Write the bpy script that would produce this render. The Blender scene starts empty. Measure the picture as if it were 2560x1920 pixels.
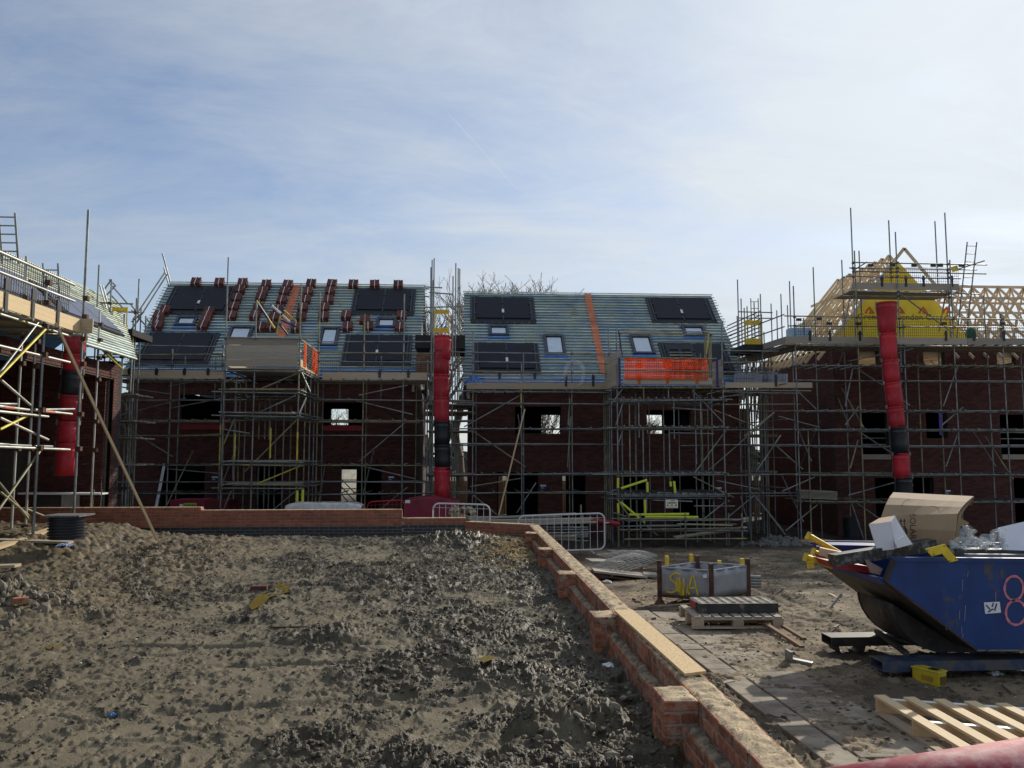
import bpy, math, random
import numpy as np
from mathutils import Vector, Matrix, Euler
random.seed(7)
R = math.radians
C = bpy.data.collections.new("scene"); 
scn = bpy.context.scene
scn.collection.children.link(C)

# ------------------------------------------------------------------ camera
CAMZ = 1.9; YAW = R(3.52); PIT = R(5.14); FPX = 2000.0
cam = bpy.data.cameras.new("camera"); camo = bpy.data.objects.new("camera", cam); C.objects.link(camo)
camo.location = (0, 0, CAMZ); camo.rotation_euler = (R(90) + PIT, 0, -YAW)
cam.sensor_width = 36; cam.lens = 36 * FPX / 2560; cam.clip_start = 0.05; cam.clip_end = 9000
scn.camera = camo
# ------------------------------------------------------------------ sun, sky, exposure
SAZ = R(40); SEL = R(27)
SUN = Vector((math.sin(SAZ) * math.cos(SEL), math.cos(SAZ) * math.cos(SEL), math.sin(SEL)))
sl = bpy.data.lights.new("sun", 'SUN'); sl.energy = 4.3; sl.angle = R(0.6); sl.color = (1.0, 0.93, 0.80)
so = bpy.data.objects.new("sun", sl); C.objects.link(so)
so.rotation_euler = (-SUN).to_track_quat('-Z', 'Y').to_euler(); so.location = (20, 20, 30)
w = bpy.data.worlds.new("World"); scn.world = w; w.use_nodes = True
wn = w.node_tree.nodes; wl = w.node_tree.links; wn.clear()
def wnode(t, **k):
    n = wn.new(t)
    for a, b in k.items(): setattr(n, a, b)
    return n
wo = wnode('ShaderNodeOutputWorld'); wb = wnode('ShaderNodeBackground'); wb.inputs[1].default_value = 0.10
sky = wnode('ShaderNodeTexSky', sky_type='NISHITA', sun_disc=False, sun_elevation=SEL, sun_rotation=SAZ,
            air_density=1.0, dust_density=0.6, ozone_density=4.0, altitude=50)
tc = wnode('ShaderNodeTexCoord')
nrm = wnode('ShaderNodeVectorMath', operation='NORMALIZE'); wl.new(tc.outputs['Generated'], nrm.inputs[0])
sep = wnode('ShaderNodeSeparateXYZ'); wl.new(nrm.outputs[0], sep.inputs[0])
def wmath(op, a, b=None, clamp=False):
    n = wnode('ShaderNodeMath', operation=op); n.use_clamp = clamp
    for i, v in enumerate((a, b)):
        if v is None: continue
        if isinstance(v, (int, float)): n.inputs[i].default_value = v
        else: wl.new(v, n.inputs[i])
    return n.outputs[0]
zz = wmath('ADD', wmath('MAXIMUM', sep.outputs[2], 0.0), 0.16)
comb = wnode('ShaderNodeCombineXYZ')
wl.new(wmath('DIVIDE', sep.outputs[0], zz), comb.inputs[0]); wl.new(wmath('DIVIDE', sep.outputs[1], zz), comb.inputs[1])
mp = wnode('ShaderNodeMapping'); mp.inputs['Rotation'].default_value = (0, 0, R(25)); mp.inputs['Scale'].default_value = (0.55, 1.0, 1)
wl.new(comb.outputs[0], mp.inputs[0])
def wnoise(scale, detail, rough, dist):
    n = wnode('ShaderNodeTexNoise'); n.inputs['Scale'].default_value = scale; n.inputs['Detail'].default_value = detail
    n.inputs['Roughness'].default_value = rough; n.inputs['Distortion'].default_value = dist
    wl.new(mp.outputs[0], n.inputs['Vector']); return n.outputs[0]
n1 = wnoise(1.1, 8, 0.62, 0.5); n2 = wnoise(0.45, 3, 0.5, 0.2)
dsun = wnode('ShaderNodeVectorMath', operation='DOT_PRODUCT'); wl.new(nrm.outputs[0], dsun.inputs[0]); dsun.inputs[1].default_value = SUN
ds = wmath('MAXIMUM', dsun.outputs['Value'], 0.0)
# veil cover: more of it towards the sun side and towards the horizon
n3 = wnoise(3.2, 8, 0.7, 0.9)
cov = wmath('ADD', wmath('MULTIPLY', n1, 2.2), wmath('ADD', wmath('MULTIPLY', n2, 1.2), wmath('MULTIPLY', n3, 0.5)))
cov = wmath('ADD', cov, wmath('MULTIPLY', wmath('POWER', ds, 3.0), 0.62))
cov = wmath('SUBTRACT', cov, 1.60)
hz = wmath('POWER', wmath('SUBTRACT', 1.0, wmath('MAXIMUM', sep.outputs[2], 0.0)), 5.0)
cov = wmath('ADD', cov, wmath('MULTIPLY', hz, 0.10), clamp=True)
mr = wnode('ShaderNodeMapRange'); mr.inputs[3].default_value = 0.16; mr.inputs[4].default_value = 0.96; wl.new(cov, mr.inputs[0])
gl = wmath('ADD', wmath('ADD', 5.0, wmath('MULTIPLY', wmath('POWER', ds, 3.0), 2.8)), wmath('MULTIPLY', n3, 1.6))
cc = wnode('ShaderNodeMixRGB', blend_type='MULTIPLY'); cc.inputs[0].default_value = 1; cc.inputs[1].default_value = (0.93, 1.0, 1.06, 1)
g3 = wnode('ShaderNodeCombineXYZ'); [wl.new(gl, g3.inputs[i]) for i in range(3)]
wl.new(g3.outputs[0], cc.inputs[2])
st = wnode('ShaderNodeMixRGB', blend_type='MULTIPLY'); st.inputs[0].default_value = 1; st.inputs[2].default_value = (1.14, 1.15, 1.19, 1); wl.new(sky.outputs[0], st.inputs[1])
mx = wnode('ShaderNodeMixRGB'); wl.new(mr.outputs[0], mx.inputs[0]); wl.new(st.outputs[0], mx.inputs[1]); wl.new(cc.outputs[0], mx.inputs[2])
# faint aircraft trail: a thin arc on the sky
FWD = Vector((math.sin(YAW) * math.cos(PIT), math.cos(YAW) * math.cos(PIT), math.sin(PIT))); RGT = Vector((math.cos(YAW), -math.sin(YAW), 0)); UPP = RGT.cross(FWD)
_d = lambda px, py: (FWD + RGT * ((px - 1280) / FPX) + UPP * ((960 - py) / FPX)).normalized()
ta_, tb_ = _d(1105, 265), _d(1302, 484); tn_ = ta_.cross(tb_).normalized(); tm_ = (ta_ + tb_).normalized()
def wdot(v): n = wnode('ShaderNodeVectorMath', operation='DOT_PRODUCT'); wl.new(nrm.outputs[0], n.inputs[0]); n.inputs[1].default_value = v; return n.outputs['Value']
tl_ = wmath('SUBTRACT', 1.0, wmath('DIVIDE', wmath('ABSOLUTE', wdot(tn_)), 0.0009), clamp=True)
cosr = ta_.dot(tm_); gate = wmath('MULTIPLY', wmath('SUBTRACT', wdot(tm_), cosr), 1.0 / (1 - cosr) * 1.5, clamp=True)
tf_ = wmath('MULTIPLY', wmath('MULTIPLY', tl_, gate), 0.24)
mt = wnode('ShaderNodeMixRGB'); wl.new(tf_, mt.inputs[0]); wl.new(mx.outputs[0], mt.inputs[1]); mt.inputs[2].default_value = (8.2, 8.6, 9.0, 1)
wl.new(mt.outputs[0], wb.inputs[0]); wl.new(wb.outputs[0], wo.inputs[0])
scn.view_settings.view_transform = 'Standard'; scn.view_settings.look = 'None'
scn.view_settings.gamma = 1; scn.view_settings.exposure = 0.0; scn.view_settings.use_curve_mapping = False

# ------------------------------------------------------------------ helpers
fw = Vector((math.sin(YAW) * math.cos(PIT), math.cos(YAW) * math.cos(PIT), math.sin(PIT)))
rt = Vector((math.cos(YAW), -math.sin(YAW), 0)); upv = rt.cross(fw)
def ray(px, py): return fw + rt * ((px - 1280) / FPX) + upv * ((960 - py) / FPX)
def PY(px, py, Y): r = ray(px, py); t = Y / r.y; return Vector((0, 0, CAMZ)) + r * t
def PX(px, py, X): r = ray(px, py); t = X / r.x; return Vector((0, 0, CAMZ)) + r * t
def PZ(px, py, Z): r = ray(px, py); t = (Z - CAMZ) / r.z; return Vector((0, 0, CAMZ)) + r * t

W = {}
def link(o, parent=None, M=None):
    C.objects.link(o)
    M = M if M is not None else Matrix.Identity(4)
    W[o] = M.copy()
    o.matrix_basis = M
    if parent is not None:
        o.parent = parent
        o.matrix_parent_inverse = W[parent].inverted()
    return o
def tag(o, label=None, cat=None, group=None, kind=None):
    if label: o['label'] = label
    if cat: o['category'] = cat
    if group: o['group'] = group
    if kind: o['kind'] = kind
    return o
def thing(name, label, cat, loc=(0, 0, 0), group=None):
    o = bpy.data.objects.new(name, None); o.empty_display_size = 0.2
    link(o, None, Matrix.Translation(Vector(loc))); return tag(o, label, cat, group)

def basis(d, side=None):
    """matrix with local x along d"""
    d = Vector(d).normalized()
    u = Vector((0, 0, 1)) if abs(d.z) < 0.95 else Vector((0, 1, 0))
    y = u.cross(d).normalized(); z = d.cross(y)
    return Matrix(((d.x, y.x, z.x), (d.y, y.y, z.y), (d.z, y.z, z.z)))
class MB:
    def __init__(s): s.v = []; s.f = []; s.col = []; s.cur = None; s.smooth = False
    def add(s, vs, fs):
        b = len(s.v); s.v += [tuple(p) for p in vs]; s.f += [tuple(b + i for i in f) for f in fs]
        if s.cur is not None: s.col += [s.cur] * len(fs)
        return s
    def box(s, c, size, rot=None, taper=None):
        hx, hy, hz = size[0] / 2, size[1] / 2, size[2] / 2
        vs = [Vector((x, y, z)) for z in (-hz, hz) for y in (-hy, hy) for x in (-hx, hx)]
        if rot is not None: vs = [rot @ p for p in vs]
        c = Vector(c)
        return s.add([p + c for p in vs], [(0, 2, 3, 1), (4, 5, 7, 6), (0, 1, 5, 4), (2, 6, 7, 3), (0, 4, 6, 2), (1, 3, 7, 5)])
    def bar(s, p0, p1, wy, wz):
        p0 = Vector(p0); p1 = Vector(p1); d = p1 - p0
        return s.box((p0 + p1) / 2, (d.length, wy, wz), basis(d))
    def tube(s, p0, p1, r0, r1=None, n=8, cap=True):
        p0 = Vector(p0); p1 = Vector(p1); d = p1 - p0
        if d.length < 1e-6: return s
        B = basis(d); r1 = r0 if r1 is None else r1; vs = []
        for p, r in ((p0, r0), (p1, r1)):
            for i in range(n):
                a = 2 * math.pi * i / n
                vs.append(p + B @ Vector((0, r * math.cos(a), r * math.sin(a))))
        fs = [(i, (i + 1) % n, n + (i + 1) % n, n + i) for i in range(n)]
        if cap: fs += [tuple(range(n))[::-1], tuple(range(n, 2 * n))]
        return s.add(vs, fs)
    def path(s, pts, r, n=8):
        pts = [Vector(p) for p in pts]; B = None; rings = []
        for i, p in enumerate(pts):
            d = (pts[min(i + 1, len(pts) - 1)] - pts[max(i - 1, 0)]).normalized()
            if B is None: B = basis(d)
            else:
                y = B.col[1] - d * B.col[1].dot(d); y.normalize(); z = d.cross(y)
                B = Matrix(((d.x, y.x, z.x), (d.y, y.y, z.y), (d.z, y.z, z.z)))
            rr = r[i] if isinstance(r, (list, tuple)) else r
            rings.append([p + B @ Vector((0, rr * math.cos(2 * math.pi * k / n), rr * math.sin(2 * math.pi * k / n))) for k in range(n)])
        vs = [q for g in rings for q in g]; fs = []
        for i in range(len(pts) - 1):
            for k in range(n): fs.append((i * n + k, i * n + (k + 1) % n, (i + 1) * n + (k + 1) % n, (i + 1) * n + k))
        fs += [tuple(range(n))[::-1], tuple(range((len(pts) - 1) * n, len(pts) * n))]
        return s.add(vs, fs)
    def prism(s, poly, ext):
        ext = Vector(ext); n = len(poly); a = [Vector(p) for p in poly]
        return s.add(a + [p + ext for p in a], [tuple(range(n))[::-1], tuple(range(n, 2 * n))] + [(i, (i + 1) % n, n + (i + 1) % n, n + i) for i in range(n)])
    def lathe(s, prof, c, n=24, axis=None):
        c = Vector(c); vs = []
        for r, z in prof:
            for i in range(n):
                a = 2 * math.pi * i / n; p = Vector((r * math.cos(a), r * math.sin(a), z))
                vs.append((axis @ p if axis else p) + c)
        fs = []
        for j in range(len(prof) - 1):
            for i in range(n): fs.append((j * n + i, j * n + (i + 1) % n, (j + 1) * n + (i + 1) % n, (j + 1) * n + i))
        return s.add(vs, fs)
    def grid(s, P):
        """P[j][i] points"""
        h = len(P); wd = len(P[0])
        return s.add([p for row in P for p in row], [(j * wd + i, j * wd + i + 1, (j + 1) * wd + i + 1, (j + 1) * wd + i) for j in range(h - 1) for i in range(wd - 1)])
    def mesh(s, name, m, smooth=False):
        me = bpy.data.meshes.new(name); me.from_pydata(s.v, [], s.f)
        if m: me.materials.append(m)
        if s.col and len(s.col) == len(s.f):
            a = me.attributes.new('rnd', 'FLOAT', 'FACE'); a.data.foreach_set('value', s.col)
        if smooth or s.smooth: me.polygons.foreach_set('use_smooth', [True] * len(me.polygons))
        me.update(); return me
    def build(s, name, m, parent=None, smooth=False, bevel=0, solid=0, loc=None):
        me = s.mesh(name, m, smooth); o = bpy.data.objects.new(name, me)
        M = Matrix.Identity(4)
        if len(s.v):
            c = Vector(loc) if loc else sum((Vector(p) for p in s.v), Vector()) / len(s.v)
            me.transform(Matrix.Translation(-c)); M = Matrix.Translation(c)
        link(o, parent, M)
        if solid:
            k = o.modifiers.new('s', 'SOLIDIFY'); k.thickness = solid; k.offset = 0
        if bevel:
            k = o.modifiers.new('b', 'BEVEL'); k.width = bevel; k.segments = 2; k.limit_method = 'ANGLE'
        if smooth and not solid:
            pass
        return o
_shared = {}
def shared(kind, m):
    k = (kind, m.name)
    if k in _shared: return _shared[k]
    b = MB()
    if kind == 'cube': b.box((0, 0, 0), (1, 1, 1)); me = b.mesh('box', m)
    if kind == 'cyl':
        b.tube((0, 0, 0), (1, 0, 0), 1.0, n=10); me = b.mesh('tube', m)
        for p in me.polygons: p.use_smooth = len(p.vertices) == 4
    _shared[k] = me; return me
def bxo(name, c, size, m, parent=None, rot=None):
    """box object, unit cube scaled; local x is the long way of grain"""
    o = bpy.data.objects.new(name, shared('cube', m))
    Rm = (rot if rot is not None else Matrix.Identity(3)).to_4x4()
    return link(o, parent, Matrix.Translation(Vector(c)) @ Rm @ Matrix.Diagonal((size[0], size[1], size[2], 1)))
def bar(name, p0, p1, wy, wz, m, parent=None):
    p0 = Vector(p0); p1 = Vector(p1); d = p1 - p0
    return bxo(name, (p0 + p1) / 2, (d.length, wy, wz), m, parent, basis(d))
def tube(name, p0, p1, r, m, parent=None):
    p0 = Vector(p0); p1 = Vector(p1); d = p1 - p0
    o = bpy.data.objects.new(name, shared('cyl', m))
    return link(o, parent, Matrix.Translation(p0) @ basis(d).to_4x4() @ Matrix.Diagonal((d.length, r, r, 1)))

# ------------------------------------------------------------------ materials
M_ = {}
def mat(name, col, rough=0.7, metal=0.0, var=0.25, scale=6.0, bump=0.0, col2=None, mode='world', thr=None, spec=0.5,
        stretch=None, rnd=0.0, bscale=None, detail=5, coat=0, trans=0, alpha=None, spots=None):
    m = bpy.data.materials.new(name); m.use_nodes = True; nt = m.node_tree; N = nt.nodes; L = nt.links
    b = N['Principled BSDF']; b.inputs['Roughness'].default_value = rough; b.inputs['Metallic'].default_value = metal
    b.inputs['Specular IOR Level'].default_value = spec
    if coat: b.inputs['Coat Weight'].default_value = coat
    if trans: b.inputs['Transmission Weight'].default_value = trans
    if alpha is not None: b.inputs['Alpha'].default_value = alpha
    if mode == 'world':
        g = N.new('ShaderNodeNewGeometry'); vec = g.outputs['Position']
    else:
        g = N.new('ShaderNodeTexCoord'); vec = g.outputs['Object']
    mpn = N.new('ShaderNodeMapping'); L.new(vec, mpn.inputs[0])
    if stretch: mpn.inputs['Scale'].default_value = stretch
    if rnd or mode != 'world':
        oi = N.new('ShaderNodeObjectInfo'); 
        mm = N.new('ShaderNodeMath'); mm.operation = 'MULTIPLY'; mm.inputs[1].default_value = 37.0; L.new(oi.outputs['Random'], mm.inputs[0])
        if mode != 'world':
            cx = N.new('ShaderNodeCombineXYZ'); [L.new(mm.outputs[0], cx.inputs[i]) for i in range(3)]; L.new(cx.outputs[0], mpn.inputs['Location'])
    no = N.new('ShaderNodeTexNoise'); no.inputs['Scale'].default_value = scale; no.inputs['Detail'].default_value = detail; no.inputs['Roughness'].default_value = 0.62
    L.new(mpn.outputs[0], no.inputs['Vector'])
    fac = no.outputs['Fac']
    c2 = col2 if col2 else tuple(max(0, c * (1 - var)) for c in col)
    c1 = col if col2 else tuple(min(1, c * (1 + var * 0.6)) for c in col)
    ramp = N.new('ShaderNodeValToRGB'); lo, hi = thr if thr else (0.32, 0.68)
    ramp.color_ramp.elements[0].position = lo; ramp.color_ramp.elements[0].color = (*c2, 1)
    ramp.color_ramp.elements[1].position = hi; ramp.color_ramp.elements[1].color = (*c1, 1)
    L.new(fac, ramp.inputs[0]); out = ramp.outputs[0]
    if rnd:
        at = N.new('ShaderNodeAttribute'); at.attribute_name = 'rnd'
        ad = N.new('ShaderNodeMath'); ad.operation = 'ADD'; L.new(at.outputs['Fac'], ad.inputs[0]); L.new(oi.outputs['Random'], ad.inputs[1])
        fr = N.new('ShaderNodeMath'); fr.operation = 'FRACT'; L.new(ad.outputs[0], fr.inputs[0])
        mr = N.new('ShaderNodeMapRange'); mr.inputs[3].default_value = 1 - rnd; mr.inputs[4].default_value = 1 + rnd * 0.6; L.new(fr.outputs[0], mr.inputs[0])
        mu = N.new('ShaderNodeVectorMath'); mu.operation = 'SCALE'; L.new(out, mu.inputs[0]); L.new(mr.outputs[0], mu.inputs['Scale']); out = mu.outputs[0]
    if spots:
        sc, th, sw, scol = spots
        n3 = N.new('ShaderNodeTexNoise'); n3.inputs['Scale'].default_value = sc; n3.inputs['Detail'].default_value = 6; n3.inputs['Roughness'].default_value = 0.7
        L.new(mpn.outputs[0], n3.inputs['Vector'])
        r3 = N.new('ShaderNodeMapRange'); r3.inputs[1].default_value = th; r3.inputs[2].default_value = th + sw; L.new(n3.outputs['Fac'], r3.inputs[0])
        m3 = N.new('ShaderNodeMixRGB'); m3.inputs[2].default_value = (*scol, 1); L.new(r3.outputs[0], m3.inputs[0]); L.new(out, m3.inputs[1]); out = m3.outputs[0]
    L.new(out, b.inputs['Base Color'])
    if bump:
        n2 = N.new('ShaderNodeTexNoise'); n2.inputs['Scale'].default_value = bscale or scale * 3; n2.inputs['Detail'].default_value = 4
        L.new(mpn.outputs[0], n2.inputs['Vector'])
        bp = N.new('ShaderNodeBump'); bp.inputs['Strength'].default_value = min(1, bump); bp.inputs['Distance'].default_value = 0.01 * max(1, bump)
        L.new(n2.outputs['Fac'], bp.inputs['Height']); L.new(bp.outputs[0], b.inputs['Normal'])
    M_[name] = m; return m
galv = mat('galvanised', (0.25, 0.26, 0.255), 0.45, 0.65, 0.45, 3, spots=(7, 0.60, 0.1, (0.14, 0.10, 0.07)))
tubey = mat('yellow_painted_tube', (0.62, 0.50, 0.07), 0.5, 0.1, 0.4, 5)
tubegreen = mat('aged_green_tube', (0.25, 0.24, 0.15), 0.55, 0.3, 0.5, 2.0, spots=(4, 0.55, 0.1, (0.45, 0.36, 0.08)))
couplerm = mat('coupler_steel', (0.16, 0.15, 0.13), 0.55, 0.7, 0.4, 30)
hiviz = mat('hiviz_foam', (0.68, 0.72, 0.06), 0.6, 0, 0.1, 6)
board = mat('scaffold_board', (0.54, 0.44, 0.31), 0.85, 0, 0.45, 5, 0.3, mode='obj', stretch=(0.8, 6, 14), rnd=0.25, spots=(9, 0.63, 0.06, (0.14, 0.10, 0.07)))
oldboard = mat('weathered_board', (0.40, 0.35, 0.285), 0.9, 0, 0.4, 5, 0.3, mode='obj', stretch=(0.8, 6, 14), rnd=0.25, spots=(7, 0.60, 0.06, (0.12, 0.09, 0.07)))
newwood = mat('new_softwood', (0.66, 0.49, 0.28), 0.75, 0, 0.25, 6, 0.2, mode='obj', stretch=(0.7, 8, 8), rnd=0.12, spots=(5, 0.68, 0.05, (0.35, 0.18, 0.08)))
truss = mat('truss_softwood', (0.72, 0.56, 0.36), 0.8, 0, 0.2, 3, rnd=0.15)
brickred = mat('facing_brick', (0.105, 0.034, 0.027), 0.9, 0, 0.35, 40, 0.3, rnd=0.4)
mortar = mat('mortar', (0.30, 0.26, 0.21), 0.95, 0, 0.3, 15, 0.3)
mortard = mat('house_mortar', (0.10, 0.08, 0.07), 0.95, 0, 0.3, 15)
brickor = mat('orange_brick', (0.37, 0.125, 0.062), 0.88, 0, 0.5, 14, 0.7, rnd=0.42, bscale=90, spots=(7, 0.51, 0.12, (0.33, 0.235, 0.16)))
bluebrick = mat('blue_engineering_brick', (0.035, 0.04, 0.045), 0.6, 0, 0.4, 20, rnd=0.3)
membrane = mat('roof_membrane', (0.24, 0.32, 0.34), 0.7, 0, 0.5, 0.9, col2=(0.10, 0.21, 0.36), thr=(0.35, 0.6))
membraneb = mat('light_blue_membrane', (0.16, 0.34, 0.55), 0.6, 0, 0.3, 1.5)
batten = mat('treated_batten', (0.80, 0.80, 0.60), 0.8, 0, 0.4, 1.3, rnd=0.28, spots=(0.9, 0.62, 0.04, (0.50, 0.40, 0.13)))
orangem = mat('orange_membrane', (0.62, 0.17, 0.07), 0.6, 0, 0.35, 2.0)
bluem = mat('blue_membrane', (0.02, 0.13, 0.42), 0.45, 0, 0.35, 3.0)
pvblack = mat('solar_glass', (0.012, 0.013, 0.022), 0.55, 0, 0.2, 2, spec=0.3)
pvframe = mat('solar_frame', (0.022, 0.024, 0.03), 0.5, 0.3, 0.3, 4)
flash = mat('grey_flashing', (0.09, 0.10, 0.12), 0.45, 0.6, 0.3, 3)
tilem = mat('red_roof_tile', (0.15, 0.040, 0.029), 0.7, 0, 0.35, 9, rnd=0.35)
white = mat('white_plastic', (0.78, 0.78, 0.78), 0.45, 0, 0.08, 4)
whitem = mat('white_painted_metal', (0.62, 0.62, 0.62), 0.5, 0.1, 0.15, 4, spots=(20, 0.66, 0.04, (0.3, 0.22, 0.15)))
glassw = mat('window_film', (0.66, 0.74, 0.82), 0.25, 0, 0.1, 3, spec=0.6)
redch = mat('red_chute_plastic', (0.52, 0.02, 0.035), 0.6, 0, 0.35, 1.6, rnd=0.3, spots=(7, 0.55, 0.2, (0.42, 0.13, 0.15)), stretch=(1, 1, .4))
blackpl = mat('black_plastic', (0.018, 0.02, 0.026), 0.4, 0, 0.3, 5)
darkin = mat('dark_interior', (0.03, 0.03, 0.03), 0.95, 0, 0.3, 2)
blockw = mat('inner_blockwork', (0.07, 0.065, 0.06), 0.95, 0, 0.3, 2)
yellowm = mat('yellow_membrane', (0.92, 0.66, 0.03), 0.55, 0, 0.12, 2)
osb = mat('osb_board', (0.62, 0.44, 0.22), 0.8, 0, 0.35, 55, 0.2)
blackmesh = mat('black_plastic_mesh', (0.02, 0.02, 0.025), 0.5, 0, 0.2, 4)
orangemesh = mat('orange_plastic_mesh', (1.0, 0.20, 0.035), 0.5, 0, 0.2, 4)
darkblue = mat('dark_blue_paint', (0.02, 0.03, 0.16), 0.5, 0.1, 0.3, 4)
yellowp = mat('yellow_paint', (0.72, 0.50, 0.03), 0.5, 0.1, 0.3, 9, spots=(16, 0.64, 0.05, (0.2, 0.09, 0.04)))
rust = mat('rusty_steel', (0.10, 0.05, 0.032), 0.85, 0.2, 0.5, 14, 0.3)

def translucent(m, f=0.55):
    """thin plastic or cloth: part of the light comes through from behind"""
    N = m.node_tree.nodes; L = m.node_tree.links; b = N['Principled BSDF']; o = next(n for n in N if n.type == 'OUTPUT_MATERIAL')
    t = N.new('ShaderNodeBsdfTranslucent'); mx_ = N.new('ShaderNodeMixShader'); mx_.inputs[0].default_value = f
    if b.inputs['Base Color'].links: L.new(b.inputs['Base Color'].links[0].from_socket, t.inputs['Color'])
    else: t.inputs['Color'].default_value = b.inputs['Base Color'].default_value
    L.new(b.outputs[0], mx_.inputs[1]); L.new(t.outputs[0], mx_.inputs[2]); L.new(mx_.outputs[0], o.inputs['Surface']); return m
translucent(orangemesh)
# ------------------------------------------------------------------ terrain
_rs = np.random.RandomState(11)
_perm = _rs.permutation(4096); _ang = _rs.rand(4096) * 2 * np.pi
_gx = np.cos(_ang); _gy = np.sin(_ang)
def pn(x, y, s=0):
    x = np.asarray(x, dtype=np.float64) + s * 17.13; y = np.asarray(y, dtype=np.float64) - s * 9.71
    xi = np.floor(x).astype(np.int64); yi = np.floor(y).astype(np.int64); xf = x - xi; yf = y - yi
    u = xf * xf * xf * (xf * (xf * 6 - 15) + 10); v = yf * yf * yf * (yf * (yf * 6 - 15) + 10)
    def g(ix, iy, dx, dy):
        h = _perm[(_perm[ix & 4095] + iy) & 4095]; return _gx[h] * dx + _gy[h] * dy
    a = g(xi, yi, xf, yf); b = g(xi + 1, yi, xf - 1, yf); c = g(xi, yi + 1, xf, yf - 1); d = g(xi + 1, yi + 1, xf - 1, yf - 1)
    return ((a + (b - a) * u) * (1 - v) + (c + (d - c) * u) * v) * 1.5
def fbm(x, y, f, o=4, s=0, g=0.5):
    t = 0; a = 1
    for i in range(o): t = t + a * pn(x * f, y * f, s + i); f = f * 2.03; a *= g
    return t
def sst(a, b, x): t = np.clip((x - a) / (b - a), 0, 1); return t * t * (3 - 2 * t)
RY = [0, 5, 10, 12, 17, 23, 28, 31, 60, 4000]; RZ = [-.10, -.13, -.26, -.34, -.62, -.92, -1.22, -1.25, -1.3, -1.3]
WALLY = 18.3
def zbase(x, y):
    x = np.asarray(x, float); y = np.asarray(y, float)
    zr = np.interp(y, RY, RZ)
    zl = 0.01 + 0.07 * sst(12, 18, y)
    zl = zl + 0.28 * sst(-6.2, -7.8, x) * sst(13.2, 15.2, y) + 0.05 * sst(-3.6, -6.0, x) * sst(8, 12.5, y) 
    zl = zl + 0.30 * np.exp(-(((x + 5.6) / 0.9) ** 2 + ((y - 9.9) / 1.0) ** 2))
    m = sst(1.3, 1.7, x) ; m = np.maximum(m, sst(WALLY + 0.0, WALLY + 0.25, y))
    zf = zr + 0.7 * sst(26, 18.4, y) * sst(2.5, 0.5, x)      # behind the far wall
    zf = np.where(x < 1.5, np.maximum(zf, zr), zr)
    return zl * (1 - m) + zf * m
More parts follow.
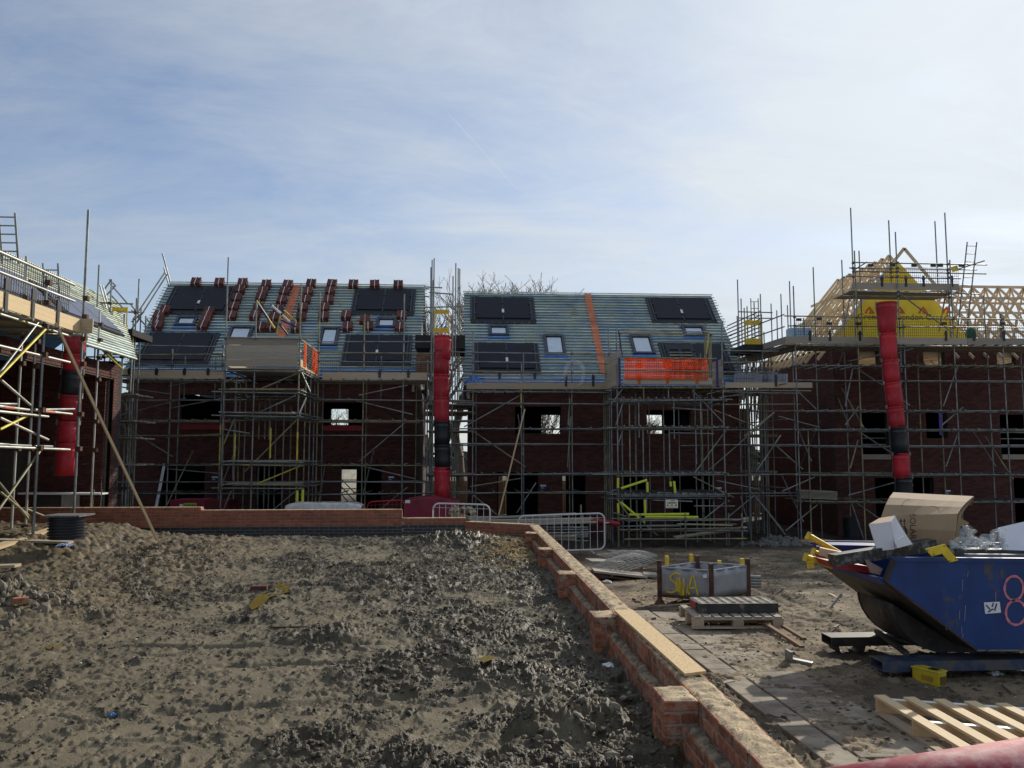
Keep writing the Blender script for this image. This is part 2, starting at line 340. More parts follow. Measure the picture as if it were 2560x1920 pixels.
def terrain(x, y):
    """height, wetness, region(0 mud,1 yard)"""
    z = zbase(x, y); d = np.hypot(x, y)
    yard = np.maximum(sst(1.5, 1.75, x), sst(WALLY, WALLY + 0.2, y))
    wx = x + 0.18 * pn(x * 2.3, y * 2.3, 40) + 0.05 * pn(x * 9, y * 9, 42); wy = y + 0.18 * pn(x * 2.3, y * 2.3, 41) + 0.05 * pn(x * 9, y * 9, 43)
    rough = 0.50 + 0.85 * fbm(x, y, 0.55, 3, 3) + 0.45 * fbm(x, y, 1.9, 2, 8)
    rough = rough + 0.50 * sst(-1.7, 0.0, x + 0.05 * (y - 5)) - 0.50 * sst(0.3, -2.0, x) * sst(13, 6, y) + 0.10 * sst(9, 13, y)
    rough = np.clip(sst(0.34, 0.80, rough), 0.0, 1.0)
    fl = 1 - yard
    vx = wx + 0.02 * pn(x * 26, y * 26, 44); vy = wy + 0.02 * pn(x * 26, y * 26, 45)
    c1 = sst(0.00, 0.16, pn(vx * 2.6, vy * 3.0, 5)) * 0.022
    c2 = sst(0.06, 0.17, pn(vx * 5.0, vy * 8.5, 6)) * 0.026
    c3 = sst(0.06, 0.16, pn(vx * 10, vy * 16, 7)) * 0.013
    c4 = sst(0.04, 0.18, pn(vx * 24, vy * 31, 9)) * 0.007
    c5 = pn(x * 48, y * 48, 10) * 0.004
    pit = sst(0.10, 0.24, pn(vx * 4.2 + 9, vy * 5.0, 16)) * 0.018
    c0 = sst(-.05, 0.30, pn(vx * 1.5, vy * 1.8, 17)) * 0.028
    h = rough * (c0 + c1 + c2 + c3 + c4 - pit + c5 * 1.6) + (1 - rough) * (c4 * 0.35 + c5 * 0.5) + 0.016 * fbm(x, y, 1.0, 2, 20)
    clod = np.clip(c1 / 0.022 * 0.30 + c2 / 0.026 * 0.45 + c3 / 0.013 * 0.40 + c4 / .007 * .2 + pit / .018 * .3, 0, 1)
    # scattered single clods and prints on the smoother clay
    h = h + (1 - rough) * (sst(0.30, 0.5, pn(wx * 8, wy * 8, 22)) * 0.020 - sst(0.34, 0.5, pn(x * 4.5, y * 4.5, 23)) * 0.018 + sst(0.33, 0.5, pn(wx * 19, wy * 19, 24)) * 0.015)
    # tracks
    for (cx, cy, ang, wd) in ((-1.1, 6.4, 0.10, .05), (-2.2, 8.3, -0.05, .04), (-0.9, 7.6, 0.02, .035), (0.2, 5.2, 1.35, 0.05)):
        t = (x - cx) * -math.sin(ang) + (y - cy) * math.cos(ang); l = (x - cx) * math.cos(ang) + (y - cy) * math.sin(ang)
        t = t + 0.05 * pn(l * 1.5, l * 0 + cx, 31)
        h = h - 0.03 * np.exp(-(t / wd) ** 2) * sst(1.6, 1.0, np.abs(l)) + 0.015 * np.exp(-((t - 2 * wd) / wd) ** 2) * sst(1.6, 1.0, np.abs(l))
    # heaps of clods
    for (cx, cy, rr, hh) in ((0.80, 4.62, .24, .10), (-0.32, 4.95, .22, .08), (0.05, 4.85, .2, .06), (-0.20, 4.1, .3, .06), (0.55, 5.9, .35, .06), (0.45, 6.9, .4, .06), (0.1, 16.9, .7, .13), (-0.6, 16.7, .6, .09), (1.0, 5.7, .2, .08), (-1.35, 8.6, .5, .08)):
        q = ((x - cx) ** 2 + (y - cy) ** 2) / rr ** 2
        e = np.exp(-q); h = h + e * (hh * .8 + hh * 0.5 * sst(-.2, .3, pn(vx * 5, vy * 5, 33)) + hh * .35 * sst(0, .2, pn(vx * 11, vy * 11, 34)) + .3 * hh * sst(0, .2, pn(vx * 22, vy * 22, 35))); rough = np.maximum(rough, e); clod = np.maximum(clod, e * .8)
    h = h * fl
    # straw patch by wall is smoother; yard relief
    yr = 0.018 * fbm(x, y, 1.1, 3, 50) + 0.016 * sst(0.08, 0.2, pn(wx * 5, wy * 6, 51)) * sst(-.1, .3, pn(x * .7, y * .7, 57)) + 0.009 * sst(0.1, 0.25, pn(wx * 14, wy * 14, 52)) + 0.004 * pn(wx * 35, wy * 35, 53)
    for (cx_, am, ph) in ((4.6, .5, .3), (6.3, .5, .3), (8.4, .9, 1.2), (10.1, .9, 1.2)):
        tt = x - (cx_ + am * np.sin((y - 9) * .22 + ph) + .05 * (y - 9)); yr = yr - 0.035 * np.exp(-(tt / .13) ** 2) * sst(7.5, 9.5, y) * sst(21, 18, y) * (1 + .5 * np.sin(y * 22 + tt * 9)) + .02 * np.exp(-((np.abs(tt) - .25) / .07) ** 2) * sst(7.5, 9.5, y) * sst(21, 18, y)
    near_w = sst(2.5, 2.2, x) * sst(1.6, 1.8, x) * sst(14, 11, y)
    yr = yr * (1.3 + 1.3 * near_w) + 0.03 * near_w * sst(0.0, 0.4, pn(wx * 5, wy * 5, 54))
    dig = sst(24, 27, y); yr = yr + dig * (0.05 * sst(0, .4, pn(wx * 2.5, wy * 2.5, 55)) + 0.03 * pn(wx * 7, wy * 7, 56))
    slab = sst(2.36, 2.42, x) * sst(3.95, 3.85, x) * sst(11.3, 11.1, y)
    cover = sst(-.05, .25, pn(x * 1.3, y * 1.1, 58) + .5 * pn(wx * 5, wy * 5, 59) + .85 * sst(2.6, 2.9, x) + .25 * sst(8.5, 10, y)); yr = yr - slab * (0.040 - 0.062 * cover)
    h = h + yr * yard
    mound = sst(-3.0, -5.0, x) * sst(8, 10, y) * (1 - yard)
    h = h + mound * (0.03 * fbm(wx, wy, 3.0, 4, 60, 0.6) + 0.018 * sst(0, .15, pn(vx * 7, vy * 7, 61)) + .018 * sst(0, .15, pn(vx * 16, vy * 16, 62)) + .01 * pn(vx * 35, vy * 35, 63))
    single = sst(0.30, 0.5, pn(wx * 8, wy * 8, 22)) + sst(0.33, 0.5, pn(wx * 19, wy * 19, 24)); wet = np.clip(rough * (0.42 + 0.55 * clod) + (1 - rough) * (.06 + .40 * single) + 0.26 * fbm(x, y, 0.9, 3, 70) + 0.12 * pn(wx * 6, wy * 6, 71), 0, 1)
    return z + h, wet, yard, mound, near_w, dig
def gz(x, y): return float(terrain(np.array([x]), np.array([y]))[0][0])

def ground_mat():
    m = bpy.data.materials.new('churned_clay'); m.use_nodes = True; N = m.node_tree.nodes; L = m.node_tree.links; b = N['Principled BSDF']
    g = N.new('ShaderNodeNewGeometry')
    def noise(s, d=5, r=0.6):
        n = N.new('ShaderNodeTexNoise'); n.inputs['Scale'].default_value = s; n.inputs['Detail'].default_value = d; n.inputs['Roughness'].default_value = r
        L.new(g.outputs['Position'], n.inputs['Vector']); return n.outputs['Fac']
    def attr(a): n = N.new('ShaderNodeAttribute'); n.attribute_name = a; return n.outputs['Fac']
    def mix(f, a, c):
        n = N.new('ShaderNodeMixRGB')
        for i, v in ((0, f), (1, a), (2, c)):
            if isinstance(v, tuple): n.inputs[i].default_value = (*v, 1)
            elif isinstance(v, (int, float)): n.inputs[i].default_value = v if i == 0 else (v, v, v, 1)
            else: L.new(v, n.inputs[i])
        return n.outputs[0]
    def rng(v, a, c): n = N.new('ShaderNodeMapRange'); n.inputs[1].default_value = a; n.inputs[2].default_value = c; L.new(v, n.inputs[0]); return n.outputs[0]
    def mul(a, c):
        n = N.new('ShaderNodeMath'); n.operation = 'MULTIPLY'; L.new(a, n.inputs[0])
        if isinstance(c, float): n.inputs[1].default_value = c
        else: L.new(c, n.inputs[1])
        return n.outputs[0]
    dry = mix(rng(noise(1.3), .3, .7), (0.128, 0.107, 0.071), (0.205, 0.170, 0.112))
    wetc = mix(rng(noise(9), .35, .65), (0.036, 0.029, 0.018), (0.072, 0.057, 0.035))
    c = mix(attr('wet'), dry, wetc)
    c = mix(mul(attr('mound'), 0.8), c, mix(rng(noise(4), .4, .6), (0.11, 0.092, 0.066), (0.20, 0.15, 0.085)))
    yd = mix(rng(noise(0.8), .42, .58), (0.12, 0.094, 0.064), (0.29, 0.225, 0.148))
    yd = mix(rng(noise(5, 6, .7), .52, .62), yd, (0.075, 0.058, 0.04))
    yd = mix(attr('near_w'), yd, mix(rng(noise(7, 6, .7), .42, .6), (0.20, 0.16, 0.10), (0.07, 0.06, 0.045)))
    yd = mix(attr('dig'), yd, mix(rng(noise(3, 6, .7), .4, .6), (0.045, 0.035, 0.028), (0.08, 0.062, 0.048)))
    c = mix(attr('yard'), c, yd)
    # gravel specks
    vo = N.new('ShaderNodeTexVoronoi'); vo.inputs['Scale'].default_value = 38; L.new(g.outputs['Position'], vo.inputs['Vector'])
    sp = N.new('ShaderNodeMath'); sp.operation = 'LESS_THAN'; sp.inputs[1].default_value = 0.16; L.new(vo.outputs['Distance'], sp.inputs[0])
    sx = N.new('ShaderNodeSeparateColor'); L.new(vo.outputs['Color'], sx.inputs[0])
    gt = N.new('ShaderNodeMath'); gt.operation = 'GREATER_THAN'; gt.inputs[1].default_value = 0.90; L.new(sx.outputs[0], gt.inputs[0])
    c = mix(mul(sp.outputs[0], gt.outputs[0]), c, (0.42, 0.38, 0.30))
    L.new(c, b.inputs['Base Color'])
    ro = N.new('ShaderNodeMapRange'); ro.inputs[3].default_value = 0.82; ro.inputs[4].default_value = 0.42; L.new(attr('wet'), ro.inputs[0])
    r2 = mix(attr('yard'), ro.outputs[0], 0.9)
    L.new(r2, b.inputs['Roughness']); b.inputs['Specular IOR Level'].default_value = 0.25
    bp = N.new('ShaderNodeBump'); bp.inputs['Strength'].default_value = 0.8; bp.inputs['Distance'].default_value = 0.014
    L.new(noise(70, 4, .7), bp.inputs['Height']); L.new(bp.outputs[0], b.inputs['Normal'])
    M_['ground'] = m; return m
gmat = ground_mat()
def fan(name, a0, a1, na, rs, zoff=0.0, fine=True):
    A = np.linspace(a0, a1, na); RR = np.array(rs); AA, DD = np.meshgrid(A, RR)
    X = DD * np.sin(AA); Yv = DD * np.cos(AA)
    if fine: z, wet, yard, mound, nw, dig = terrain(X, Yv)
    else:
        z = zbase(X, Yv) + zoff; _, wet, yard, mound, nw, dig = terrain(X, Yv)
    V = np.stack([X, Yv, z], -1).reshape(-1, 3); nr = len(RR)
    idx = np.arange(nr * na).reshape(nr, na)
    F = np.stack([idx[:-1, :-1], idx[:-1, 1:], idx[1:, 1:], idx[1:, :-1]], -1).reshape(-1, 4)[:, ::-1]
    me = bpy.data.meshes.new(name)
    me.vertices.add(len(V)); me.vertices.foreach_set('co', V.astype(np.float32).ravel())
    me.loops.add(F.size); me.loops.foreach_set('vertex_index', F.astype(np.int32).ravel())
    me.polygons.add(len(F)); me.polygons.foreach_set('loop_start', np.arange(0, F.size, 4, dtype=np.int32))
    me.update(calc_edges=True)
    me.polygons.foreach_set('use_smooth', np.ones(len(F), bool))
    for n, a in (('wet', wet), ('yard', yard), ('mound', mound), ('near_w', nw), ('dig', dig)):
        at = me.attributes.new(n, 'FLOAT', 'POINT'); at.data.foreach_set('value', a.astype(np.float32).ravel())
    me.materials.append(gmat); o = bpy.data.objects.new(name, me); link(o); tag(o, kind='structure'); return o
rs = [3.0]
while rs[-1] < 24: rs.append(rs[-1] * 1.0031)
while rs[-1] < 46: rs.append(rs[-1] * 1.012)
fan('ground', R(-40), R(45), 820, rs)
rs2 = [0.0, 1.0, 2.0, 3.0, 4, 5, 6, 8, 10, 12, 14, 16, 18, 18.2, 18.5, 19, 20, 22, 24, 26, 28, 30, 34, 40, 60, 100, 200, 500, 1500, 4000]
fan('surrounding_ground', R(-180), R(180), 361, rs2, -0.16, False)

# ------------------------------------------------------------------ bricks
def brick_mesh(m, seed):
    b = MB(); L_, Wd, H = 0.215, 0.1025, 0.065; e = 0.006; rr = random.Random(seed)
    hx, hy, hz = .5, .5, .5; ex, ey, ez = e / L_, e / Wd, e / H
    ring = lambda z, ix, iy: [Vector((sx * (hx - ix) , sy * (hy - iy), z)) for sx, sy in ((-1, -1), (1, -1), (1, 1), (-1, 1))]
    rows = [ring(-hz, ex, ey), ring(-hz + ez, 0, 0), ring(hz - ez, 0, 0), ring(hz, ex, ey)]
    vs = [p + Vector((rr.uniform(-.3, .3) * ex, rr.uniform(-.3, .3) * ey, rr.uniform(-.3, .3) * ez)) for r_ in rows for p in r_]
    fs = [(3, 2, 1, 0), (12, 13, 14, 15)]
    for j in range(3):
        for i in range(4): fs.append((j * 4 + i, j * 4 + (i + 1) % 4, (j + 1) * 4 + (i + 1) % 4, (j + 1) * 4 + i))
    b.add(vs, fs); return b.mesh('brick', m)
_bm = {}
def emit_bricks(parent, bricks, m, maxparts=300, name='brick', rest='brickwork', boxy=False):
    """bricks: (center, (lx,ly,lz), rotz). nearest ones become parts, the others one joined part"""
    key = m.name
    if key not in _bm: _bm[key] = [brick_mesh(m, i) for i in range(4)]
    bricks = sorted(bricks, key=lambda q: (Vector(q[0]) - Vector((0, 0, CAMZ))).length)
    for c, s, rz in bricks[:maxparts]:
        o = bpy.data.objects.new(name, random.choice(_bm[key]))
        link(o, parent, Matrix.Translation(Vector(c)) @ Matrix.Rotation(rz + random.uniform(-.006, .006), 4, 'Z') @ Matrix.Diagonal((s[0], s[1], s[2], 1)))
    b = MB()
    for c, s, rz in bricks[maxparts:]:
        b.cur = random.random(); b.box(c, s, Matrix.Rotation(rz, 3, 'Z') if rz else None)
    if b.v:
        o = b.build(rest, m, parent); o['kind'] = 'stuff'
def run_bricks(x0, x1, z0, z1, L=0.225, H=0.075, openings=(), first=0):
    """stretcher bond cells in a u-z plane, clipped to openings; returns (u0,u1,z0,z1)"""
    out = []; n = int(round((z1 - z0) / H))
    for k in range(n):
        za = z1 - (k + 1) * H + 0.010; zb = z1 - k * H; zc = (za + zb) / 2
        iv = [(x0, x1)]
        for (a, b_, c, d) in openings:
            if c - 0.01 < zc < d + 0.01:
                nv = []
                for (p, q) in iv:
                    if b_ <= p or a >= q: nv.append((p, q)); continue
                    if a > p: nv.append((p, a))
                    if b_ < q: nv.append((b_, q))
                iv = nv
        off = (L / 2 if (k + first) % 2 else 0)
        i0 = int(math.floor((x0 - off) / L)) ; i1 = int(math.ceil((x1 - off) / L)) + 1
        for (p, q) in iv:
            j0 = int(math.floor((p - off) / L)); j1 = int(math.ceil((q - off) / L)) + 1
            for j in range(j0, j1):
                a = max(p, off + j * L); b_ = min(q, off + j * L + L - 0.010)
                if b_ - a > 0.035: out.append((a, b_, za, zb))
    return out
# ------------------------------------------------------------------ low garden walls in the foreground
ZT = 0.353; CH = 0.075
gw = thing('garden_wall', 'low orange brick wall with piers running away from the camera on the right of the mud', 'brick wall', (1.55, 3, -0.2))
B = []
Y0, Y1 = 2.6, 18.1
for (a, b_, za, zb) in run_bricks(Y0, Y1, ZT - 6 * CH, ZT): 
    B.append(((1.551 + 0.0, (a + b_) / 2, (za + zb) / 2), (b_ - a, 0.1025, zb - za), R(90)))
    B.append(((1.664 + 0.0, (a + b_) / 2, (za + zb) / 2), (b_ - a, 0.1025, zb - za), R(90)))
PIERS = [2.55, 5.15, 7.80, 10.62, 13.40, 16.15]
op = [(p - 0.005, p + 0.335, -9, 9) for p in PIERS]
for (a, b_, za, zb) in run_bricks(Y0, Y1, ZT - 6 * CH, ZT - 2 * CH, openings=op, first=1):
    B.append(((1.440, (a + b_) / 2, (za + zb) / 2), (b_ - a, 0.1025, zb - za), R(90)))
for p in PIERS:
    for k in range(7):
        zc = ZT - k * CH - 0.0325; off = random.uniform(-.002, .002)
        if k % 2 == 0:
            for yy in (p + .051, p + .164, p + .277): B.append(((1.3875 + off, yy, zc), (0.215, 0.1025, 0.065), 0))
        else:
            for yy, ll in ((p + .1075, .215), (p + .277, .1025)):
                for xx in (1.331, 1.444): B.append(((xx + off, yy, zc), (ll, 0.1025, 0.065), R(90)))
emit_bricks(gw, B, brickor)
# mortar core, recessed 5 mm behind the brick faces
b = MB(); b.box((1.6075, (Y0 + Y1) / 2, ZT - 0.30), (0.205, Y1 - Y0 - .01, 0.59)); b.box((1.445, (Y0 + Y1) / 2, ZT - 0.155 - 0.22), (0.103, Y1 - Y0 - .012, 0.44))
for p in PIERS: b.box((1.392, p + .164, ZT - 0.30), (0.214, .318, 0.59))
b.build('mortar_joint', mortar, gw)
slurry = mat('dried_mortar_smear', (0.54, 0.41, 0.25), 0.9, 0, 0.3, 11, 0.6, col2=(0.24, 0.18, 0.11), thr=(.40, .57), bscale=60, spots=(22, 0.57, 0.05, (0.09, 0.072, 0.05)))
slurryd = mat('dirt_on_ledge', (0.26, 0.20, 0.13), 0.95, 0, 0.3, 16, 0.6, col2=(0.10, 0.08, 0.055), thr=(.40, .55), bscale=60)
def smear(name, x0, x1, y0, y1, z, m, parent, amp=0.010, seed=0, inset=0.006, step=0.022):
    nx = max(3, int((x1 - x0) / step)); ny = max(3, int((y1 - y0) / step)); 
    xs = np.linspace(x0 + inset, x1 - inset, nx + 1); ys = np.linspace(y0 + inset, y1 - inset, ny + 1)
    XX, YY = np.meshgrid(xs, ys)
    h = z + 0.001 + amp * (0.25 + 0.9 * sst(0.0, 0.4, pn(XX * 9, YY * 9, seed)) + 0.8 * sst(0.1, 0.4, pn(XX * 24, YY * 24, seed + 1)))
    ex = 0.010 * pn(YY * 12, XX * 3, seed + 3)
    e = np.minimum(np.minimum(XX - xs[0], xs[-1] - XX), np.minimum(YY - ys[0], ys[-1] - YY))
    h = np.where(e < 1e-6, z - 0.004, h); XX = XX + np.where((XX == xs[0]) | (XX == xs[-1]), ex, 0)
    b = MB(); b.grid([[Vector((XX[j, i], YY[j, i], h[j, i])) for i in range(nx + 1)] for j in range(ny + 1)])
    return b.build(name, m, parent, smooth=True)
smear('mortar_smear', 1.50, 1.715, Y0, Y1, ZT, slurry, gw, 0.012, 3)
for i, p in enumerate(PIERS): smear('mortar_smear', 1.283, 1.506, p, p + .328, ZT, slurry, gw, 0.008, 10 + i)
for i in range(len(PIERS)):
    a = PIERS[i] + .34; b1 = PIERS[i + 1] - .01 if i + 1 < len(PIERS) else Y1
    smear('dirt_smear', 1.392, 1.497, a, b1, ZT - 2 * CH, slurryd, gw, 0.018, 30 + i)

# far wall: chamfer corner then runs left, stepping up
fwll = thing('garden_wall', 'low reddish brick wall closing the far side of the mud, stepping up to the left', 'brick wall', (-5, 18.4, 0))
p_c = Vector((1.50, 18.1, 0)); xa = PY(1165, 1300, 19.1).x
segs = []  # (p0, p1, ztop)
zt1 = PY(1080, 1296, 19.1).z; zt2 = PY(700, 1277, 18.95).z; zt3 = PY(300, 1272, 18.8).z
x1005 = PY(1005, 1285, 19.05).x; x498 = PY(497, 1275, 18.9).x
segs = [((1.60, 18.1), (xa, 19.1), ZT), ((xa, 19.1), (x1005, 19.1), zt1), ((x1005, 19.1), (x498, 19.1), zt2), ((x498, 19.1), (-13.0, 19.1), zt3)]
B = []; b = MB(); bs = MB()
for (p0, p1, zt) in segs:
    p0 = Vector((*p0, 0)); p1 = Vector((*p1, 0)); d = p1 - p0; Ls = d.length; d.normalize(); nrm_ = Vector((d.y, -d.x, 0)); nrm_ = nrm_ if nrm_.y < 0 else -nrm_
    ang = math.atan2(d.y, d.x); nc = int((zt + 0.12) / CH)
    for (a, b_, za, zb) in run_bricks(0.0, Ls, zt - nc * CH, zt):
        c = p0 + d * ((a + b_) / 2)
        blue = (zb < 0.30 and p1.x < 0 and zt > ZT + .05)
        B.append((blue, ((c.x, c.y, (za + zb) / 2), (b_ - a, 0.1025, zb - za), ang)))
    mid = p0 + d * Ls / 2 - nrm_ * 0.058
    b.box((mid.x, mid.y, (zt - 0.9) / 2 - .01), (Ls, 0.205, zt + 0.9), Matrix.Rotation(ang, 3, 'Z'))
    bs.box((mid.x, mid.y, zt + 0.006), (Ls - .02, 0.205, 0.016), Matrix.Rotation(ang, 3, 'Z'))
emit_bricks(fwll, [q for f_, q in B if not f_], mat('red_wall_brick', (0.34, 0.115, 0.064), 0.88, 0, 0.3, 9, 0.3, rnd=0.22, spots=(3, .64, .06, (.3, .2, .15))), 260)
emit_bricks(fwll, [q for f_, q in B if f_], bluebrick, 40, 'blue_brick', 'blue_brickwork')
b.build('mortar_joint', mortar, fwll); bs.build('mortar_bed', slurry, fwll)
# OSB strip lying on the wall
o = MB()
p = [PZ(1535, 1528, ZT + .03), PZ(1581, 1527, ZT + .03), PZ(1766, 1682, ZT + .03), PZ(1712, 1689, ZT + .03)]
o.prism([(q.x, q.y, ZT + 0.022) for q in p], (0, 0, 0.022)); o = o.build('osb_strip', osb, None, bevel=0.002)
tag(o, 'pale chipboard strip lying lengthwise on top of the brick wall', 'board')
# ------------------------------------------------------------------ houses
HG = -1.25
def wall_boxes(b, x0, x1, z0, z1, Y, th, ops, axis='x'):
    xs = sorted({x0, x1, *[v for o in ops for v in o[:2] if x0 < v < x1]}); zs = sorted({z0, z1, *[v for o in ops for v in o[2:] if z0 < v < z1]})
    for i in range(len(xs) - 1):
        for j in range(len(zs) - 1):
            cx = (xs[i] + xs[i + 1]) / 2; cz = (zs[j] + zs[j + 1]) / 2
            if any(o[0] < cx < o[1] and o[2] < cz < o[3] for o in ops): continue
            if axis == 'x': b.box((cx, Y + th / 2, cz), (xs[i + 1] - xs[i], th, zs[j + 1] - zs[j]))
            else: b.box((Y + th / 2, cx, cz), (th, xs[i + 1] - xs[i], zs[j + 1] - zs[j]))
def op_px(lst, Y, zmin=None):
    out = []
    for (a, b_, t, bt) in lst:
        p = PY(a, t, Y); q = PY(b_, (bt if bt else 1300), Y)
        out.append((p.x, q.x, (HG + .1) if bt is None else q.z, p.z))
    return out
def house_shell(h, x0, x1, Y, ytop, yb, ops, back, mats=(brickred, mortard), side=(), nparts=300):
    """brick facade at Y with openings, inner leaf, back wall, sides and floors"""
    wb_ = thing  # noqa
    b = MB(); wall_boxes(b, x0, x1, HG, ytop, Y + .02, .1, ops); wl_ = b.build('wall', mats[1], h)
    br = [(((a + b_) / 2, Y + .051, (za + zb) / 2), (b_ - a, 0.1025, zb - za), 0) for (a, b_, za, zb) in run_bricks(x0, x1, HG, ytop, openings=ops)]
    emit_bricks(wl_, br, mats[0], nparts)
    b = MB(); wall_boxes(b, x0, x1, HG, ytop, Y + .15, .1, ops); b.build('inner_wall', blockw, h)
    # soldier courses over openings, slightly proud
    b = MB()
    for o in ops:
        n = int((o[1] - o[0] + .2) / .075)
        for i in range(n): b.cur = random.random(); b.box((o[0] - .1 + .0375 + i * .075, Y + .03, o[3] + .1075), (.065, .085, .215))
    if b.v: s_ = b.build('soldier_course', mats[0], wl_); s_['kind'] = 'stuff'
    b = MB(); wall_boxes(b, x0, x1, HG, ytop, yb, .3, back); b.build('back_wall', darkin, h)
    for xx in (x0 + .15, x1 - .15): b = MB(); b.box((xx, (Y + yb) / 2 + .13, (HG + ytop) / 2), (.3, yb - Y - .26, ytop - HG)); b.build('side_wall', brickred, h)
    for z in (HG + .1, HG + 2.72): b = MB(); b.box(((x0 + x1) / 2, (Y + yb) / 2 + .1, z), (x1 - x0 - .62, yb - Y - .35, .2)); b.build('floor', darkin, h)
    return wl_
SL = Vector((0, 1, 1)).normalized(); NR = Vector((0, -1, 1)).normalized()
class Roof:
    def __init__(s, h, x0, x1, Yr, zr, Ye, nb=31, x0b=None, x1b=None):
        s.Yr, s.zr, s.h = Yr, zr, h; s.L = (Yr - Ye) * math.sqrt(2)
        b = MB(); ye, ze = Ye, zr - (Yr - Ye)
        b.add([(x0, ye, ze), (x1, ye, ze), (x1, Yr, zr), (x0, Yr, zr), (x1, Yr + 5.0, zr - 5.0), (x0, Yr + 5.0, zr - 5.0)], [(0, 1, 2, 3), (3, 2, 4, 5)])
        s.roof = b.build('roof', membrane, h, solid=0.03)
        # gable ends (timber spandrel)
        b = MB()
        for x in (x0 + .2, x1 - .2): b.prism([(x - .05, ye + .2, ze - .02), (x - .05, Yr, zr - .12), (x - .05, Yr + 4.2, zr - 4.3), (x - .05, ye + .2, ze - .5)], (.1, 0, 0))
        b.build('gable', oldboard, h)
        for i in range(nb):
            t = (i + 0.15) / nb; p = Vector((0, Yr, zr)) - SL * (s.L * (1 - t)) + NR * .038
            xx0 = x0 - .06 - random.uniform(0, .10); xx1 = x1 + .06 + random.uniform(0, .10)
            # battens come in butted lengths
            cuts = [xx0]; 
            while cuts[-1] < xx1 - 5: cuts.append(cuts[-1] + random.choice((3.6, 4.2, 4.8)))
            cuts.append(xx1)
            for a, c in zip(cuts[:-1], cuts[1:]):
                dz = random.uniform(-.008, .008)
                bar('batten', (a + .004, p.y + dz, p.z + dz), (c - .004, p.y + dz, p.z + dz), .066, .028, batten, s.roof)
        bar('ridge_batten', (x0 - .05, Yr, zr + .07), (x1 + .05, Yr, zr + .07), .05, .05, batten, s.roof)
    def P(s, px, py, off=0.0):
        r = ray(px, py); o = Vector((0, 0, CAMZ)); pl = Vector((0, s.Yr, s.zr)) + NR * off
        t = (pl - o).dot(NR) / r.dot(NR); return o + r * t
    def uv(s, px, py):
        p = s.P(px, py); return p.x, (p - Vector((0, s.Yr, s.zr))).dot(SL)     # x, distance along the slope (negative down)
    def at(s, x, u, off=0): return Vector((x, s.Yr, s.zr)) + SL * u + NR * off
    def rect(s, tl, br_, bl=None, tr=None):
        pts = [s.uv(*q) for q in (tl, br_, bl or tl, tr or br_)]
        x0 = (pts[0][0] + pts[2][0]) / 2; x1 = (pts[1][0] + pts[3][0]) / 2
        return x0, x1, pts[1][1], pts[0][1]
RB = Matrix(((1, 0, 0), (0, SL.y, NR.y), (0, SL.z, NR.z)))   # local x along ridge, y up the slope, z out
def slopebox(b, rf, x0, x1, u0, u1, o0, o1): return b.box(rf.at((x0 + x1) / 2, (u0 + u1) / 2, (o0 + o1) / 2), (x1 - x0, u1 - u0, o1 - o0), RB)
def solar(rf, tl, tr, br_, bl, open_left=False, tagged=True):
    x0, x1, u0, u1 = rf.rect(tl, br_, bl, tr)
    b = MB(); slopebox(b, rf, x0, x1, u0, u1, .052, .075)
    nf = 9
    for i in range(nf): a = x0 + (x1 - x0) * i / nf; slopebox(b, rf, a + .01, a + (x1 - x0) / nf - .01, u0 - .10 - random.uniform(0, .03), u0 + .02, .055, .073)
    for i in range(14): a = x0 + (x1 - x0) * i / 14; slopebox(b, rf, a, a + (x1 - x0) / 14 - .01, u1 - .02, u1 + random.uniform(.02, .07), .055, .08)
    arr = b.build('solar_tray', pvframe, rf.h, bevel=0.006)
    m = (x1 - x0) * .09; xm = (x0 + x1) / 2
    for i, (a, c) in enumerate(((x0 + m, xm - .02), (xm + .02, x1 - m))):
        if open_left and i == 0:
            bq = MB(); w4 = (c - a)
            for (p, q, r_, t_) in ((a, a + w4 * .12, u0 + .3, u1 - .15), (a + w4 * .44, a + w4 * .56, u0 + .3, u1 - .15), (a + w4 * .88, c, u0 + .3, u1 - .15), (a, c, u0 + .2, u0 + .6), (a, c, u1 - .45, u1 - .1)): slopebox(bq, rf, p, q, r_, t_, .076, .11)
            bq.build('empty_panel_tray', pvframe, arr)
            for k in range(4):
                bar('batten', rf.at(a + .1, u0 + .75 + k * .19, .09), rf.at(c - .1, u0 + .75 + k * .19, .09), .07, .02, batten, arr)
            continue
        bq = MB(); slopebox(bq, rf, a, c, u0 + .22, u1 - .12, .076, .118); bq.build('solar_panel', pvblack, arr, bevel=.004)
    bq = MB()
    for a in (x0 + .04, x0 + m * .7, xm, x1 - m * .7, x1 - .04): slopebox(bq, rf, a - .018, a + .018, u0 + .1, u1 - .05, .076, .105)
    bq.build('side_flashing', flash, arr)
    bq = MB()
    for a in (x0 + m, xm, x1 - m):
        for f_ in (.3, .72): slopebox(bq, rf, a - .045, a + .045, u0 + (u1 - u0) * f_ - .04, u0 + (u1 - u0) * f_ + .04, .118, .135)
    bq.build('panel_clamp', blackpl, arr)
    if tagged:
        bq = MB(); slopebox(bq, rf, xm - .05, xm + .05, u0 + .62, u0 + .88, .119, .124); bq.build('paper_label', white, arr)
    return arr
